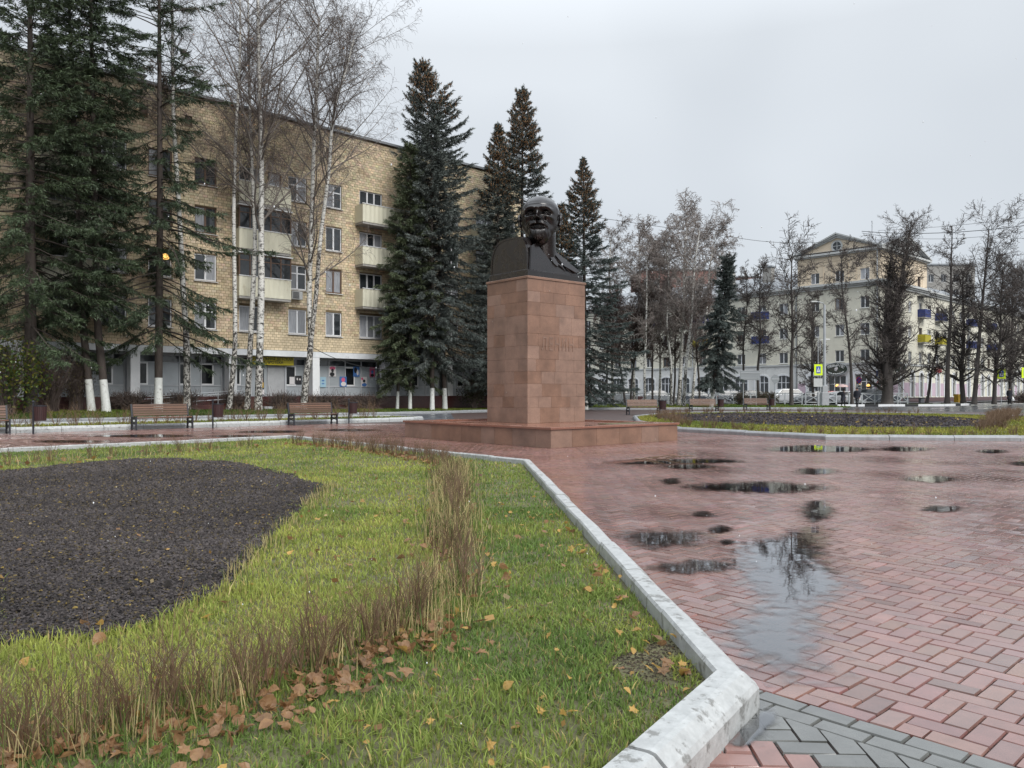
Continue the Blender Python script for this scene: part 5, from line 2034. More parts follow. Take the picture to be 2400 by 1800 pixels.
# --- galvanised pedestrian fence with crossed braces
def fence(pts, label, step=1.55, z=0.24, h=1.05):
    t = thing("pedestrian_fence", label, "fence", (pts[0][0], pts[0][1], z))
    o0 = Vector((pts[0][0], pts[0][1], 0))
    pm = MB().box(-0.06, 0.06, -0.04, 0.04, -0.2, h + 0.03).mesh("post")
    for p, q in zip(pts[:-1], pts[1:]):
        p, q = Vector((*p, 0)) - o0, Vector((*q, 0)) - o0
        n = max(1, round((q - p).length / step))
        a = math.atan2((q - p).y, (q - p).x)
        for i in range(n + 1):
            c = p.lerp(q, i / n)
            o = link("post", pm, M_galv, t)
            o.location = c
            o.rotation_euler = (0, 0, a)
        rl = MB().bar(p + Vector((0, 0, h - 0.02)), q + Vector((0, 0, h - 0.02)), 0.075).build("top_rail", M_galv, t)
        MB().bar(p + Vector((0, 0, 0.13)), q + Vector((0, 0, 0.13)), 0.075).build("bottom_rail", M_galv, t)
        for i in range(n):
            c, d = p.lerp(q, i / n), p.lerp(q, (i + 1) / n)
            e = (d - c).normalized()
            c, d = c + e * 0.05, d - e * 0.05
            br = MB().bar(c + Vector((0, 0, 0.16)), d + Vector((0, 0, h - 0.05)), 0.055).bar(c + Vector((0, 0, h - 0.05)) + e.cross(Vector((0, 0, 1))) * 0.057, d + Vector((0, 0, 0.16)) + e.cross(Vector((0, 0, 1))) * 0.057, 0.055)
            br.build("cross_brace", M_galv, t)
    return t


fence([(X_at(1385, 81), 81), (X_at(1640, 79.5), 79.5), (X_at(1880, 78.5), 78.5)], "grey steel pedestrian fence with crossed braces behind the park trees and benches")
fence([(X_at(1888, 79.0), 79.0), (X_at(1960, 79.5), 79.5)], "short grey crossed brace fence left of the woman with the umbrella")
fence([(X_at(1990, 80.0), 80.0), (X_at(2080, 82), 82.0), (X_at(2127, 84), 84.0)], "grey crossed brace fence in front of the dark parked car and the thick shaggy lime")


# --- cars
def car_body_mesh(L, W, prof, roofw=0.74):
    """prof: (x, z_belt_or_roof) upper outline from the front to the back; lower body is common"""
    mb = MB()
    hw = W / 2
    secs = prof
    vs, fs = [], []
    n = 0
    for x, zb, zr in secs:                    # bonnet/belt height and roof height
        up = zr > zb + 0.02
        ins = hw * (1 - 0.03)
        end = 0.90 if x in (secs[0][0], secs[-1][0]) else 1.0
        ring = [(x, -hw * end * 0.92, 0.22), (x, -hw * end, 0.42), (x, -hw * end * 0.99, zb - 0.10), (x, -ins * end * 0.95, zb), (x, -hw * roofw * end, zr), (x, 0, zr + (0.02 if up else 0.01)),
                (x, hw * roofw * end, zr), (x, ins * end * 0.95, zb), (x, hw * end * 0.99, zb - 0.10), (x, hw * end, 0.42), (x, hw * end * 0.92, 0.22)]
        vs += ring
        n = len(ring)
    m = len(secs)
    for i in range(m - 1):
        for k in range(n - 1):
            a = i * n + k
            fs.append((a, a + n, a + n + 1, a + 1))
        fs.append((i * n, i * n + n - 1, (i + 1) * n + n - 1, (i + 1) * n))
    fs.append(tuple(range(n)))
    fs.append(tuple((m - 1) * n + k for k in range(n - 1, -1, -1)))
    mb.add(vs, fs)
    return mb.mesh("body", smooth=False)


CARM = {}


def car(name, label, loc, rot, kind, paint, group="cars parked along the road"):
    t = thing(name, label, "car", loc, rot, group)
    if kind not in CARM:
        if kind == 'sedan':
            L, W = 4.5, 1.75
            prof = [(-2.25, 0.62, 0.66), (-2.1, 0.74, 0.77), (-1.05, 0.92, 0.95), (-0.35, 0.96, 1.40), (0.3, 0.97, 1.46), (0.95, 0.98, 1.42), (1.65, 1.0, 1.06), (2.15, 0.96, 0.99), (2.25, 0.80, 0.84)]
            gl = (-1.0, -0.32, 0.92, 1.62, 0.98, 1.40)
        elif kind == 'hatch':
            L, W = 4.1, 1.75
            prof = [(-2.05, 0.66, 0.70), (-1.9, 0.80, 0.83), (-1.0, 0.98, 1.01), (-0.35, 1.02, 1.48), (0.3, 1.03, 1.54), (1.3, 1.04, 1.50), (1.95, 1.04, 1.12), (2.05, 0.85, 0.9)]
            gl = (-0.95, -0.32, 1.25, 1.92, 1.05, 1.48)
        else:
            L, W = 4.6, 1.85
            prof = [(-2.3, 0.78, 0.82), (-2.15, 0.95, 0.98), (-1.25, 1.08, 1.11), (-0.6, 1.12, 1.68), (0.1, 1.13, 1.74), (1.6, 1.14, 1.70), (2.2, 1.12, 1.25), (2.3, 0.9, 0.95)]
            gl = (-1.18, -0.58, 1.55, 2.17, 1.15, 1.66)
        bodym = car_body_mesh(L, W, prof)
        hw = W / 2
        x0, x1, x2, x3, zb, zr = gl
        ym, yr = hw * 0.945, hw * 0.76

        def quad(a, b, c, d):
            return MB().add([a, b, c, d], [(0, 1, 2, 3)])
        side = MB()
        for s in (-1, 1):
            for (xa, xb, xc, xd) in ((x0 + 0.18, (x0 + x3) / 2 - 0.08, (x0 + x3) / 2 - 0.08, x1 + 0.10), ((x0 + x3) / 2 + 0.04, x3 - 0.2, x2 + 0.02, (x0 + x3) / 2 + 0.04)):
                pts = [(xa, s * (ym + 0.012), zb), (xb, s * (ym + 0.012), zb), (xc, s * (yr + 0.02), zr - 0.03), (xd, s * (yr + 0.02), zr - 0.03)]
                inn = [(x, y - s * 0.03, z) for x, y, z in pts]
                side.add(pts + inn, [(0, 1, 2, 3) if s < 0 else (3, 2, 1, 0), (0, 1, 5, 4), (1, 2, 6, 5), (2, 3, 7, 6), (3, 0, 4, 7)])
        ws = MB()
        for xa, xb, sg in ((x0, x1, -1), (x3, x2, 1)):
            pts = [(xa + sg * 0.01, -ym * 0.88, zb + 0.03), (xa + sg * 0.01, ym * 0.88, zb + 0.03), (xb + sg * 0.02, yr * 0.9, zr - 0.02), (xb + sg * 0.02, -yr * 0.9, zr - 0.02)]
            ws.add(pts + [(x - sg * 0.03, y, z - 0.02) for x, y, z in pts], [(0, 1, 2, 3), (0, 1, 5, 4), (1, 2, 6, 5), (2, 3, 7, 6), (3, 0, 4, 7)])
        tyre = MB()
        nn = 18
        tyre.add([(r * math.cos(2 * math.pi * i / nn), y, r * math.sin(2 * math.pi * i / nn)) for r, y in ((0.2, -0.1), (0.30, -0.1), (0.32, -0.07), (0.32, 0.07), (0.30, 0.1), (0.2, 0.1)) for i in range(nn)],
                 [(j * nn + i, j * nn + (i + 1) % nn, (j + 1) * nn + (i + 1) % nn, (j + 1) * nn + i) for j in range(5) for i in range(nn)])
        rim = MB()
        rim.lathe([(0.02, -0.09), (0.21, -0.10), (0.21, 0.10), (0.02, 0.09)], 14)
        rim.v = [(x, z, y) for x, y, z in rim.v]
        CARM[kind] = (bodym, side.mesh("side_window"), ws.mesh("windscreen"), tyre.mesh("tyre", True), rim.mesh("rim"), L, W, prof)
    bm_, sw, wsn, ty, ri, L, W, prof = CARM[kind]
    o = link("body", bm_, None, t)
    setmat(o, paint)
    link("side_window", sw, M_carglass, t)
    link("windscreen", wsn, M_carglass, t)
    for sx in (-0.6 * L / 2, 0.61 * L / 2):
        for sy in (-1, 1):
            w = link("wheel", ty, M_rubber, t)
            w.location = (sx, sy * (W / 2 - 0.09), 0.31)
            link("rim", ri, M_rim, w)
    for s in (-1, 1):
        z = prof[1][1] - 0.12
        MB().bbox(-L / 2 - 0.012, -L / 2 + 0.12, s * W * 0.34 - 0.16, s * W * 0.34 + 0.16, z - 0.09, z + 0.06, 0.02).build("headlight", M_head, t)
        z = prof[-1][1] - 0.05
        MB().bbox(L / 2 - 0.12, L / 2 + 0.012, s * W * 0.37 - 0.12, s * W * 0.37 + 0.12, z - 0.16, z + 0.08, 0.02).build("tail_light", M_tail, t)
        MB().ball((-0.38 * L / 2, s * (W / 2 + 0.08), prof[2][1] + 0.06), (0.07, 0.1, 0.07), 8, 6).build("mirror", paint, t)
    MB().box(-L / 2 - 0.02, -L / 2 + 0.1, -W * 0.42, W * 0.42, 0.25, 0.36).box(L / 2 - 0.1, L / 2 + 0.02, -W * 0.42, W * 0.42, 0.25, 0.38).build("bumper", M_black, t)
    MB().box(L / 2 + 0.006, L / 2 + 0.03, -0.26, 0.26, 0.55, 0.66).box(-L / 2 - 0.03, -L / 2 - 0.006, -0.26, 0.26, 0.40, 0.51).build("number_plate", M_signwhite, t)
    return t


PT = {k: mat("car_paint_" + k, c, 0.28, coat=0.5) for k, c in dict(white=(0.62, 0.63, 0.64), black=(0.02, 0.021, 0.024), dark=(0.035, 0.042, 0.055), grey=(0.16, 0.17, 0.18), silver=(0.42, 0.44, 0.46), red=(0.36, 0.02, 0.03)).items()}
for u, Y, rot, kind, pk, lab in (
        (1436, 100, 5, 'suv', 'grey', "grey tall car behind the fence, just right of the big blue spruce"),
        (1548, 98, 185, 'hatch', 'grey', "grey car behind the fence and the middle of the birch grove"),
        (1640, 97, 182, 'sedan', 'dark', "dark car behind the fence left of the whitewashed spruce trunk"),
        (1718, 96, 180, 'hatch', 'grey', "grey hatchback with red tail lamps behind the fence, right of the whitewashed spruce trunk"),
        (1752, 92, 5, 'hatch', 'black', "black car behind the fence below the grey signboard"),
        (1836, 95, 8, 'suv', 'white', "white off-road car behind the fence beside the round sign"),
        (1905, 90, 8, 'sedan', 'grey', "grey saloon behind the crossing sign post"),
        (1958, 91, 180, 'sedan', 'red', "red saloon behind the woman with the umbrella"),
        (1966, 87.5, 0, 'sedan', 'white', "white saloon nosing out beside the grey concrete pillar"),
        (2052, 87.5, 172, 'suv', 'dark', "dark grey estate car behind the man and the crossed brace fence")):
    car("parked_car", lab, (X_at(u, Y), Y, 0.06), R(rot), kind, PT[pk])


# --- people
def person(label, loc, rot, lean=0.0, coat_len=0.62, hat=True, arm_up=False, step=0.20, bag=False, h=1.75):
    t = thing("person", label, "person", loc, rot)
    k = h / 1.75
    me = bpy.data.meshes.new("body")
    P = {'pel': (0, 0, 0.95), 'sp': (0, -0.01, 1.18), 'ch': (0, -0.02, 1.36), 'nk': (0, -0.03, 1.50), 'hd': (0, -0.06, 1.62), 'tp': (0, -0.05, 1.72),
         'hl': (0.09, 0, 0.90), 'kl': (0.10, -step * 0.6 - 0.02, 0.50), 'al': (0.10, -step, 0.09), 'tl': (0.11, -step - 0.17, 0.04),
         'hr': (-0.09, 0, 0.90), 'kr': (-0.10, step * 0.25, 0.50), 'ar': (-0.10, step, 0.10), 'tr': (-0.11, step - 0.16, 0.04),
         'sl': (0.19, -0.01, 1.42), 'el': (0.25, 0.05, 1.14), 'wl': (0.22, -0.06, 0.90), 'fl': (0.215, -0.10, 0.81),
         'sr': (-0.19, -0.01, 1.42), 'er': (-0.25, 0.03, 1.14), 'wr': (-0.22, -0.08, 0.90), 'fr': (-0.215, -0.12, 0.81)}
    if arm_up:
        P['er'] = (-0.27, -0.10, 1.18)
        P['wr'] = (-0.20, -0.28, 1.32)
        P['fr'] = (-0.19, -0.33, 1.40)
    Rr = dict(pel=.15, sp=.14, ch=.155, nk=.062, hd=.10, tp=.065, hl=.095, kl=.065, al=.05, tl=.04, hr=.095, kr=.065, ar=.05, tr=.04,
              sl=.075, el=.05, wl=.036, fl=.04, sr=.075, er=.05, wr=.036, fr=.04)
    E = [('pel', 'sp'), ('sp', 'ch'), ('ch', 'nk'), ('nk', 'hd'), ('hd', 'tp'), ('pel', 'hl'), ('hl', 'kl'), ('kl', 'al'), ('al', 'tl'), ('pel', 'hr'), ('hr', 'kr'), ('kr', 'ar'), ('ar', 'tr'),
         ('ch', 'sl'), ('sl', 'el'), ('el', 'wl'), ('wl', 'fl'), ('ch', 'sr'), ('sr', 'er'), ('er', 'wr'), ('wr', 'fr')]
    names = list(P)
    me.from_pydata([tuple(c * k for c in P[n]) for n in names], [(names.index(a), names.index(b)) for a, b in E], [])
    o = bpy.data.objects.new("body", me)
    COL.objects.link(o)
    o.modifiers.new("skin", 'SKIN')
    for i, n in enumerate(names):
        me.skin_vertices[0].data[i].radius = (Rr[n] * k, Rr[n] * k * (0.8 if n in ('pel', 'sp', 'ch') else 1))
        me.skin_vertices[0].data[i].use_root = n == 'pel'
    sd = o.modifiers.new("sub", 'SUBSURF')
    sd.levels = sd.render_levels = 1
    dg = bpy.context.evaluated_depsgraph_get()
    nm = bpy.data.meshes.new_from_object(o.evaluated_get(dg))
    bpy.data.objects.remove(o)
    nm.polygons.foreach_set("use_smooth", np.ones(len(nm.polygons), dtype=bool))
    nm.materials.clear()
    nm.materials.append(M_coat)
    nm.materials.append(M_skin)
    nm.materials.append(M_trouser)
    for p in nm.polygons:
        c = p.center
        p.material_index = 1 if (c.z > 1.50 * k or (abs(c.x) > 0.15 and c.z < 0.86 * k and c.z > 0.7)) else (2 if c.z < 0.85 * k else 0)
    bo = bpy.data.objects.new("body", nm)
    COL.objects.link(bo)
    bo.parent = t
    # face: nose, chin, ears
    f = MB().ball((0, -0.165 * k, 1.62 * k), (0.018, 0.03, 0.03), 8, 5)
    f.build("nose", M_skin, t)
    # coat shell
    ct = MB()
    sec = [(0.21, 0.15, 1.46), (0.245, 0.165, 1.36), (0.235, 0.165, 1.15), (0.225, 0.165, 1.0), (0.25, 0.19, 0.85), (0.265, 0.215, 1.46 - coat_len)]
    n = 16
    vs = [(a * k * math.cos(2 * math.pi * i / n), (b * math.sin(2 * math.pi * i / n) - 0.01) * k, z * k) for a, b, z in sec for i in range(n)]
    fs = [(j * n + i, (j + 1) * n + i, (j + 1) * n + (i + 1) % n, j * n + (i + 1) % n) for j in range(len(sec) - 1) for i in range(n)]
    ct.add(vs, fs)
    ct.add([(0.08 * k * math.cos(2 * math.pi * i / n), (0.075 * math.sin(2 * math.pi * i / n) - 0.03) * k, 1.53 * k) for i in range(n)] + vs[:n], [(i, (i + 1) % n, n + (i + 1) % n, n + i) for i in range(n)])
    for a, b, c in (('sl', 'el', 'wl'), ('sr', 'er', 'wr')):
        ct.tube([Vector(P[a]) * k, Vector(P[b]) * k, Vector(P[c]) * k], [0.095 * k, 0.075 * k, 0.06 * k], 10)
    ct.build("coat", M_coat, t, smooth=True)
    for s in ('l', 'r'):
        MB().ball((Vector(P['t' + s]) + Vector((0, 0.05, 0.01))) * k, (0.05, 0.14, 0.05), 10, 6).build("shoe", M_black, t)
        w, fv = Vector(P['w' + s]) * k, Vector(P['f' + s]) * k
        hm = MB()
        d = (fv - w).normalized()
        for i in range(4):
            off = Vector((0, 0.030 - 0.02 * i, 0)) if not arm_up else Vector((0.03 - 0.02 * i, 0, 0))
            Lf = 0.075 - 0.006 * abs(i - 1)
            b0 = fv + off
            hm.tube([b0, b0 + d * Lf * 0.6, b0 + d * Lf + Vector((0, -0.02, 0))], [0.010, 0.009, 0.007], 5)
        hm.tube([w + d * 0.03 + Vector((0, -0.03, 0)), w + d * 0.08 + Vector((0, -0.055, 0))], [0.011, 0.008], 5)
        hm.build("fingers", M_skin, t)
    if hat:
        MB().lathe([(0.118, 1.655), (0.125, 1.70), (0.10, 1.765), (0.04, 1.80), (0.002, 1.805)], 14, (0, -0.05)).build("cap", M_coat, t, smooth=True)
    else:
        MB().ball((0, -0.04, 1.67 * k), (0.115 * k, 0.125 * k, 0.12 * k), 12, 8).build("hair", M_black, t, smooth=True)
    return t, P, k


PY = 71.0
t1, P_, k_ = person("person in a long dark coat with a bag strap walking under a flowered umbrella", (X_at(1976, PY), PY, 0.02), R(25), coat_len=0.85, hat=False, arm_up=True, step=0.12, h=1.62)
t2, P2, k2 = person("person in a dark cap, dark jacket and trousers striding beside the umbrella", (X_at(2009, PY + 0.3), PY + 0.3, 0.02), R(-35), coat_len=0.66, step=0.26, h=1.74)
t3, P3, k3 = person("person in dark clothes with a white bag standing at the far crossing sign", (X_at(2366, 84), 84, 0.1), R(-15), coat_len=0.9, hat=True, step=0.08, h=1.72)
# umbrella held over the head
um = thing("umbrella", "pale flowered umbrella held over the woman in the long coat", "umbrella", (X_at(1976, PY) - 0.10, PY - 0.24, 0.02), R(25))
MB().tube([(0, 0, 1.22), (0.0, 0.06, 2.08)], 0.010, 6).build("shaft", M_iron, um)
M_umb = mat("flowered_umbrella_cloth", (0.55, 0.50, 0.50), 0.5, noise=(9, 1.0, (0.36, 0.14, 0.10)))
cn = MB()
n = 8
rings = [(0.02, 2.06), (0.25, 2.02), (0.42, 1.93), (0.52, 1.80)]
vs = []
for r_, z in rings:
    for i in range(16):
        a = 2 * math.pi * i / 16
        dd = 0.03 if (i % 2 and r_ > 0.3) else 0
        vs.append((r_ * math.cos(a), 0.06 + r_ * math.sin(a), z + dd))
fs = [(j * 16 + i, j * 16 + (i + 1) % 16, (j + 1) * 16 + (i + 1) % 16, (j + 1) * 16 + i) for j in range(3) for i in range(16)]
cn.add(vs, fs).build("canopy", M_umb, um, smooth=True)
for i in range(8):
    a = 2 * math.pi * i * 2 / 16
    MB().tube([(0.0, 0.06, 2.04), (0.25 * math.cos(a), 0.06 + 0.25 * math.sin(a), 2.0), (0.52 * math.cos(a), 0.06 + 0.52 * math.sin(a), 1.79)], 0.006, 4).build("rib", M_iron, um)
bgp = thing("carrier_bag", "white carrier bag hanging from the hand of the person at the far crossing sign", "bag", (X_at(2366, 84) + 0.30, 83.95, 0.1), 0)
MB().lathe([(0.06, 0.36), (0.15, 0.38), (0.17, 0.55), (0.09, 0.72), (0.03, 0.80)], 10).build("sack", M_signwhite, bgp)
MB().tube([(-0.03, 0, 0.79), (-0.02, 0, 0.88), (0.02, 0, 0.88), (0.03, 0, 0.79)], 0.012, 5).build("handle", M_signwhite, bgp)


# --- road signs
def post_sign(name, label, u, Y, z0, ztop, build, rot=0.0, r=0.035, m=None):
    t = thing(name, label, "road sign", (X_at(u, Y), Y, z0), rot)
    MB().tube([(0, 0.06, 0), (0, 0.06, ztop - z0)], r, 8).build("post", m or M_galv, t)
    build(t)
    return t


def crossing_panel(t, z, w, h, border=True, pend=True):
    b = 0.19 if border else 0.0
    if border:
        MB().bbox(-w / 2 - b, w / 2 + b, -0.01, 0.02, z - h / 2 - b, z + h / 2 + b, 0.002).build("bright_border", M_yg, t)
    MB().box(-w / 2, w / 2, -0.02, -0.0102, z - h / 2, z + h / 2).build("panel", M_signblue, t)
    tri = MB().add([(-w * 0.42, -0.024, z - h * 0.36), (w * 0.42, -0.024, z - h * 0.36), (0, -0.024, z + h * 0.40)], [(0, 1, 2)])
    tri.build("white_triangle", M_signwhite, t)
    f = MB()
    q = w * 0.5
    for a, c, th in (((0, 0.18), (0.02, -0.1), 0.13), ((0.0, -0.1), (0.18, -0.38), 0.09), ((0.02, -0.1), (-0.2, -0.38), 0.09), ((0, 0.12), (0.18, -0.02), 0.07), ((0, 0.12), (-0.17, -0.0), 0.07)):
        f.bar((a[0] * q, -0.028, z + a[1] * q * 1.6), (c[0] * q, -0.028, z + c[1] * q * 1.6), th * q, 0.006, up=(0, 1, 0))
    f.ball((0.0, -0.028, z + q * 0.46), (0.085 * q, 0.004, 0.085 * q), 8, 5)
    for i in range(3):
        f.box(-w * 0.36 + i * w * 0.27, -w * 0.36 + i * w * 0.27 + w * 0.16, -0.027, -0.0245, z - h * 0.355, z - h * 0.30)
    f.build("walking_figure", M_black, t)


def bld(t):
    crossing_panel(t, 3.38, 0.42, 0.68)
    MB().bbox(-0.44, 0.40, 0.0, 0.02, 1.75, 2.55, 0.002).build("plate_back", M_trim, t)
    MB().tube([(0, 0.06, 0), (0, 0.06, 1.2)], 0.11, 8).build("post_sleeve", M_concrete, t)


post_sign("crossing_sign", "yellow green bordered crossing sign with a grey plate under it, near the umbrella", 1918, 76, 0.15, 6.7, bld)
post_sign("crossing_sign", "yellow green bordered crossing sign before the limes at the far right", 2347, 84, 0.15, 7.6, lambda t: crossing_panel(t, 3.2, 0.42, 0.68), rot=R(-20))
post_sign("crossing_sign", "yellow green bordered crossing sign cut by the right edge of the picture", 2404, 80, 0.1, 5.0, lambda t: crossing_panel(t, 3.25, 0.42, 0.68))


def bld(t):
    crossing_panel(t, 3.05, 0.66, 0.8, border=False)
    MB().yprism([(0.29 * math.cos(2 * math.pi * i / 20), 2.1 + 0.36 * math.sin(2 * math.pi * i / 20)) for i in range(20)], -0.02, 0.0).build("rim", M_signred, t)
    MB().yprism([(0.225 * math.cos(2 * math.pi * i / 20), 2.1 + 0.29 * math.sin(2 * math.pi * i / 20)) for i in range(20)], -0.026, -0.0205).build("disc", M_signwhite, t)
    o = link("lettering", text_mesh("20", 0.36, 0.003, True), M_black, t)
    o.location = (0, -0.03, 2.1)


post_sign("speed_limit_sign", "blue crossing sign with a round 20 limit sign under it, beside the thick shaggy lime", 2061, 81, 0.15, 3.6, bld, m=M_galv)


def bld(t):
    n = 20
    MB().yprism([(0.31 * math.cos(2 * math.pi * i / n), 2.55 + 0.36 * math.sin(2 * math.pi * i / n)) for i in range(n)], -0.02, 0.0).build("rim", M_signred, t)
    MB().yprism([(0.25 * math.cos(2 * math.pi * i / n), 2.55 + 0.30 * math.sin(2 * math.pi * i / n)) for i in range(n)], -0.026, -0.0205).build("disc", M_signblue, t)
    MB().bar((-0.19, -0.03, 2.33), (0.19, -0.03, 2.77), 0.07, 0.006, up=(0, 1, 0)).bar((-0.19, -0.03, 2.77), (0.19, -0.03, 2.33), 0.07, 0.006, up=(0, 1, 0)).build("red_cross", M_signred, t)
    MB().bbox(-0.30, 0.30, -0.015, 0.0, 1.72, 2.1, 0.002).build("plate", M_signwhite, t)
    MB().box(-0.12, 0.18, -0.02, -0.0155, 1.83, 1.90).box(-0.05, 0.08, -0.02, -0.0155, 1.90, 1.97).build("tow_truck_mark", M_black, t)


post_sign("no_stopping_sign", "round no stopping sign over a small white plate in front of the lit cafe window", 2013, 84, 0.12, 3.0, bld)


def bld(t):
    MB().bbox(-0.95, 0.95, -0.02, 0.02, 2.35, 3.22, 0.004).build("panel", M_signback, t)
    for x in (-0.62, 0.62):
        MB().tube([(x, 0.07, 0), (x, 0.07, 3.1)], 0.04, 6).build("post", M_galv, t)
    MB().box(-0.9, 0.9, -0.045, -0.0205, 2.5, 2.55).box(-0.9, 0.9, -0.045, -0.0205, 3.0, 3.05).build("batten", M_galv, t)


t = thing("direction_board", "grey back of a wide road signboard on two posts beside the narrow spruce", "road sign", (X_at(1758, 72), 72, 0.12), R(8))
bld(t)


def bld(t):
    n = 24
    MB().yprism([(0.36 * math.cos(2 * math.pi * i / n), 2.42 + 0.38 * math.sin(2 * math.pi * i / n)) for i in range(n)], -0.02, 0.0).build("disc", M_signback, t)
    MB().box(-0.3, 0.3, -0.04, -0.0205, 2.38, 2.46).build("batten", M_galv, t)


post_sign("round_sign", "grey back of a round road sign before the white off-road car", 1817, 70, 0.12, 2.95, bld)


def bld(t):
    MB().bbox(-0.42, 0.42, -0.015, 0.0, 2.75, 3.05, 0.002).build("plate", M_signwhite, t)
    MB().box(-0.3, 0.3, -0.02, -0.0155, 2.84, 2.89).box(-0.3, 0.1, -0.02, -0.0155, 2.93, 2.97).build("print", M_black, t)


post_sign("street_name_plate", "small white street plate on a post under the round green sign", 2111, 86, 0.12, 3.0, bld)
# street lamp on a concrete pillar
lp = thing("street_lamp", "tall grey street lamp mast rising from a stout concrete pillar by the crossing sign", "street lamp", (X_at(1932.5, 77), 77, 0.1))
MB().tube([(0, 0, 1.6), (0, 0, 9.8)], [0.15, 0.10], 10).build("mast", M_galv, lp)
MB().bbox(-0.33, 0.33, -0.30, 0.30, 0, 1.25, 0.03).bbox(-0.25, 0.25, -0.24, 0.24, 1.251, 1.9, 0.03).build("pillar", M_concrete, lp)
MB().tube([(0, 0, 9.7), (-0.2, -0.1, 9.95), (-0.9, -0.3, 10.1)], [0.05, 0.045, 0.04], 6).build("arm", M_galv, lp)
MB().bbox(-1.45, -0.85, -0.42, -0.18, 10.02, 10.14, 0.03).build("lamp_head", M_trim, lp)
lp2 = thing("street_lamp", "slim street lamp post with short arm above the near crossing sign", "street lamp", (X_at(1922, 80), 80, 0.1))
MB().tube([(0, 0, 0), (0, 0, 6.6)], 0.06, 8).build("mast", M_galv, lp2)
MB().tube([(0, 0, 6.55), (0.5, -0.05, 6.65)], 0.035, 6).bbox(0.45, 0.95, -0.12, 0.08, 6.58, 6.70, 0.02).build("lamp_head", M_signwhite, lp2)
# yellow grit bin by the far wall, stone bench, planters
gb = thing("grit_bin", "yellow plastic bin standing between lime trunks under the arched windows", "bin", (X_at(2246, 96), 96, 0.14), R(20))
MB().bbox(-0.38, 0.38, -0.3, 0.3, 0, 0.72, 0.03).build("tub", M_ochre, gb)
MB().yprism([(-0.42, 0.722), (0.42, 0.722), (0.36, 0.95), (-0.42, 1.02)], -0.33, 0.33).build("lid", M_ochre, gb)
sb = thing("street_bench", "dark low bench with pale stone ends below the arched windows", "bench", (X_at(2142, 93), 93, 0.14), R(10))
MB().bbox(-1.3, 1.3, -0.25, 0.25, 0.52, 0.62, 0.01).build("seat", M_black, sb)
for x in (-1.0, 1.0):
    MB().bbox(x - 0.22, x + 0.22, -0.22, 0.22, 0, 0.52, 0.01).build("leg", M_concrete, sb)
# stone planter with a low conifer in front of the far bench row
# --- overhead cables
def cable(p, q, sag, label, r=0.018):
    p, q = Vector(p), Vector(q)
    pts = [p.lerp(q, i / 14) - Vector((0, 0, sag * 4 * (i / 14) * (1 - i / 14))) for i in range(15)]
    o = MB().tube(pts, r, 4).build("overhead_cable", M_wire)
    tag(o, label, "cable", "cables strung over the road")
    return o


def PX(u, v, Y):
    return (X_at(u, Y), Y, Z_at(v, Y))


cable(PX(1330, 500, 70), PX(1720, 556, 78), 0.0, "thin cable dipping from the spruce tops towards the peach pediment, left part", 0.02)
cable(PX(1720, 556, 78), PX(1990, 560, 84), 0.5, "thin cable running level past the left slope of the pediment", 0.02)
cable(PX(2020, 542, 92), PX(2420, 526, 74), 0.5, "thickest cable from the roof antenna to the right edge", 0.035)
cable(PX(2020, 546, 92), PX(2420, 538, 76), 0.8, "second cable from the roof antenna, just under the thick one", 0.02)
cable(PX(2060, 540, 96), PX(2420, 508, 78), 0.2, "highest of the cables leaving the picture at the right", 0.02)
cable(PX(2300, 648, 110), PX(2420, 649, 100), 0.1, "low cable at the right edge beside the lime crowns", 0.025)
cable(PX(729, 812, 46.3), PX(1014, 846, 51.0), 0.9, "dark cable sagging from the twin birch to the spruce trunks in front of the library", 0.018)
# ------------------------------------------------------------------ trees
def seg_arrays(segs, n=3):
    if not segs:
        return np.zeros((0, 3)), np.zeros((0, 4), int)
    P0 = np.array([s[0] for s in segs], float)
    P1 = np.array([s[1] for s in segs], float)
    R0 = np.array([s[2] for s in segs])[:, None]
    R1 = np.array([s[3] for s in segs])[:, None]
    D = P1 - P0
    D /= np.linalg.norm(D, axis=1, keepdims=True) + 1e-9
    ref = np.where(np.abs(D[:, 2:3]) < 0.9, np.array([[0, 0, 1.0]]), np.array([[1.0, 0, 0]]))
    Sx = np.cross(D, ref)
    Sx /= np.linalg.norm(Sx, axis=1, keepdims=True) + 1e-9
    T = np.cross(D, Sx)
    m = len(segs)
    V = np.zeros((m, 2 * n, 3))
    for k in range(n):
        a = 2 * math.pi * k / n
        o = Sx * math.cos(a) + T * math.sin(a)
        V[:, k] = P0 + o * R0
        V[:, n + k] = P1 + o * R1
    q = np.array([(k, (k + 1) % n, n + (k + 1) % n, n + k) for k in range(n)])
    Fq = (np.arange(m)[:, None, None] * 2 * n + q[None]).reshape(-1, 4)
    return V.reshape(-1, 3), Fq


def seg_obj(name, segs, n, m, parent, kind=None):
    if not segs:
        return None
    V, Fq = seg_arrays(segs, n)
    return link(name, mesh_np(name, V, [Fq], smooth=n > 4), m, parent, kind)


def rv(rr, s=1.0):
    return Vector((rr.gauss(0, s), rr.gauss(0, s), rr.gauss(0, s)))


def side_dir(rr, d, ang):
    p = d.cross(rv(rr))
    if p.length < 1e-4:
        p = Vector((1, 0, 0))
    p.normalize()
    return (d * math.cos(ang) + p * math.sin(ang)).normalized()


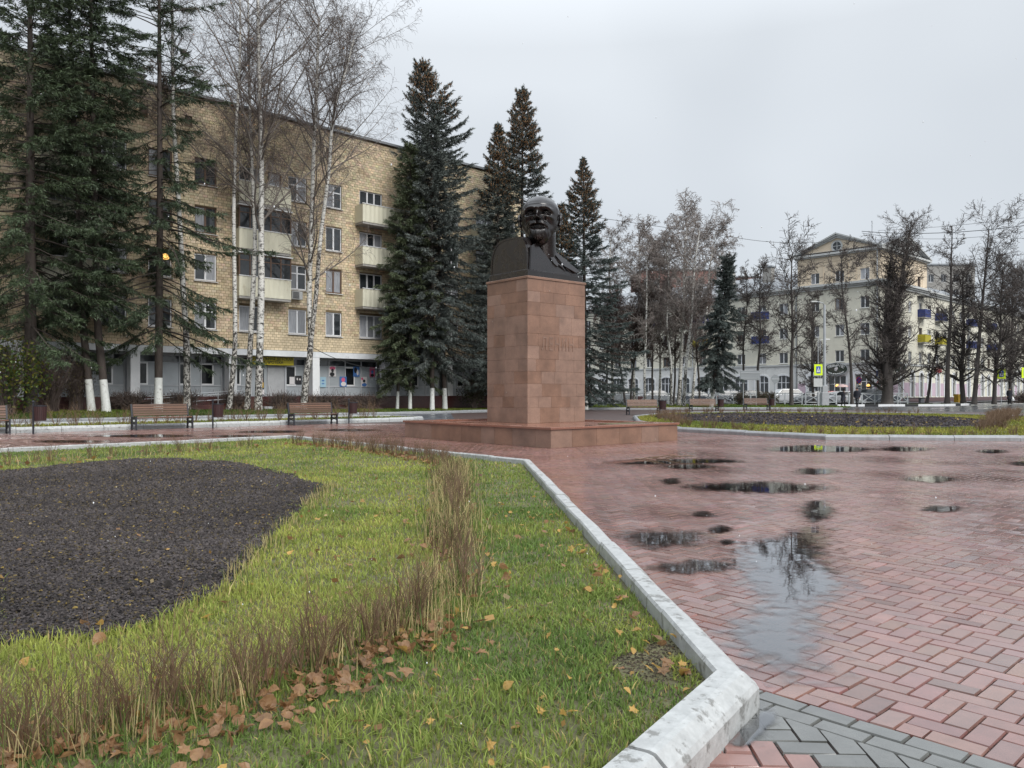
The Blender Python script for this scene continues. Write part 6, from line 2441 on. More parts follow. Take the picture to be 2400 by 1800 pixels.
def grow(out, rr, p, d, L, r, lv, st):
    n = st['n'][lv]
    last = lv == len(st['n']) - 1
    r1 = r * st['tap'][lv]
    for i in range(n):
        f = (i + 1) / n
        d = (d + rv(rr, st['wig'][lv]) + Vector((0, 0, st['trop'][lv] * (f if st['trop'][lv] < 0 else 1)))).normalized()
        q = p + d * (L / n)
        ra, rb = r + (r1 - r) * (i / n), r + (r1 - r) * f
        out[lv].append((tuple(p), tuple(q), max(ra, st['rmin']), max(rb, st['rmin'])))
        if not last and f >= st['start'][lv]:
            k = st['kids'][lv]
            k = int(k) + (1 if rr.random() < k - int(k) else 0)
            for _ in range(k):
                g = (f - st['start'][lv]) / max(1e-3, 1 - st['start'][lv])
                ln = L * st['lr'][lv] * (1 - st['fall'][lv] * g) * rr.uniform(0.6, 1.15)
                grow(out, rr, p.lerp(q, rr.random()), side_dir(rr, d, R(rr.gauss(*st['ang'][lv]))), ln, max(st['rmin'], rb * st['rr'][lv]), lv + 1, st)
        p = q
    return p


BIRCH = dict(n=[16, 8, 5, 5], tap=[0.25, 0.2, 0.3, 0.6], wig=[0.03, 0.07, 0.12, 0.12], trop=[0.03, 0.025, -0.03, -0.45], start=[0.22, 0.2, 0.2, 0], kids=[2.0, 2.0, 1.5, 0],
             lr=[0.36, 0.38, 0.55, 0], fall=[0.45, 0.4, 0.2, 0], ang=[(46, 8), (40, 12), (42, 14), (0, 1)], rr=[0.42, 0.45, 0.5, 1], rmin=0.0055)


def trunk_tree(name, label, cat, loc, stems, seed, st, mats, group=None, low=None, leaf=None, rot=0.0):
    """stems: list of (points relative to loc, r_bottom, r_top, first fraction with limbs, limb length)"""
    rr = random.Random(seed)
    t = thing(name, label, cat, loc, rot, group)
    out = [[], [], [], []]
    for pts, r0, r1, start, LL in stems:
        pts = [Vector(p) for p in pts]
        # smooth the stem
        fine = []
        for i in range(len(pts) - 1):
            p0, p1, p2, p3 = pts[max(0, i - 1)], pts[i], pts[i + 1], pts[min(len(pts) - 1, i + 2)]
            for k in range(5):
                s = k / 5
                fine.append(0.5 * ((2 * p1) + (p2 - p0) * s + (2 * p0 - 5 * p1 + 4 * p2 - p3) * s * s + (3 * p1 - p0 - 3 * p2 + p3) * s ** 3))
        fine.append(pts[-1])
        n = len(fine)
        rad = [r0 + (r1 - r0) * (i / (n - 1)) ** 0.9 for i in range(n)]
        rad[0] *= 1.25
        zlow = low if low else 0
        lowp = [i for i in range(n) if fine[i].z - fine[0].z <= zlow]
        cut = len(lowp) - 1 if low else 0
        if low and cut >= 1:
            MB().tube(fine[:cut + 1], rad[:cut + 1], 12, cap=False).build("lower_trunk", mats[3], t, smooth=True)
            MB().tube(fine[cut:], rad[cut:], 10, cap=False).build("trunk", mats[0], t, smooth=True)
        else:
            MB().tube(fine, rad, 10, cap=False).build("trunk", mats[0], t, smooth=True)
        for i in range(n - 1):
            f = i / (n - 1)
            if f >= start:
                g = (f - start) / (1 - start)
                k = st['kids'][0] * (0.9 if g < 0.1 else 1)
                k = int(k) + (1 if rr.random() < k - int(k) else 0)
                d = (fine[i + 1] - fine[i]).normalized()
                for _ in range(k):
                    L = LL * (1 - st['fall'][0] * g) * rr.uniform(0.55, 1.15)
                    grow(out, rr, fine[i].lerp(fine[i + 1], rr.random()), side_dir(rr, d, R(rr.gauss(*st['ang'][0]))), L, max(st['rmin'], rad[i] * st['rr'][0]), 1, st)
    seg_obj("limbs", out[1], 5, mats[1], t, "stuff")
    seg_obj("branches", out[2], 4, mats[1], t, "stuff")
    seg_obj("twigs", out[3], 3, mats[2], t, "stuff")
    if leaf:
        tips = rr.sample(out[3], min(leaf[0], len(out[3])))
        V, Fq = [], []
        for s in tips:
            p = Vector(s[1])
            a, b = rv(rr).normalized() * 0.045, rv(rr).normalized() * 0.035
            V += [p - a, p + b, p + a, p - b]
        Fq = np.arange(len(V)).reshape(-1, 4)
        link("leaves", mesh_np("leaves", np.array(V), [Fq]), leaf[1], t, "stuff")
    return t


def rel(pts, base):
    return [tuple(Vector(p) - Vector(base)) for p in pts]


BM = (M_birch, M_birchlimb, M_twig, M_birchlow)
GBI = "birches with white bark in front of the flats"


def px_stem(pxs, b0, z0):
    """stem through pixels at the depth of its foot on the line b=b0"""
    u0, v0 = pxs[0]
    x, Y = UB(u0, b0)
    base = (x, Y, z0)
    pts = [base] + [(X_at(u, Y) , Y, Z_at(v, Y)) for u, v in pxs[1:]]
    return base, rel(pts, base)


def birch(label, pxs, b0, r0, r1, start, LL, seed, low=4.0, st=BIRCH, extra=None, leaf=None):
    u0, v0 = pxs[0]
    x, Y = UB(u0, b0)
    a, b = toAB(x, Y)
    z = lawn_z(a, b) - 0.05
    base, rp = px_stem(pxs, b0, z)
    stems = [(rp, r0, r1, start, LL)]
    for e, er0, er1, es, el in (extra or []):
        pts = [(X_at(u, Y), Y - 0.1, Z_at(v, Y)) for u, v in e]
        stems.append((rel(pts, base), er0, er1, es, el))
    return trunk_tree("birch_tree", label, "birch", base, stems, seed, st, BM, GBI, low, leaf)


birch("tall bare birch with widely spreading limbs, the biggest, right of the dark leaning spruce", [(605, 964), (612, 690), (612, 560), (613, 400), (609, 250), (606, 108), (605, -30), (612, -130)], 42.2, 0.215, 0.05, 0.28, 10.0, 3, 4.6,
      leaf=(420, mat("orange_birch_leaf", (0.40, 0.17, 0.03), 0.5, trans=True)))
birch("twin stemmed leaning birch with drooping twigs behind the right hand near bench", [(711, 950), (718, 880), (728, 815), (725, 690), (729, 560), (735, 360), (742, 215), (745, 100), (748, 40)], 42.6, 0.22, 0.05, 0.40, 6.6, 8, 6.0,
      extra=[([(727, 822), (741, 700), (752, 560), (772, 398), (778, 307), (790, 235), (812, 165), (830, 95)], 0.15, 0.045, 0.35, 7.4)], leaf=(150, MATS["orange_birch_leaf"]))
THIN = dict(BIRCH, kids=[1.7, 2.0, 2.0, 0])
birch("slim birch just left of the tall spreading birch, partly hidden by it", [(579, 958), (588, 782), (596, 616), (597, 540), (590, 380), (585, 230), (583, 80), (580, -60)], 43.0, 0.17, 0.04, 0.45, 4.2, 13, 5.0, THIN)
birch("slim leaning birch with dark lower trunk between the ramp rail and the library sign", [(536, 955), (549, 840), (551, 749), (548, 506), (553, 310), (561, 180), (563, 40), (560, -60)], 43.2, 0.16, 0.04, 0.45, 4.2, 17, 5.0, THIN)
birch("slim birch standing just right of the dark leaning spruce trunk", [(438, 958), (437, 800), (430, 690), (420, 500), (408, 300), (405, 180), (404, 40), (400, -60)], 43.0, 0.19, 0.05, 0.5, 3.8, 19, 5.0, THIN)


# ---- spruces
def spruce(name, label, loc, Hh, seed, Rm, z0, stem=None, r0=0.22, dens=1.0, droop=0.35, col=(0.028, 0.045, 0.028), shape=None, group=None, cones=0.0, white=1.1, sway=0.0, azi=None, twl=1.0, gap=0.0, wsp=1.0, bright=1.15):
    rr = random.Random(seed)
    nr = np.random.default_rng(seed)
    t = thing(name, label, "spruce", loc, 0, group)
    st = stem or [(0, 0, 0), (0, 0, Hh)]

    def axis(z):
        for (a, b) in zip(st[:-1], st[1:]):
            if z <= b[2]:
                f = (z - a[2]) / (b[2] - a[2])
                return Vector(a).lerp(Vector(b), f)
        return Vector(st[-1])
    zs = [Hh * i / 24 for i in range(25)]
    rad = [r0 * max(0.0, 1 - z / Hh) ** 0.8 + 0.012 for z in zs]
    rad[0] *= 1.2
    if white > 0:
        zw = [-0.1, white * 0.3, white * 0.7, white]
        MB().tube([axis(max(0, z)) - Vector((0, 0, 0.1 if z < 0 else 0)) for z in zw], [r0 * 1.22, r0 * 1.08, r0 * 1.0, r0 * 0.97], 12, cap=False).build("whitewashed_trunk_base", M_whitewash, t, smooth=True)
        zs = [white] + [z for z in zs if z > white]
        rad = [r0 * 0.96] + [r0 * max(0.0, 1 - z / Hh) ** 0.8 + 0.012 for z in zs[1:]]
    MB().tube([axis(z) for z in zs], rad, 10, cap=False).build("trunk", M_bark, t, smooth=True)
    shape = shape or (lambda f: (1 - f) ** 0.85)
    bsegs, tb, td, tl, tc = [], [], [], [], []
    cb = []
    z = z0
    while z < Hh * 0.995:
        f = (z - z0) / (Hh - z0)
        n = 6 if f < 0.85 else 5
        a0 = rr.uniform(0, 6.28)
        tier = rr.uniform(0.74, 1.18)
        for k in range(n):
            if rr.random() < gap:
                continue
            az = a0 + 6.283 * k / n + rr.gauss(0, 0.25)
            L = Rm * shape(f) * tier * rr.uniform(0.55, 1.25) + 0.12 + 0.20 * min(1.0, (1 - f) * 9)
            if azi:
                L *= azi(az, f)
            if L < 0.1:
                continue
            el = -0.25 + 1.05 * f ** 1.6 + rr.gauss(0, 0.08)
            base = axis(min(Hh, z + rr.uniform(-0.12, 0.12)))
            rad_d = Vector((math.cos(az), math.sin(az), 0))
            lat = Vector((-math.sin(az), math.cos(az), 0))
            npt = 6
            pts = []
            bend = rr.gauss(0, 0.12)
            for j in range(npt + 1):
                s = j / npt
                h = L * (s * math.sin(el) - droop * (1 - f * 0.7) * s * s * 0.55 + 0.22 * (1 - f * 0.5) * s ** 4)
                pts.append(base + rad_d * (L * s * math.cos(el) * (1 - 0.06 * s)) + lat * (L * bend * s * s) + Vector((0, 0, h)))
            br = max(0.008, 0.028 * L / 3)
            for j in range(npt):
                bsegs.append((tuple(pts[j]), tuple(pts[j + 1]), br * (1 - j / npt) + 0.006, br * (1 - (j + 1) / npt) + 0.006))
            nt = int(L / 0.085 * dens) + 3
            for j in range(nt):
                s = rr.uniform(0.10 if L < 1.2 else 0.22, 1.0) ** 0.8
                i = min(npt - 1, int(s * npt))
                p = pts[i].lerp(pts[i + 1], s * npt - i)
                d0 = (pts[i + 1] - pts[i]).normalized()
                sg = -1 if j % 2 else 1
                dn = rr.uniform(0.05, 0.9) * (0.35 + droop)
                d = (d0 * rr.uniform(0.25, 1.0) + lat * sg * rr.uniform(0.2, 1.0) * (1.1 - s * 0.6) - Vector((0, 0, dn * (1 - f * 0.6)))).normalized()
                ln = twl * rr.uniform(0.28, 0.62) * (1.2 - 0.55 * s) * min(1, 0.35 + L / 2.2)
                tb.append(tuple(p))
                td.append(tuple(d))
                tl.append(ln)
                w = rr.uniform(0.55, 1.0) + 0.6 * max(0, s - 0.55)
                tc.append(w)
                if cones and f > 1 - cones and rr.random() < 1.6 * (f - 1 + cones) / cones + 0.15:
                    cb.append(tuple(p + d * (ln * rr.uniform(0.3, 0.9)) - Vector((0, 0, 0.06))))
        z += wsp * rr.uniform(0.26, 0.40) * (0.75 + 0.45 * (1 - f))
    # leading shoot
    for j in range(int(14 * dens)):
        tb.append(tuple(axis(Hh * (1 - 0.03 * rr.random()))))
        td.append(tuple((rv(rr, 0.4) + Vector((0, 0, 1))).normalized()))
        tl.append(0.3)
        tc.append(1)
    seg_obj("branches", bsegs, 3, M_bark, t, "stuff")
    # needle sprays: 8 slim triangles to a twig
    B_, D_, L_, C_ = np.array(tb), np.array(td), np.array(tl)[:, None], np.array(tc)[:, None]
    m = len(B_)
    Vs, Cs = [], []
    ref = nr.normal(size=(m, 3))
    S1 = np.cross(D_, ref)
    S1 /= np.linalg.norm(S1, axis=1, keepdims=True)
    S2 = np.cross(D_, S1)
    base_c = np.array(col) * bright
    for k in range(10):
        fpos = (k + 0.3) / 10
        a = nr.uniform(0, 6.283, (m, 1))
        lat = S1 * np.cos(a) + S2 * np.sin(a)
        p = B_ + D_ * L_ * fpos
        dirn = D_ * 0.8 + lat * nr.uniform(0.35, 0.85, (m, 1))
        ln = nr.uniform(0.13, 0.22, (m, 1)) * (1.15 - 0.35 * fpos)
        wv = np.cross(dirn, nr.normal(size=(m, 3)))
        wv /= np.linalg.norm(wv, axis=1, keepdims=True) + 1e-9
        wd = nr.uniform(0.014, 0.028, (m, 1))
        Vs.append(np.stack([p - wv * wd, p + wv * wd, p + dirn * ln], 1))
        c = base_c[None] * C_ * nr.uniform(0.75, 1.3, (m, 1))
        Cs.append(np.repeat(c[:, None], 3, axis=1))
    V = np.concatenate(Vs).reshape(-1, 3)
    C = np.concatenate(Cs).reshape(-1, 3)
    link("crown", mesh_np("crown", V, [np.arange(len(V)).reshape(-1, 3)], C), M_needle, t, "stuff")
    if cb:
        cb = np.array(cb)
        m = len(cb)
        h = nr.uniform(0.07, 0.11, (m, 1))
        w = 0.036
        oc = np.array([(0, 0, 1.0), (1, 0, 0), (0, 1, 0), (-1, 0, 0), (0, -1, 0), (0, 0, -1.0)])
        V = cb[:, None, :] + oc[None] * np.stack([np.full((m, 1), w), np.full((m, 1), w), h], 2).reshape(m, 1, 3)
        tri = np.array([(0, 1, 2), (0, 2, 3), (0, 3, 4), (0, 4, 1), (5, 2, 1), (5, 3, 2), (5, 4, 3), (5, 1, 4)])
        Fq = (np.arange(m)[:, None, None] * 6 + tri[None]).reshape(-1, 3)
        link("cones", mesh_np("cones", V.reshape(-1, 3), [Fq]), M_cone, t, "stuff")
    return t


def spruce_px(label, u, b0, vtop, utop, seed, Rm, z0, **kw):
    x, Y = UB(u, b0)
    a, b = toAB(x, Y)
    z = lawn_z(a, b)
    Hh = Z_at(vtop, Y) - z
    mid = kw.pop('mid', None)
    st = [(0, 0, 0)] + ([(X_at(mid[0], Y) - x, 0, Z_at(mid[1], Y) - z)] if mid else []) + [(X_at(utop, Y) - x, 0, Hh)]
    return spruce("spruce_tree", label, (x, Y, z), Hh, seed, Rm, z0, stem=st, **kw)


GS1, GS2 = "dark spruces in front of the left end of the flats", "spruces behind the monument"
green = (0.066, 0.094, 0.050)
blue = (0.080, 0.095, 0.086)
broad = lambda f: (1 - f) ** 0.55
# left group: tops above the frame
spruce_px("dark spruce with a leaning whitewashed trunk, in the middle of the left group", 371, 42.3, -330, 372, 41, 5.0, 3.9, mid=(375, 500), r0=0.20, dens=0.95, droop=0.6, col=green, bright=0.8, twl=1.2, group=GS1, white=1.75, shape=broad, gap=0.42, azi=lambda a, f: 0.85 + 0.35 * math.sin(a * 2 + f * 9))
spruce_px("dark spruce of the left group with a straight whitewashed trunk", 250, 42.0, -380, 205, 43, 3.0, 5.2, mid=(228, 760), r0=0.185, dens=1.0, droop=0.6, col=green, bright=0.8, twl=1.2, group=GS1, white=1.6, shape=broad, gap=0.36)
spruce_px("dark spruce of the left group with a curving trunk beside the straight one", 215, 42.6, -300, 150, 45, 2.9, 5.0, mid=(190, 720), r0=0.175, dens=1.0, droop=0.6, col=(0.060, 0.084, 0.046), bright=0.8, twl=1.2, group=GS1, white=1.6, shape=broad, gap=0.36)
spruce_px("dark spruce filling the left edge behind the green bush", 72, 41.8, -260, 70, 47, 4.0, 3.6, r0=0.27, dens=1.1, droop=0.6, col=(0.070, 0.100, 0.048), bright=0.8, twl=1.2, group=GS1, white=0, shape=broad, gap=0.3)
# behind the monument
spruce_px("tall blue spruce with a bent top full of brown cones, left of the bust", 1043, 42.0, 150, 985, 51, 3.9, 3.5, mid=(1022, 330), r0=0.165, dens=1.25, droop=0.4, col=blue, group=GS2, cones=0.22, white=1.45, shape=lambda f: (1 - f) ** 0.58)
spruce_px("bluish spruce whose drooping crown hangs in front of the tall one left of the bust", 1013, 41.3, 300, 1012, 53, 1.9, 3.4, r0=0.145, dens=1.35, droop=0.75, col=(0.090, 0.104, 0.094), group=GS2, white=1.45, shape=lambda f: min(1.0, 1.5 * (1 - f) ** 0.6))
spruce_px("narrow dark green drooping spruce with a whitewashed trunk near the library posters", 961, 42.2, 340, 962, 55, 1.7, 2.8, r0=0.115, dens=1.2, droop=0.8, col=(0.070, 0.088, 0.046), group=GS2, white=1.4, shape=lambda f: min(1.0, 1.4 * (1 - f) ** 0.6))
spruce_px("small leaning young spruce with whitewashed foot in front of the library bay", 931, 42.8, 640, 945, 57, 1.3, 1.9, r0=0.10, dens=1.2, droop=0.8, col=(0.055, 0.068, 0.036), group=GS2, white=1.2)


def spruce_at(label, u, Y, z, vtop, utop, seed, Rm, z0, **kw):
    x = X_at(u, Y)
    Hh = Z_at(vtop, Y) - z
    return spruce(kw.pop('name', "spruce_tree"), label, (x, Y, z), Hh, seed, Rm, z0, stem=[(0, 0, 0), (X_at(utop, Y) - x, 0, Hh)], **kw)


spruce_at("tall spruce with a spire of brown cones directly behind the bronze head", 1222, 57, 0.12, 207, 1225, 61, 2.9, 2.0, r0=0.2, dens=1.25, droop=0.4, col=blue, group=GS2, cones=0.35, white=1.3, shape=lambda f: (1 - f) ** 0.62)
spruce_at("slimmer spruce with a coned tip just left of the one behind the bronze head", 1165, 56, 0.12, 296, 1168, 63, 2.4, 2.2, r0=0.2, dens=1.25, droop=0.5, col=(0.074, 0.088, 0.078), group=GS2, cones=0.35, white=1.3, shape=lambda f: min(1, 1.15 * (1 - f) ** 0.75))
spruce_at("broad blue spruce with a coned spire right of the pedestal", 1372, 61, 0.12, 374, 1367, 65, 4.9, 1.4, r0=0.2, dens=1.3, droop=0.35, col=(0.070, 0.088, 0.081), group=GS2, cones=0.36, white=1.0, shape=lambda f: (1 - f) ** 1.02)
spruce_at("smaller spruce with a coned tip between the bust and the broad blue spruce", 1312, 60, 0.12, 480, 1317, 67, 2.2, 1.4, r0=0.2, dens=1.25, droop=0.45, col=(0.066, 0.082, 0.075), group=GS2, cones=0.35, white=1.0, shape=lambda f: min(1, 1.1 * (1 - f) ** 0.8))
spruce_at("narrow spruce with a whitewashed trunk standing alone beside the cream building", 1667, 64, 0.12, 612, 1707, 69, 1.15, 1.9, wsp=0.55, r0=0.15, dens=1.7, droop=0.9, col=(0.068, 0.084, 0.077), white=1.5, shape=lambda f: 1.0 if f < 0.6 else 0.42 + 0.5 * (1 - f), azi=lambda a, f: 0.8 + 0.4 * math.sin(3 * a + 14 * f))

# ---- far bare trees
FBIRCH = dict(n=[14, 7, 5, 4], tap=[0.3, 0.25, 0.4, 0.7], wig=[0.03, 0.10, 0.14, 0.16], trop=[0.03, 0.01, -0.05, -0.35], start=[0.25, 0.15, 0.15, 0], kids=[2.2, 2.2, 2.0, 0],
              lr=[0.34, 0.42, 0.55, 0], fall=[0.25, 0.4, 0.2, 0], ang=[(40, 9), (42, 12), (45, 15), (0, 1)], rr=[0.45, 0.5, 0.5, 1], rmin=0.013)
FM = (M_birch, M_farlimb, M_fartwig, M_birchlow)
GF = "bare birches and saplings of the grove right of the pedestal"


def far_birch(label, u, Y, vtop, seed, lean=0, r0=0.15, LL=3.2, start=0.35, st=FBIRCH, mats=FM, group=GF, z=0.12, name="birch_tree", cat="birch", low=3.0, u2=None):
    x = X_at(u, Y)
    Hh = Z_at(vtop, Y) - z
    ux = X_at(u2 if u2 else u, Y) - x
    rr = random.Random(seed)
    pts = [(0, 0, 0), (ux * 0.2 + rr.uniform(-.15, .15), 0.1, Hh * 0.25), (ux * 0.5 + rr.uniform(-.2, .2), -0.1, Hh * 0.5), (ux * 0.8 + rr.uniform(-.2, .2), 0, Hh * 0.78), (ux, 0, Hh)]
    return trunk_tree(name, label, cat, (x, Y, z), [(pts, r0, 0.035, start, LL * (1.2 if st is FBIRCH else 1))], seed, st, mats, group, low)


fb = [("bare birch at the left of the grove, next to the broad blue spruce", 1437, 74, 560, 71, 1432, 0.14, 2.8), ("bare birch with drooping head second from the left in the grove", 1487, 73, 556, 72, 1497, 0.15, 3.0),
      ("slim white birch in the left half of the grove", 1512, 69, 600, 73, 1516, 0.13, 2.6), ("tall spreading birch, the highest of the grove", 1590, 72, 506, 74, 1612, 0.20, 4.4),
      ("white stemmed birch leaning right beside the tall one", 1602, 67, 540, 75, 1640, 0.16, 3.2), ("birch with drooping head at the right of the grove before the narrow spruce", 1622, 76, 545, 76, 1677, 0.15, 3.2),
      ("slim birch behind the first far bench", 1545, 76, 575, 77, 1548, 0.13, 3.0), ("slim birch behind the far bin, leaning left", 1573, 70, 560, 78, 1560, 0.13, 2.8)]
for lab, u, Y, vt, sd, u2, r0, LL in fb:
    far_birch(lab, u, Y, vt, sd, r0=r0, LL=LL, u2=u2)
LIME = dict(n=[14, 7, 5, 4], tap=[0.35, 0.3, 0.4, 0.7], wig=[0.05, 0.09, 0.13, 0.16], trop=[0.02, 0.06, 0.03, 0.0], start=[0.25, 0.12, 0.15, 0], kids=[1.5, 1.7, 1.8, 0],
            lr=[0.3, 0.45, 0.5, 0], fall=[0.35, 0.35, 0.2, 0], ang=[(58, 14), (50, 14), (50, 16), (0, 1)], rr=[0.45, 0.5, 0.5, 1], rmin=0.015)
SAP = dict(LIME, kids=[2.8, 1.9, 1.9, 0], start=[0.06, 0.1, 0.15, 0], rmin=0.012)
LM = (M_limebark, M_limebark, M_limetwig, M_limebark)
SM = (M_limebark, M_saptwig, M_saptwig, M_limebark)
# reddish brown thicket of saplings between the birches
for i, (lab, u, Y, vt, u2) in enumerate((("brownish forked sapling at the left of the grove, its trunk split low", 1466, 71, 700, 1440), ("dark leaning sapling crossing the forked one", 1478, 71.5, 690, 1512), ("dense reddish sapling in the middle of the grove", 1530, 73, 690, 1528),
                                    ("dense reddish sapling under the tall birch", 1578, 74, 700, 1585), ("brown sapling left of the narrow spruce", 1640, 72, 700, 1632), ("thin dark sapling at the left rim of the grove by the spruce skirts", 1420, 73, 720, 1424))):
    far_birch(lab, u, Y, vt, 90 + i, r0=0.11, LL=3.0, st=SAP, mats=SM, group="saplings of the grove right of the pedestal", name="bare_sapling", cat="tree", low=None, u2=u2)
GL = "pruned bare limes along the road"
for i, (lab, u, Y, vt, u2, r0, LL, st) in enumerate((
        ("slim bare tree just right of the narrow spruce", 1742, 78, 650, 1748, 0.13, 2.4, LIME), ("bare tree rising behind the grey signboard", 1779, 76, 640, 1782, 0.15, 2.9, LIME),
        ("dark lime with one low fork left of the crossing sign", 1855, 72, 590, 1857, 0.20, 3.4, LIME), ("small shaggy lime behind the crossing sign", 1908, 80, 690, 1905, 0.16, 1.8, SAP),
        ("slender forked lime between the umbrella and the man", 1997, 80, 600, 1972, 0.17, 3.0, LIME), ("slim pale trunked small tree under the tall arched windows", 2172, 90, 800, 2196, 0.20, 2.2, LIME),
        ("tall lime right of the attic, its head above the far roofs", 2220, 86, 540, 2232, 0.28, 3.2, LIME), ("dark lime close behind the tall one at the right", 2258, 88, 640, 2256, 0.30, 3.0, SAP),
        ("leaning lime with a high spreading head near the right edge", 2283, 84, 530, 2318, 0.27, 4.2, LIME), ("dark lime left of the far crossing sign", 2330, 84, 640, 2352, 0.24, 3.6, SAP),
        ("forked dark tree at the right edge behind the person with the bag", 2368, 90, 660, 2372, 0.22, 3.6, SAP), ("brown leafed tree cut by the right edge of the picture", 2412, 86, 640, 2410, 0.2, 4.2, SAP))):
    far_birch(lab, u, Y, vt, 120 + i, r0=r0, LL=LL * 1.3, st=st, mats=LM, group=GL, name="lime_tree", cat="tree", low=None, u2=u2, z=0.1, start=0.34 if st is LIME else 0.12)
# the thick shaggy lime with two leaders
Y = 80.5
x = X_at(2079, Y)
hh = Z_at(522, Y)
trunk_tree("lime_tree", "thick shaggy lime, the densest, standing before the corner of the cream building", "tree", (x, Y, 0.1),
           [([(0, 0, 0), (0.1, 0, 2.2), (0.2, 0.1, 5), (0.9, 0, 10), (1.7, 0, 14), (2.5, 0, hh)], 0.62, 0.04, 0.10, 4.0), ([(0, 0, 1.5), (-0.25, -0.2, 5), (-0.1, 0, 9), (0.2, 0, 13), (0.5, 0, 16.2)], 0.40, 0.04, 0.12, 4.2)],
           151, dict(SAP, kids=[3.4, 2.0, 1.8, 0], rr=[0.30, 0.5, 0.5, 1], ang=[(50, 12), (45, 12), (48, 14), (0, 1)]), LM, GL)
# ------------------------------------------------------------------ grass, mulch, hedges, leaves
ng = np.random.default_rng(33)
ZS_ = 0.062


def gpoly(pts, z=ZS_):
    return [G(u, v, z) for u, v in pts]


MUL = gpoly([(-60, 1112), (100, 1098), (217, 1086), (330, 1078), (420, 1077), (530, 1083), (640, 1105), (722, 1128), (764, 1142), (745, 1170), (700, 1205), (650, 1248),
             (600, 1300), (555, 1340), (528, 1388), (490, 1410), (434, 1432), (325, 1470), (200, 1492), (108, 1505), (0, 1520), (-60, 1528)])
MUL = [MUL[i] for i in range(len(MUL))]
_m = []
_r = random.Random(3)
for _p, _q in zip(MUL, MUL[1:] + MUL[:1]):
    _L = math.hypot(_q[0] - _p[0], _q[1] - _p[1])
    _n = max(1, int(_L / 0.16))
    for _i in range(_n):
        _s = 0.022 * min(2.5, 0.6 + 0.14 * _p[1])
        _m.append((_p[0] + (_q[0] - _p[0]) * _i / _n + _r.gauss(0, _s), _p[1] + (_q[1] - _p[1]) * _i / _n + _r.gauss(0, _s)))
MUL_EDGE = MUL
MUL = _m
MUL_R = [(14.2 + 7.0 * math.cos(t) * (1 + 0.06 * math.sin(3 * t)), 37.0 + 9.2 * math.sin(t)) for t in np.linspace(0, 2 * math.pi, 30)[:-1]]
flat_poly("mulch_bed", MUL, ZS_ + 0.012, M_mulchbase, kind="structure")
flat_poly("mulch_bed", MUL_R, ZS_ + 0.03, M_mulchbase, kind="structure")


def scatter(poly, n, r):
    p = np.array(poly)
    lo, hi = p.min(0), p.max(0)
    out = []
    tot = 0
    while tot < n:
        q = lo + r.random((n * 2, 2)) * (hi - lo)
        q = q[in_poly(q, poly)]
        out.append(q)
        tot += len(q)
    return np.concatenate(out)[:n]


def in_view(q, m=0.5):
    return (q[:, 1] > 2.0) & (np.abs(q[:, 0]) < 0.66 * q[:, 1] + m)


def vnoise(q, s, seed):
    """smooth value noise"""
    r = np.random.default_rng(seed)
    tab = r.random((64, 64))
    p = q * s
    i = np.floor(p).astype(int)
    f = p - i
    f = f * f * (3 - 2 * f)
    g = lambda a, b: tab[(i[:, 0] + a) % 64, (i[:, 1] + b) % 64]
    return (g(0, 0) * (1 - f[:, 0]) + g(1, 0) * f[:, 0]) * (1 - f[:, 1]) + (g(0, 1) * (1 - f[:, 0]) + g(1, 1) * f[:, 0]) * f[:, 1]


# --- mulch crumbs
def crumbs(name, q, size, z, r, c0=(0.044, 0.038, 0.037)):
    n = len(q)
    base = np.array([(0, 0, 0.8), (-1, -0.6, -0.2), (1, -0.6, -0.2), (0, 1.0, -0.2), (0.5, 0.2, 0.75)])
    rot = r.uniform(0, 6.283, n)
    sx, sy, sz = size * r.uniform(0.5, 1.6, n), size * r.uniform(0.4, 1.0, n), size * r.uniform(0.3, 0.9, n)
    v = base[None] + r.normal(0, 0.18, (n, 5, 3))
    X = v[:, :, 0] * sx[:, None]
    Y = v[:, :, 1] * sy[:, None]
    ca, sa = np.cos(rot)[:, None], np.sin(rot)[:, None]
    V = np.stack([q[:, 0:1] + X * ca - Y * sa, q[:, 1:2] + X * sa + Y * ca, z[:, None] + v[:, :, 2] * sz[:, None]], 2)
    tri = np.array([(0, 1, 4), (1, 2, 4), (2, 3, 4), (3, 0, 4), (3, 1, 0)])
    Fq = (np.arange(n)[:, None, None] * 5 + tri[None]).reshape(-1, 3)
    k = r.random(n)
    c = np.array(c0)[None] * r.uniform(0.5, 1.9, (n, 1)) * (0.7 + 0.7 * (0.6 * vnoise(q, 0.9, 21) + 0.4 * vnoise(q, 3.7, 22)))[:, None]
    if n > 100:
        c[k > 0.90] = np.array([0.085, 0.066, 0.035]) * r.uniform(0.6, 1.3, ((k > 0.90).sum(), 1))
    c[(k > 0.985) & (n > 100)] = np.array([0.22, 0.16, 0.05])
    o = link(name, mesh_np(name, V.reshape(-1, 3), [Fq], np.repeat(c, 5, axis=0)), M_mulch, kind="stuff")
    return o


def bumpz(q):
    return 0.008 * np.sin(q[:, 0] * 2.1 + 1) * np.sin(q[:, 1] * 1.7) + 0.005 * np.sin(q[:, 0] * 5.3) * np.sin(q[:, 1] * 4.1 + 2)


q = scatter(MUL, 190000, ng)
q = q[in_view(q)]
d = q[:, 1]
keep = ng.random(len(q)) < np.clip(6.5 / d, 0.3, 1) ** 1.5
q = q[keep]
crumbs("bark_mulch", q, 0.0065 + 0.0011 * q[:, 1], ZS_ + 0.022 + bumpz(q) + ng.uniform(-0.008, 0.01, len(q)), ng)
q = scatter(MUL_R, 5000, ng)
crumbs("bark_mulch", q, np.full(len(q), 0.075), np.full(len(q), ZS_ + 0.06), ng, (0.033, 0.028, 0.030))

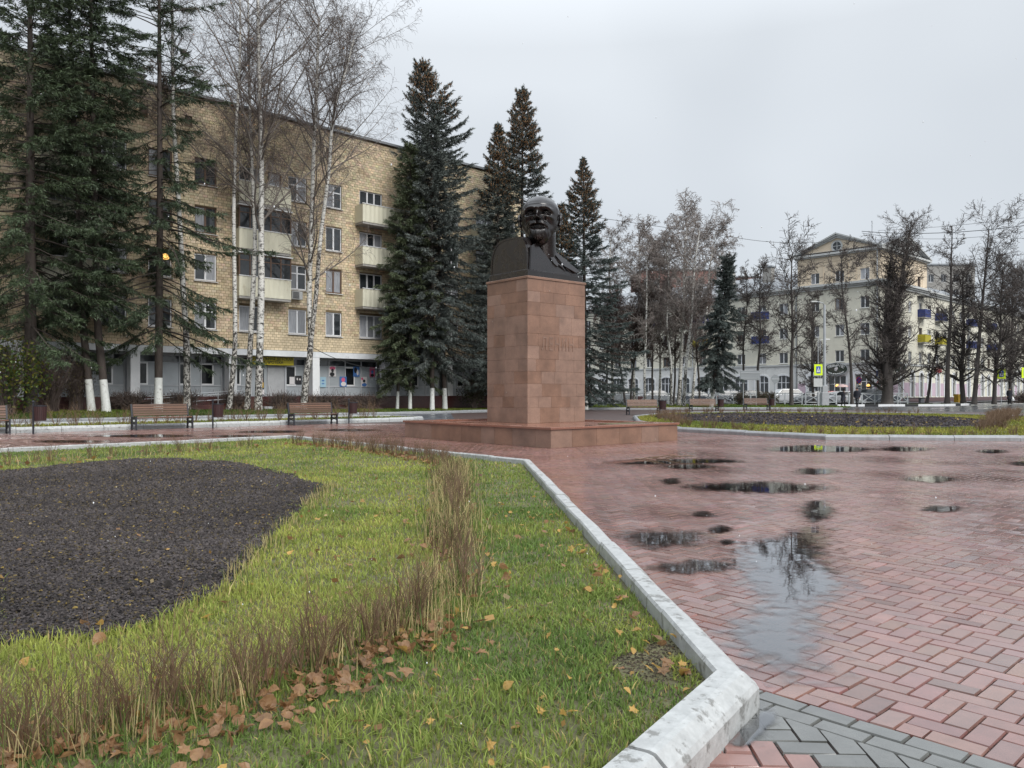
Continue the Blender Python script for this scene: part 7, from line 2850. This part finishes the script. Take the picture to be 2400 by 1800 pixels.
# bare earth with crumbs and bits at the near kerb corner
q = np.stack([ng.normal(0.62, 0.22, 2600), ng.normal(3.75, 0.33, 2600)], 1)
q = q[in_poly(q, inset(GARDEN, 0.18))]
crumbs("earth_crumbs", q, np.full(len(q), 0.007), np.full(len(q), ZS_ + 0.003), ng, (0.06, 0.048, 0.035))

# --- grass blades
def blades(q, z, h, w, r, lean=0.5):
    n = len(q)
    az = r.uniform(0, 6.283, n)
    la = r.normal(0, lean, n)
    fx, fy = np.cos(az), np.sin(az)
    lx, ly = np.cos(az + 1.57 + r.normal(0, 0.4, n)) * la * h, np.sin(az + 1.57 + r.normal(0, 0.4, n)) * la * h
    P = np.zeros((n, 5, 3))
    for k, (t, ww) in enumerate(((0, 1), (0, -1), (0.55, 0.75), (0.55, -0.75), (1.0, 0))):
        P[:, k, 0] = q[:, 0] + fx * w * ww + lx * t ** 1.6
        P[:, k, 1] = q[:, 1] + fy * w * ww + ly * t ** 1.6
        P[:, k, 2] = z + h * t * (1 - 0.25 * np.abs(la) * t)
    quad = np.array([(0, 1, 3, 2)])
    tri = np.array([(2, 3, 4)])
    b = np.arange(n)[:, None, None] * 5
    return P.reshape(-1, 3), (b + quad[None]).reshape(-1, 4), (b + tri[None]).reshape(-1, 3)


HEDGE = inset(GARDEN, 1.22)
HEDGE_LINE = [AB(-2.0, 2.92), (-0.33, 4.30), (-0.75, 12.9), (-6.10, 19.9), (-10.2, 15.6), (-14, 11)]
HL_A = gpoly([(-120, 1810), (90, 1765), (300, 1722), (480, 1668), (640, 1605), (800, 1540), (930, 1490), (1010, 1450)])       # nearest run
HL_B = gpoly([(1010, 1450), (1040, 1390), (1052, 1330), (1058, 1260), (1060, 1190), (1062, 1120), (1063, 1095)])               # run away from the viewer
HL_C = gpoly([(1063, 1095), (985, 1078), (900, 1064), (820, 1052), (745, 1045), (690, 1042)])                                    # far run along the kerb
HL_D = gpoly([(640, 1047), (520, 1052), (400, 1062), (260, 1074), (120, 1083), (-20, 1098)])                                     # far run along the benches' path


def on_line(line, step, r, jit=0.06):
    out = []
    for p, q_ in zip(line[:-1], line[1:]):
        p, q_ = np.array(p), np.array(q_)
        L = np.linalg.norm(q_ - p)
        n = max(1, int(L / step))
        for i in range(n):
            out.append(p + (q_ - p) * (i + r.random()) / n + r.normal(0, jit, 2))
    return np.array(out)


def grass_at(q, r, base=0.037, wid=0.0020):
    d = q[:, 1]
    h = base * r.uniform(0.55, 1.35, len(q)) * (1 + 0.015 * d)
    w = (wid + 0.00042 * d) * r.uniform(0.7, 1.3, len(q))
    return h, w


def lawn_colour(q, r):
    """greener outside the hedge, yellower inside, with dry straws mixed in"""
    inside = in_poly(q, HL_A + HL_B[1:] + HL_C[1:] + HL_D + [(-40, 12)])
    nz = vnoise(q, 1.1, 3) * 0.55 + vnoise(q, 3.1, 4) * 0.45
    g = np.array([0.150, 0.228, 0.062])
    yl = np.array([0.46, 0.475, 0.115])
    t = np.clip(np.where(inside, 0.42, 0.15) + (nz - 0.5) * 1.1, 0, 1)[:, None]
    c = g * (1 - t) + yl * t
    k = r.random(len(q))
    straw = k > np.where(inside, 0.86, 0.90)
    c[straw] = np.array([0.46, 0.37, 0.15]) * r.uniform(0.6, 1.1, (straw.sum(), 1))
    return c * r.uniform(0.65, 1.35, (len(q), 1))


bands = [(2.0, 5.0, 6200), (5.0, 8.5, 2700), (8.5, 13.0, 1000), (13.0, 22.5, 480)]
Vs, Qs, Ts, Cs = [], [], [], []
off = 0
for y0, y1, den in bands:
    x0, x1 = -0.67 * y1 - 1.7, 1.3
    n = int((x1 - x0) * (y1 - y0) * den)
    q = np.stack([ng.uniform(x0, x1, n), ng.uniform(y0, y1, n)], 1)
    q = q[in_view(q, 1.6)]
    q = q[in_poly(q, inset(GARDEN, 0.19))]
    inm = in_poly(q, MUL)
    dmm = dist_poly(q, MUL_EDGE)
    q = q[~inm | (ng.random(len(q)) < np.where(dmm < 0.16, 0.22 * (vnoise(q, 6.0, 31) > 0.45), 0.004))]
    thin = vnoise(q, 4.3, 41) * 0.6 + vnoise(q, 9.0, 42) * 0.4
    q = q[ng.random(len(q)) < 0.45 + 1.1 * thin]
    h, w = grass_at(q, ng)
    h *= 0.65 + 0.8 * vnoise(q, 3.3, 43)
    # taller tufts near the mulch edge and along the hedge
    dm = dist_poly(q, MUL)
    h *= 1 + 0.9 * np.exp(-dm / 0.12) * ng.random(len(q))
    # thin cover near the kerb corner
    dk = dist_poly(q, GARDEN)
    bare = ((dk < 0.22) & (vnoise(q, 2.6, 9) > 0.6)) | ((np.hypot(q[:, 0] - 0.78, q[:, 1] - 3.7) < 0.38) & (vnoise(q, 5.0, 9) > 0.45))
    q, h, w = q[~bare], h[~bare], w[~bare]
    V, Qd, T = blades(q, np.full(len(q), ZS_ - 0.004), h, w, ng, 0.75)
    Vs.append(V)
    Qs.append(Qd + off)
    Ts.append(T + off)
    Cs.append(np.repeat(lawn_colour(q, ng), 5, axis=0))
    off += len(V)
link("grass", mesh_np("grass", np.concatenate(Vs), [np.concatenate(Qs), np.concatenate(Ts)], np.concatenate(Cs)), M_grass, kind="stuff")

# the right garden, the park and the strips
def far_grass(q, z, h, w, cmix):
    V, Qd, T = blades(q, z, h, w, ng, 0.6)
    t = np.clip(cmix + (vnoise(q, 0.4, 5) - 0.5) * 0.9, 0, 1)[:, None]
    c = (np.array([0.09, 0.15, 0.035]) * (1 - t) + np.array([0.33, 0.31, 0.07]) * t) * ng.uniform(0.65, 1.3, (len(q), 1))
    return V, Qd, T, np.repeat(c, 5, axis=0)


sets = []
q = scatter(inset(GARDEN_R, 0.25), 42000, ng)
q = q[~in_poly(q, MUL_R) & in_view(q)]
sets.append((q, np.full(len(q), ZS_), 0.09 * ng.uniform(0.5, 1.3, len(q)), np.full(len(q), 0.022), 0.72))
q = scatter(PARK, 26000, ng)
q = q[in_view(q)]
sets.append((q, np.full(len(q), 0.12), 0.11 * ng.uniform(0.5, 1.3, len(q)), np.full(len(q), 0.032), 0.22))
q = scatter(inset(NEARK, 0.25), 14000, ng)
q = q[in_view(q)]
sets.append((q, np.full(len(q), 0.09), 0.10 * ng.uniform(0.5, 1.3, len(q)), np.full(len(q), 0.016), 0.5))
q = np.array([AB(a, b) for a, b in np.stack([ng.uniform(0, 46, 30000), ng.uniform(40.4, 44.4, 30000)], 1)])
q = q[in_view(q)]
zz = np.array([lawn_z(*toAB(x, y)) for x, y in q])
ok = np.array([toAB(x, y)[1] > 40.4 + max(0, toAB(x, y)[0] - 32) * 0.17 for x, y in q])
q, zz = q[ok], zz[ok]
sets.append((q, zz, 0.10 * ng.uniform(0.5, 1.3, len(q)), np.full(len(q), 0.022), 0.28))
Vs, Qs, Ts, Cs, off = [], [], [], [], 0
for q, z, h, w, cm in sets:
    V, Qd, T, C = far_grass(q, z, h, w, cm)
    Vs.append(V)
    Qs.append(Qd + off)
    Ts.append(T + off)
    Cs.append(C)
    off += len(V)
link("grass", mesh_np("grass", np.concatenate(Vs), [np.concatenate(Qs), np.concatenate(Ts)], np.concatenate(Cs)), M_grass, kind="stuff")

# tall dry straws along the hedge and the mulch edge
Vs, Qs, Ts, Cs, off = [], [], [], [], 0
for line, step, jit, hh in ((HL_A, 0.0020, 0.13, 0.21), (HL_B, 0.0024, 0.14, 0.25), (HL_C, 0.012, 0.16, 0.22), (HL_D, 0.02, 0.18, 0.20), (MUL_EDGE[8:16], 0.006, 0.07, 0.13)):
    q = on_line(line, step, ng, jit)
    q = q[~in_poly(q, inset(MUL, 0.05)) & (q[:, 1] > 2.0)]
    k = vnoise(q, 2.2, 14) > 0.35
    q = q[k]
    h = hh * ng.uniform(0.35, 1.2, len(q))
    V, Qd, T = blades(q, np.full(len(q), ZS_), h, (0.0016 + 0.0003 * q[:, 1]) * ng.uniform(0.7, 1.3, len(q)), ng, 0.45)
    t = ng.random((len(q), 1))
    c = np.where(t < 0.62, np.array([[0.52, 0.43, 0.21]]), np.array([[0.11, 0.16, 0.04]])) * ng.uniform(0.55, 1.15, (len(q), 1))
    Vs.append(V)
    Qs.append(Qd + off)
    Ts.append(T + off)
    Cs.append(np.repeat(c, 5, axis=0))
    off += len(V)
link("dry_grass", mesh_np("dry_grass", np.concatenate(Vs), [np.concatenate(Qs), np.concatenate(Ts)], np.concatenate(Cs)), M_straw, kind="stuff")

# --- bare hedge shrubs: several stems that fork upwards
def shrub_mesh(seed, h, stems, spread, fork=3, rb=0.0032, levels=2):
    rr = random.Random(seed)
    segs = []

    def br(p, d, L, r, lv):
        n = 3
        for i in range(n):
            d = (d + rv(rr, 0.07) + Vector((0, 0, 0.10))).normalized()
            q = p + d * (L / n)
            segs.append((tuple(p), tuple(q), r, r * 0.86))
            r *= 0.86
            if lv < levels and rr.random() < 0.75:
                br(q, side_dir(rr, d, R(rr.uniform(15, 38))), L * rr.uniform(0.45, 0.75), r * 0.75, lv + 1)
            p = q
    for _ in range(stems):
        a = rr.uniform(0, 6.28)
        p = Vector((math.cos(a) * rr.uniform(0, 0.07), math.sin(a) * rr.uniform(0, 0.07), 0))
        br(p, Vector((math.cos(a) * spread * rr.uniform(0.2, 1), math.sin(a) * spread * rr.uniform(0.2, 1), 1)).normalized(), h * rr.uniform(0.62, 1.05), rb * rr.uniform(0.8, 1.25), 0)
    V, Fq = seg_arrays(segs, 4)
    return mesh_np("bare_shrub", V, [Fq])


near_m = [shrub_mesh(200 + i, 0.27, 6 + i % 4, 0.50, rb=0.0034, levels=3) for i in range(9)]
mid_m = [shrub_mesh(230 + i, 0.31, 10, 0.42, rb=0.0042) for i in range(6)]
far_m = [shrub_mesh(250 + i, 0.34, 13, 0.8, rb=0.006, levels=2) for i in range(5)]


def plant_row(line, step, meshes, label, group, seed, sc=(0.8, 1.15), z=ZS_, jit=0.05):
    rr = random.Random(seed)
    for x, y in on_line(line, step, np.random.default_rng(seed), jit):
        if y < 2.2 or abs(x) > 0.68 * y + 0.3:
            continue
        o = link("bare_shrub", rr.choice(meshes), M_shrub)
        o.location = (x, y, z)
        s = rr.uniform(*sc)
        o.scale = (s, s, s * rr.uniform(0.9, 1.1))
        o.rotation_euler = (0, 0, rr.uniform(0, 6.28))
        tag(o, label, "shrub", group)


plant_row(HL_A, 0.055, near_m, "leafless twiggy shrub in the nearest hedge run, over the drifts of big dead leaves", "bare shrubs of the nearest hedge run", 1, (0.5, 1.0))
plant_row(HL_B, 0.24, mid_m, "leafless shrub in the hedge run that leads away through pale dry grass towards the monument", "bare shrubs of the hedge run towards the monument", 2, (0.4, 0.9), jit=0.10)
plant_row(HL_C, 0.17, mid_m, "leafless shrub in the far hedge run beside the red paving in front of the platform", "bare shrubs of the far hedge run", 3, (0.7, 1.0))
plant_row(HL_D, 0.45, mid_m, "sparse leafless shrub along the far left edge of the lawn, before the benches", "sparse bare shrubs before the benches", 4, (0.6, 0.95))
NK = [AB(2, 31.6), AB(21, 31.6)]
plant_row(NK, 0.42, [shrub_mesh(270 + i, 0.62, 9, 0.8, rb=0.008, levels=2) for i in range(5)], "vase shaped bare shrub in the strip behind the benches", "bare shrubs behind the benches", 5, (0.8, 1.15), z=0.09)
GR = inset(GARDEN_R, 1.3)
plant_row([GR[0], GR[1], GR[2], GR[3]], 0.33, far_m, "low brown shrub in the front hedge of the planted circle right of the monument", "low brown shrubs round the planted circle, front", 6, (0.4, 0.75), jit=0.25)
plant_row([GR[0], GR[10], GR[9], GR[8], GR[7], GR[6]], 0.42, far_m, "low brown shrub in the back hedge of the planted circle right of the monument", "low brown shrubs round the planted circle, back", 7, (0.6, 1.0), jit=0.35)
# the thick red brown patch at the right end
rr = random.Random(77)
px = [G(u, v, 0.06) for u, v in ((2290, 1012), (2340, 1010), (2392, 992), (2385, 972), (2352, 966), (2318, 978))]
for x, y in scatter(px, 80, np.random.default_rng(5)):
    o = link("bare_shrub", rr.choice(far_m), M_shrub)
    o.location = (x, y, 0.06)
    o.scale = (1.1, 1.1, 0.85)
    o.rotation_euler = (0, 0, rr.uniform(0, 6))
    tag(o, "reddish brown shrub in the thick clump at the right end of the planted circle", "shrub", "shrubs of the red brown clump")


# brown clipped hedge in front of the flats' plinth and leafy bushes
def bush(name, label, loc, size, seed, n_leaf, cols, twigs=260, leafr=0.05, group=None, low=0.0):
    rr = random.Random(seed)
    nr = np.random.default_rng(seed)
    t = thing(name, label, "bush", loc, 0, group)
    segs = []
    for _ in range(twigs):
        a, e = rr.uniform(0, 6.28), rr.uniform(0.25, 1.0)
        tip = Vector((size[0] * math.cos(a) * rr.uniform(0.3, 1) * e, size[1] * math.sin(a) * rr.uniform(0.3, 1) * e, size[2] * rr.uniform(0.35, 1.05)))
        mid = tip * 0.5 + Vector((rr.gauss(0, .1), rr.gauss(0, .1), 0.12 * size[2]))
        p0 = Vector((rr.gauss(0, 0.25 * size[0] if low else 0.12), rr.gauss(0, 0.2 * size[1] if low else 0.1), 0))
        segs += [(tuple(p0), tuple(mid), 0.016, 0.011), (tuple(mid), tuple(tip), 0.011, 0.006)]
        for _k in range(3):
            b = mid.lerp(tip, rr.random())
            segs.append((tuple(b), tuple(b + rv(rr, 0.14) + Vector((0, 0, 0.12))), 0.007, 0.005))
    seg_obj("stems", segs, 3, M_twig, t, "stuff")
    if n_leaf:
        p = nr.normal(0, 0.45, (n_leaf, 3))
        p /= np.maximum(1, np.linalg.norm(p, axis=1, keepdims=True))
        p = p * np.array(size) * np.array([1, 1, 0.5]) + np.array([0, 0, size[2] * 0.55])
        a = nr.normal(size=(n_leaf, 3))
        a /= np.linalg.norm(a, axis=1, keepdims=True)
        b = np.cross(a, nr.normal(size=(n_leaf, 3)))
        b /= np.linalg.norm(b, axis=1, keepdims=True)
        s = leafr * nr.uniform(0.6, 1.3, (n_leaf, 1))
        V = np.stack([p - a * s, p + b * s * 0.6, p + a * s, p - b * s * 0.6], 1).reshape(-1, 3)
        ci = nr.integers(0, len(cols), n_leaf)
        c = np.array(cols)[ci] * nr.uniform(0.6, 1.3, (n_leaf, 1))
        link("foliage", mesh_np("foliage", V, [np.arange(4 * n_leaf).reshape(-1, 4)], np.repeat(c, 4, axis=0)), M_leafc, t, "stuff")
    return t


def at_ub(u, b):
    x, y = UB(u, b)
    return (x, y, lawn_z(*toAB(x, y)))


bush("leafy_bush", "green and yellow leafed bush at the left edge behind the litter bin", at_ub(18, 41.3), (1.9, 1.3, 3.4), 1, 2600, [(0.10, 0.14, 0.02), (0.16, 0.15, 0.02), (0.05, 0.09, 0.02)], 160, 0.075)
bush("bare_bush", "tall brown leafless bush beside the green one, in front of the left shop windows", at_ub(120, 42.2), (1.6, 1.2, 3.0), 2, 500, [(0.10, 0.09, 0.03), (0.06, 0.04, 0.02)], 360, 0.05)
bush("bare_bush", "brown leafless bush left of the leaning whitewashed spruce trunk", at_ub(178, 43.4), (1.4, 1.0, 2.8), 3, 300, [(0.10, 0.08, 0.03), (0.06, 0.04, 0.02)], 340, 0.05)
bush("leafy_bush", "dark green round shrub on a short stem left of the pedestal", at_ub(1112, 43.0), (1.3, 1.0, 2.4), 4, 1700, [(0.035, 0.05, 0.018), (0.06, 0.07, 0.02), (0.05, 0.04, 0.02)], 200, 0.06)
for i, (u, w) in enumerate(((545, 1.6), (660, 1.6), (760, 2.4), (850, 2.4), (300, 2.2), (420, 2.0))):
    bush("clipped_hedge", "brown bare hedge at the foot of the flats, " + ("under the slim leaning birch", "left of the twin birch", "right of the twin birch", "before the young leaning spruce", "behind the straight spruce trunk", "behind the slim birch")[i],
         at_ub(u, 43.6), (w, 0.45, 0.95), 20 + i, 500, [(0.085, 0.05, 0.03), (0.05, 0.03, 0.022)], 330, 0.035, "brown hedges at the foot of the flats", low=1)
for u, Y, lab in ((1736, 73, "dark low conifer tub left of the far bench"), (1790, 73, "brown green low conifer behind the far bench"), (1808, 70.5, "small green bush at the foot of the round sign")):
    bush("low_bush", lab, (X_at(u, Y), Y, 0.12), (0.75, 0.6, 1.25), int(u), 800, [(0.05, 0.05, 0.02), (0.07, 0.05, 0.025)], 90, 0.06)
bush("bare_bush", "dark hedge at the right edge behind the person with the bag", (X_at(2405, 92), 92, 0.12), (3.0, 1.0, 1.4), 61, 700, [(0.05, 0.035, 0.03)], 260, 0.06, low=1)

# --- fallen leaves: the 260 that show largest one by one, the small ones as litter
def leaf_mesh(seed, kind):
    rr = random.Random(seed)
    mb = MB()
    if kind == 0:                    # broad lime or birch leaf
        out = [(0, -0.5), (0.25, -0.42), (0.42, -0.15), (0.36, 0.15), (0.18, 0.36), (0, 0.55), (-0.18, 0.36), (-0.36, 0.15), (-0.42, -0.15), (-0.25, -0.42)]
    else:                            # lobed maple leaf
        out = [(0, -0.5), (0.16, -0.34), (0.48, -0.30), (0.32, -0.10), (0.50, 0.18), (0.22, 0.16), (0.15, 0.30), (0, 0.56), (-0.15, 0.30), (-0.22, 0.16), (-0.50, 0.18), (-0.32, -0.10), (-0.48, -0.30), (-0.16, -0.34)]
    cx, cy, c1 = rr.uniform(-1.2, 1.4), rr.uniform(-0.9, 1.2), rr.uniform(0.1, 1.15)

    def zz(x, y):
        return c1 * x * x + cx * 0.35 * y * y + cy * 0.35 * x * y + 0.03 * rr.uniform(-1, 1)
    n = len(out)
    vs = [(0, y, zz(0, y)) for y in (-0.3, 0.0, 0.3)]
    vs += [(x * 0.55, y * 0.6, zz(x * 0.55, y * 0.6) - 0.02) for x, y in out] + [(x, y, zz(x, y) + 0.05 * rr.uniform(-1, 1)) for x, y in out]
    fs = []
    for i in range(n):
        j = (i + 1) % n
        fs.append((3 + i, 3 + j, 3 + n + j, 3 + n + i))
        fs.append((1, 3 + j, 3 + i))
    mb.add(vs, fs)
    mb.bar((0, -0.5, zz(0, -0.5)), (0.05, -0.85, 0.06), 0.02)
    return mb.mesh("fallen_leaf")


lm = [leaf_mesh(300 + i, 0 if i % 3 else 1) for i in range(12)]
rr = random.Random(91)
spots_l = []
q = on_line(HL_A, 0.022, np.random.default_rng(8), 0.05)
for x, y in q:
    a, b = toAB(x, y)
    for _ in range(1):
        k = rr.gauss(-0.20, 0.16)
        p = AB(a, b + k)
        if rr.random() < 0.75:
            spots_l.append((p[0], p[1], rr.uniform(0.042, 0.078), 0, "large dead brown leaf in the drift under the nearest hedge run"))
q = on_line(HL_B, 0.16, np.random.default_rng(9), 0.12)
for x, y in q[:26]:
    spots_l.append((x + rr.uniform(-0.05, 0.25), y, rr.uniform(0.045, 0.08), 0, "dead brown leaf caught beside the hedge run towards the monument"))
q = scatter([(0.9, 3.4), (0.30, 9.5), (-0.15, 9.5), (-0.2, 4.6), (-1.6, 3.0), (-1.2, 2.4), (0.3, 2.5)], 120, np.random.default_rng(10))
for x, y in q:
    spots_l.append((x, y, rr.uniform(0.022, 0.05), 1 if rr.random() < 0.6 else 0, "small yellow or brown leaf on the green grass strip between hedge and kerb"))
q = np.array([(1.02 - 0.66 * t - 0.26 - abs(rr.gauss(0, 0.07)), 3.4 + 10 * t) for t in [rr.random() ** 2 * 0.45 for _ in range(40)]])
for x, y in q:
    spots_l.append((x, y, rr.uniform(0.035, 0.07), 1 if rr.random() < 0.5 else 0, "yellow brown leaf lying against the inside of the near kerb"))
q = scatter(gpoly([(0, 1540), (560, 1350), (720, 1200), (980, 1160), (960, 1420), (500, 1640), (0, 1740)]), 45, np.random.default_rng(12))
for x, y in q:
    spots_l.append((x, y, rr.uniform(0.04, 0.07), 1 if rr.random() < 0.4 else 0, "scattered dead leaf on the yellowish lawn between mulch bed and hedge"))
spots_l = [s for s in spots_l if abs(s[0]) < 0.66 * s[1] + 0.1 and s[1] > 2.3]
spots_l.sort(key=lambda s: -s[2] / s[1])
GLF = {"large": "dead leaves in the drift under the hedge", "dead": "dead leaves beside the hedge run towards the monument", "small": "small leaves on the grass strip", "yellow": "leaves against the near kerb", "scattered": "leaves scattered on the lawn"}
rest = spots_l[290:]
for x, y, s, yel, lab in spots_l[:290]:
    o = link("fallen_leaf", rr.choice(lm), None)
    setmat(o, M_leafy if yel else M_leaf)
    o.location = (x, y, ZS_ + rr.uniform(0.02, 0.05))
    o.scale = (s, s, s)
    o.rotation_euler = (rr.gauss(0, 0.45), rr.gauss(0, 0.45), rr.uniform(0, 6.28))
    tag(o, lab, "leaf", GLF[lab.split()[0]])
# litter of small and far leaves
pts_ = [s[:3] for s in rest]
for line, n, jit, sz in ((HL_C, 170, 0.22, 0.10), (HL_D, 130, 0.30, 0.11), (HL_B, 60, 0.2, 0.08), ([GR[0], GR[1], GR[2]], 150, 0.35, 0.13)):
    for x, y in on_line(line, 0.05, np.random.default_rng(len(pts_)), jit)[:: max(1, int(1))][: n * 3 : 1]:
        if rr.random() < 0.5:
            pts_.append((x, y + rr.uniform(-0.3, 0.1), sz * rr.uniform(0.6, 1.2)))
for x, y in scatter(inset(GARDEN, 0.3), 700, np.random.default_rng(14)):
    pts_.append((x, y, rr.uniform(0.025, 0.055)))
for x, y in scatter(inset(GARDEN_R, 0.4), 300, np.random.default_rng(15)):
    pts_.append((x, y, rr.uniform(0.08, 0.13)))
P_ = np.array(pts_)
n = len(P_)
a = ng.normal(size=(n, 3)) * np.array([1, 1, 0.35])
a /= np.linalg.norm(a, axis=1, keepdims=True)
b = np.cross(a, np.array([0, 0, 1.0])[None] + ng.normal(0, 0.4, (n, 3)))
b /= np.linalg.norm(b, axis=1, keepdims=True)
c = np.stack([P_[:, 0], P_[:, 1], np.full(n, ZS_ + 0.03) + ng.uniform(0, 0.03, n)], 1)
s = P_[:, 2:3] * 0.5
V = np.stack([c - a * s, c + b * s * 0.75, c + a * s, c - b * s * 0.75], 1).reshape(-1, 3)
pal = np.array([(0.30, 0.16, 0.07), (0.42, 0.25, 0.08), (0.20, 0.10, 0.05), (0.40, 0.30, 0.14)])
cc = pal[ng.integers(0, 4, n)] * ng.uniform(0.6, 1.2, (n, 1))
# the thick of the drift: many curled leaves joined as one litter
def joined_leaves(spots):
    VV, FF = [], []
    of = 0
    for x, y, s_ in spots:
        m_ = rr.choice(lm)
        co = np.zeros(len(m_.vertices) * 3, dtype=np.float32)
        m_.vertices.foreach_get("co", co)
        M = Matrix.Translation((x, y, ZS_ + rr.uniform(0.01, 0.055))) @ Matrix.Rotation(rr.uniform(0, 6.28), 4, 'Z') @ Matrix.Rotation(rr.gauss(0, 0.6), 4, 'X') @ Matrix.Rotation(rr.gauss(0, 0.6), 4, 'Y') @ Matrix.Scale(s_, 4)
        M = np.array(M)
        c_ = co.reshape(-1, 3) @ M[:3, :3].T + M[:3, 3]
        VV.append(c_)
        for p_ in m_.polygons:
            FF.append([i_ + of for i_ in p_.vertices])
        of += len(c_)
    me_ = bpy.data.meshes.new("leaf_drift")
    me_.from_pydata([tuple(v_) for v_ in np.concatenate(VV)], [], FF)
    me_.update()
    return me_


dr = []
for x, y in on_line(HL_A, 0.006, np.random.default_rng(51), 0.04):
    a, b = toAB(x, y)
    if rr.random() < 0.8:
        p = AB(a, b + rr.gauss(-0.14, 0.15))
        dr.append((p[0], p[1], rr.uniform(0.03, 0.062)))
for x, y in on_line(HL_B, 0.03, np.random.default_rng(52), 0.13):
    dr.append((x, y, rr.uniform(0.03, 0.06)))
for x, y in on_line(HL_C, 0.03, np.random.default_rng(53), 0.16):
    dr.append((x, y - 0.1, rr.uniform(0.06, 0.10)))
me_ = joined_leaves([s_ for s_ in dr if s_[1] > 2.2 and abs(s_[0]) < 0.7 * s_[1] + 0.2])
o = link("leaf_drift", me_, mat("leaf_drift_brown", (0.20, 0.105, 0.055), 0.5, noise=(16, 1.0, (0.42, 0.24, 0.11)), trans=True), kind="stuff")
link("leaf_litter", mesh_np("leaf_litter", V, [np.arange(4 * n).reshape(-1, 4)], np.repeat(cc, 4, axis=0)), M_leafs, kind="stuff")

# --- wet snow falling: small flakes in the air in front of the viewer
nf = 380
Yf = ng.uniform(2.2, 14, nf)
Xf = ng.uniform(-0.66, 0.66, nf) * Yf
Zf = H + ng.uniform(-0.42, 0.50, nf) * Yf
ok = Zf > 0.2
Pf = np.stack([Xf, Yf, Zf], 1)[ok]
n = len(Pf)
oc = np.array([(0, 0, 1.0), (1, 0, 0), (0, 1, 0), (-1, 0, 0), (0, -1, 0), (0, 0, -1.0)])
sz = ng.uniform(0.0012, 0.0030, (n, 1, 1)) * np.array([1, 1, 1.6])
V = (Pf[:, None, :] + oc[None] * sz).reshape(-1, 3)
tri = np.array([(0, 1, 2), (0, 2, 3), (0, 3, 4), (0, 4, 1), (5, 2, 1), (5, 3, 2), (5, 4, 3), (5, 1, 4)])
link("falling_snow", mesh_np("falling_snow", V, [(np.arange(n)[:, None, None] * 6 + tri[None]).reshape(-1, 3)]), M_flake, kind="stuff")

# a damp hollow with clods at the front of the mulch bed, and a dead twig on the paving
q = np.array([G(u, v, ZS_) for u, v in ((395, 1388), (432, 1390), (470, 1372), (300, 1395), (500, 1368), (520, 1360))])
crumbs("soil_clods", q, np.full(len(q), 0.035), np.full(len(q), ZS_ + 0.05), ng, (0.016, 0.014, 0.013))
tw = []
rr = random.Random(17)
x, y = G(1531, 1078)
for k in range(4):
    pts = [(x - 0.35 + 0.2 * k, y + rr.uniform(-0.1, 0.1), 0.02)]
    for i in range(4):
        p = pts[-1]
        pts.append((p[0] + rr.uniform(0.05, 0.16), p[1] + rr.uniform(-0.06, 0.06), max(0.015, p[2] + rr.uniform(-0.03, 0.06))))
    tw += [(pts[i], pts[i + 1], 0.011, 0.008) for i in range(4)]
V, Fq = seg_arrays(tw, 5)
o = link("fallen_twig", mesh_np("fallen_twig", V, [Fq]), M_shrub)
tag(o, "small crooked dead twig lying on the wet red paving right of the platform", "twig")
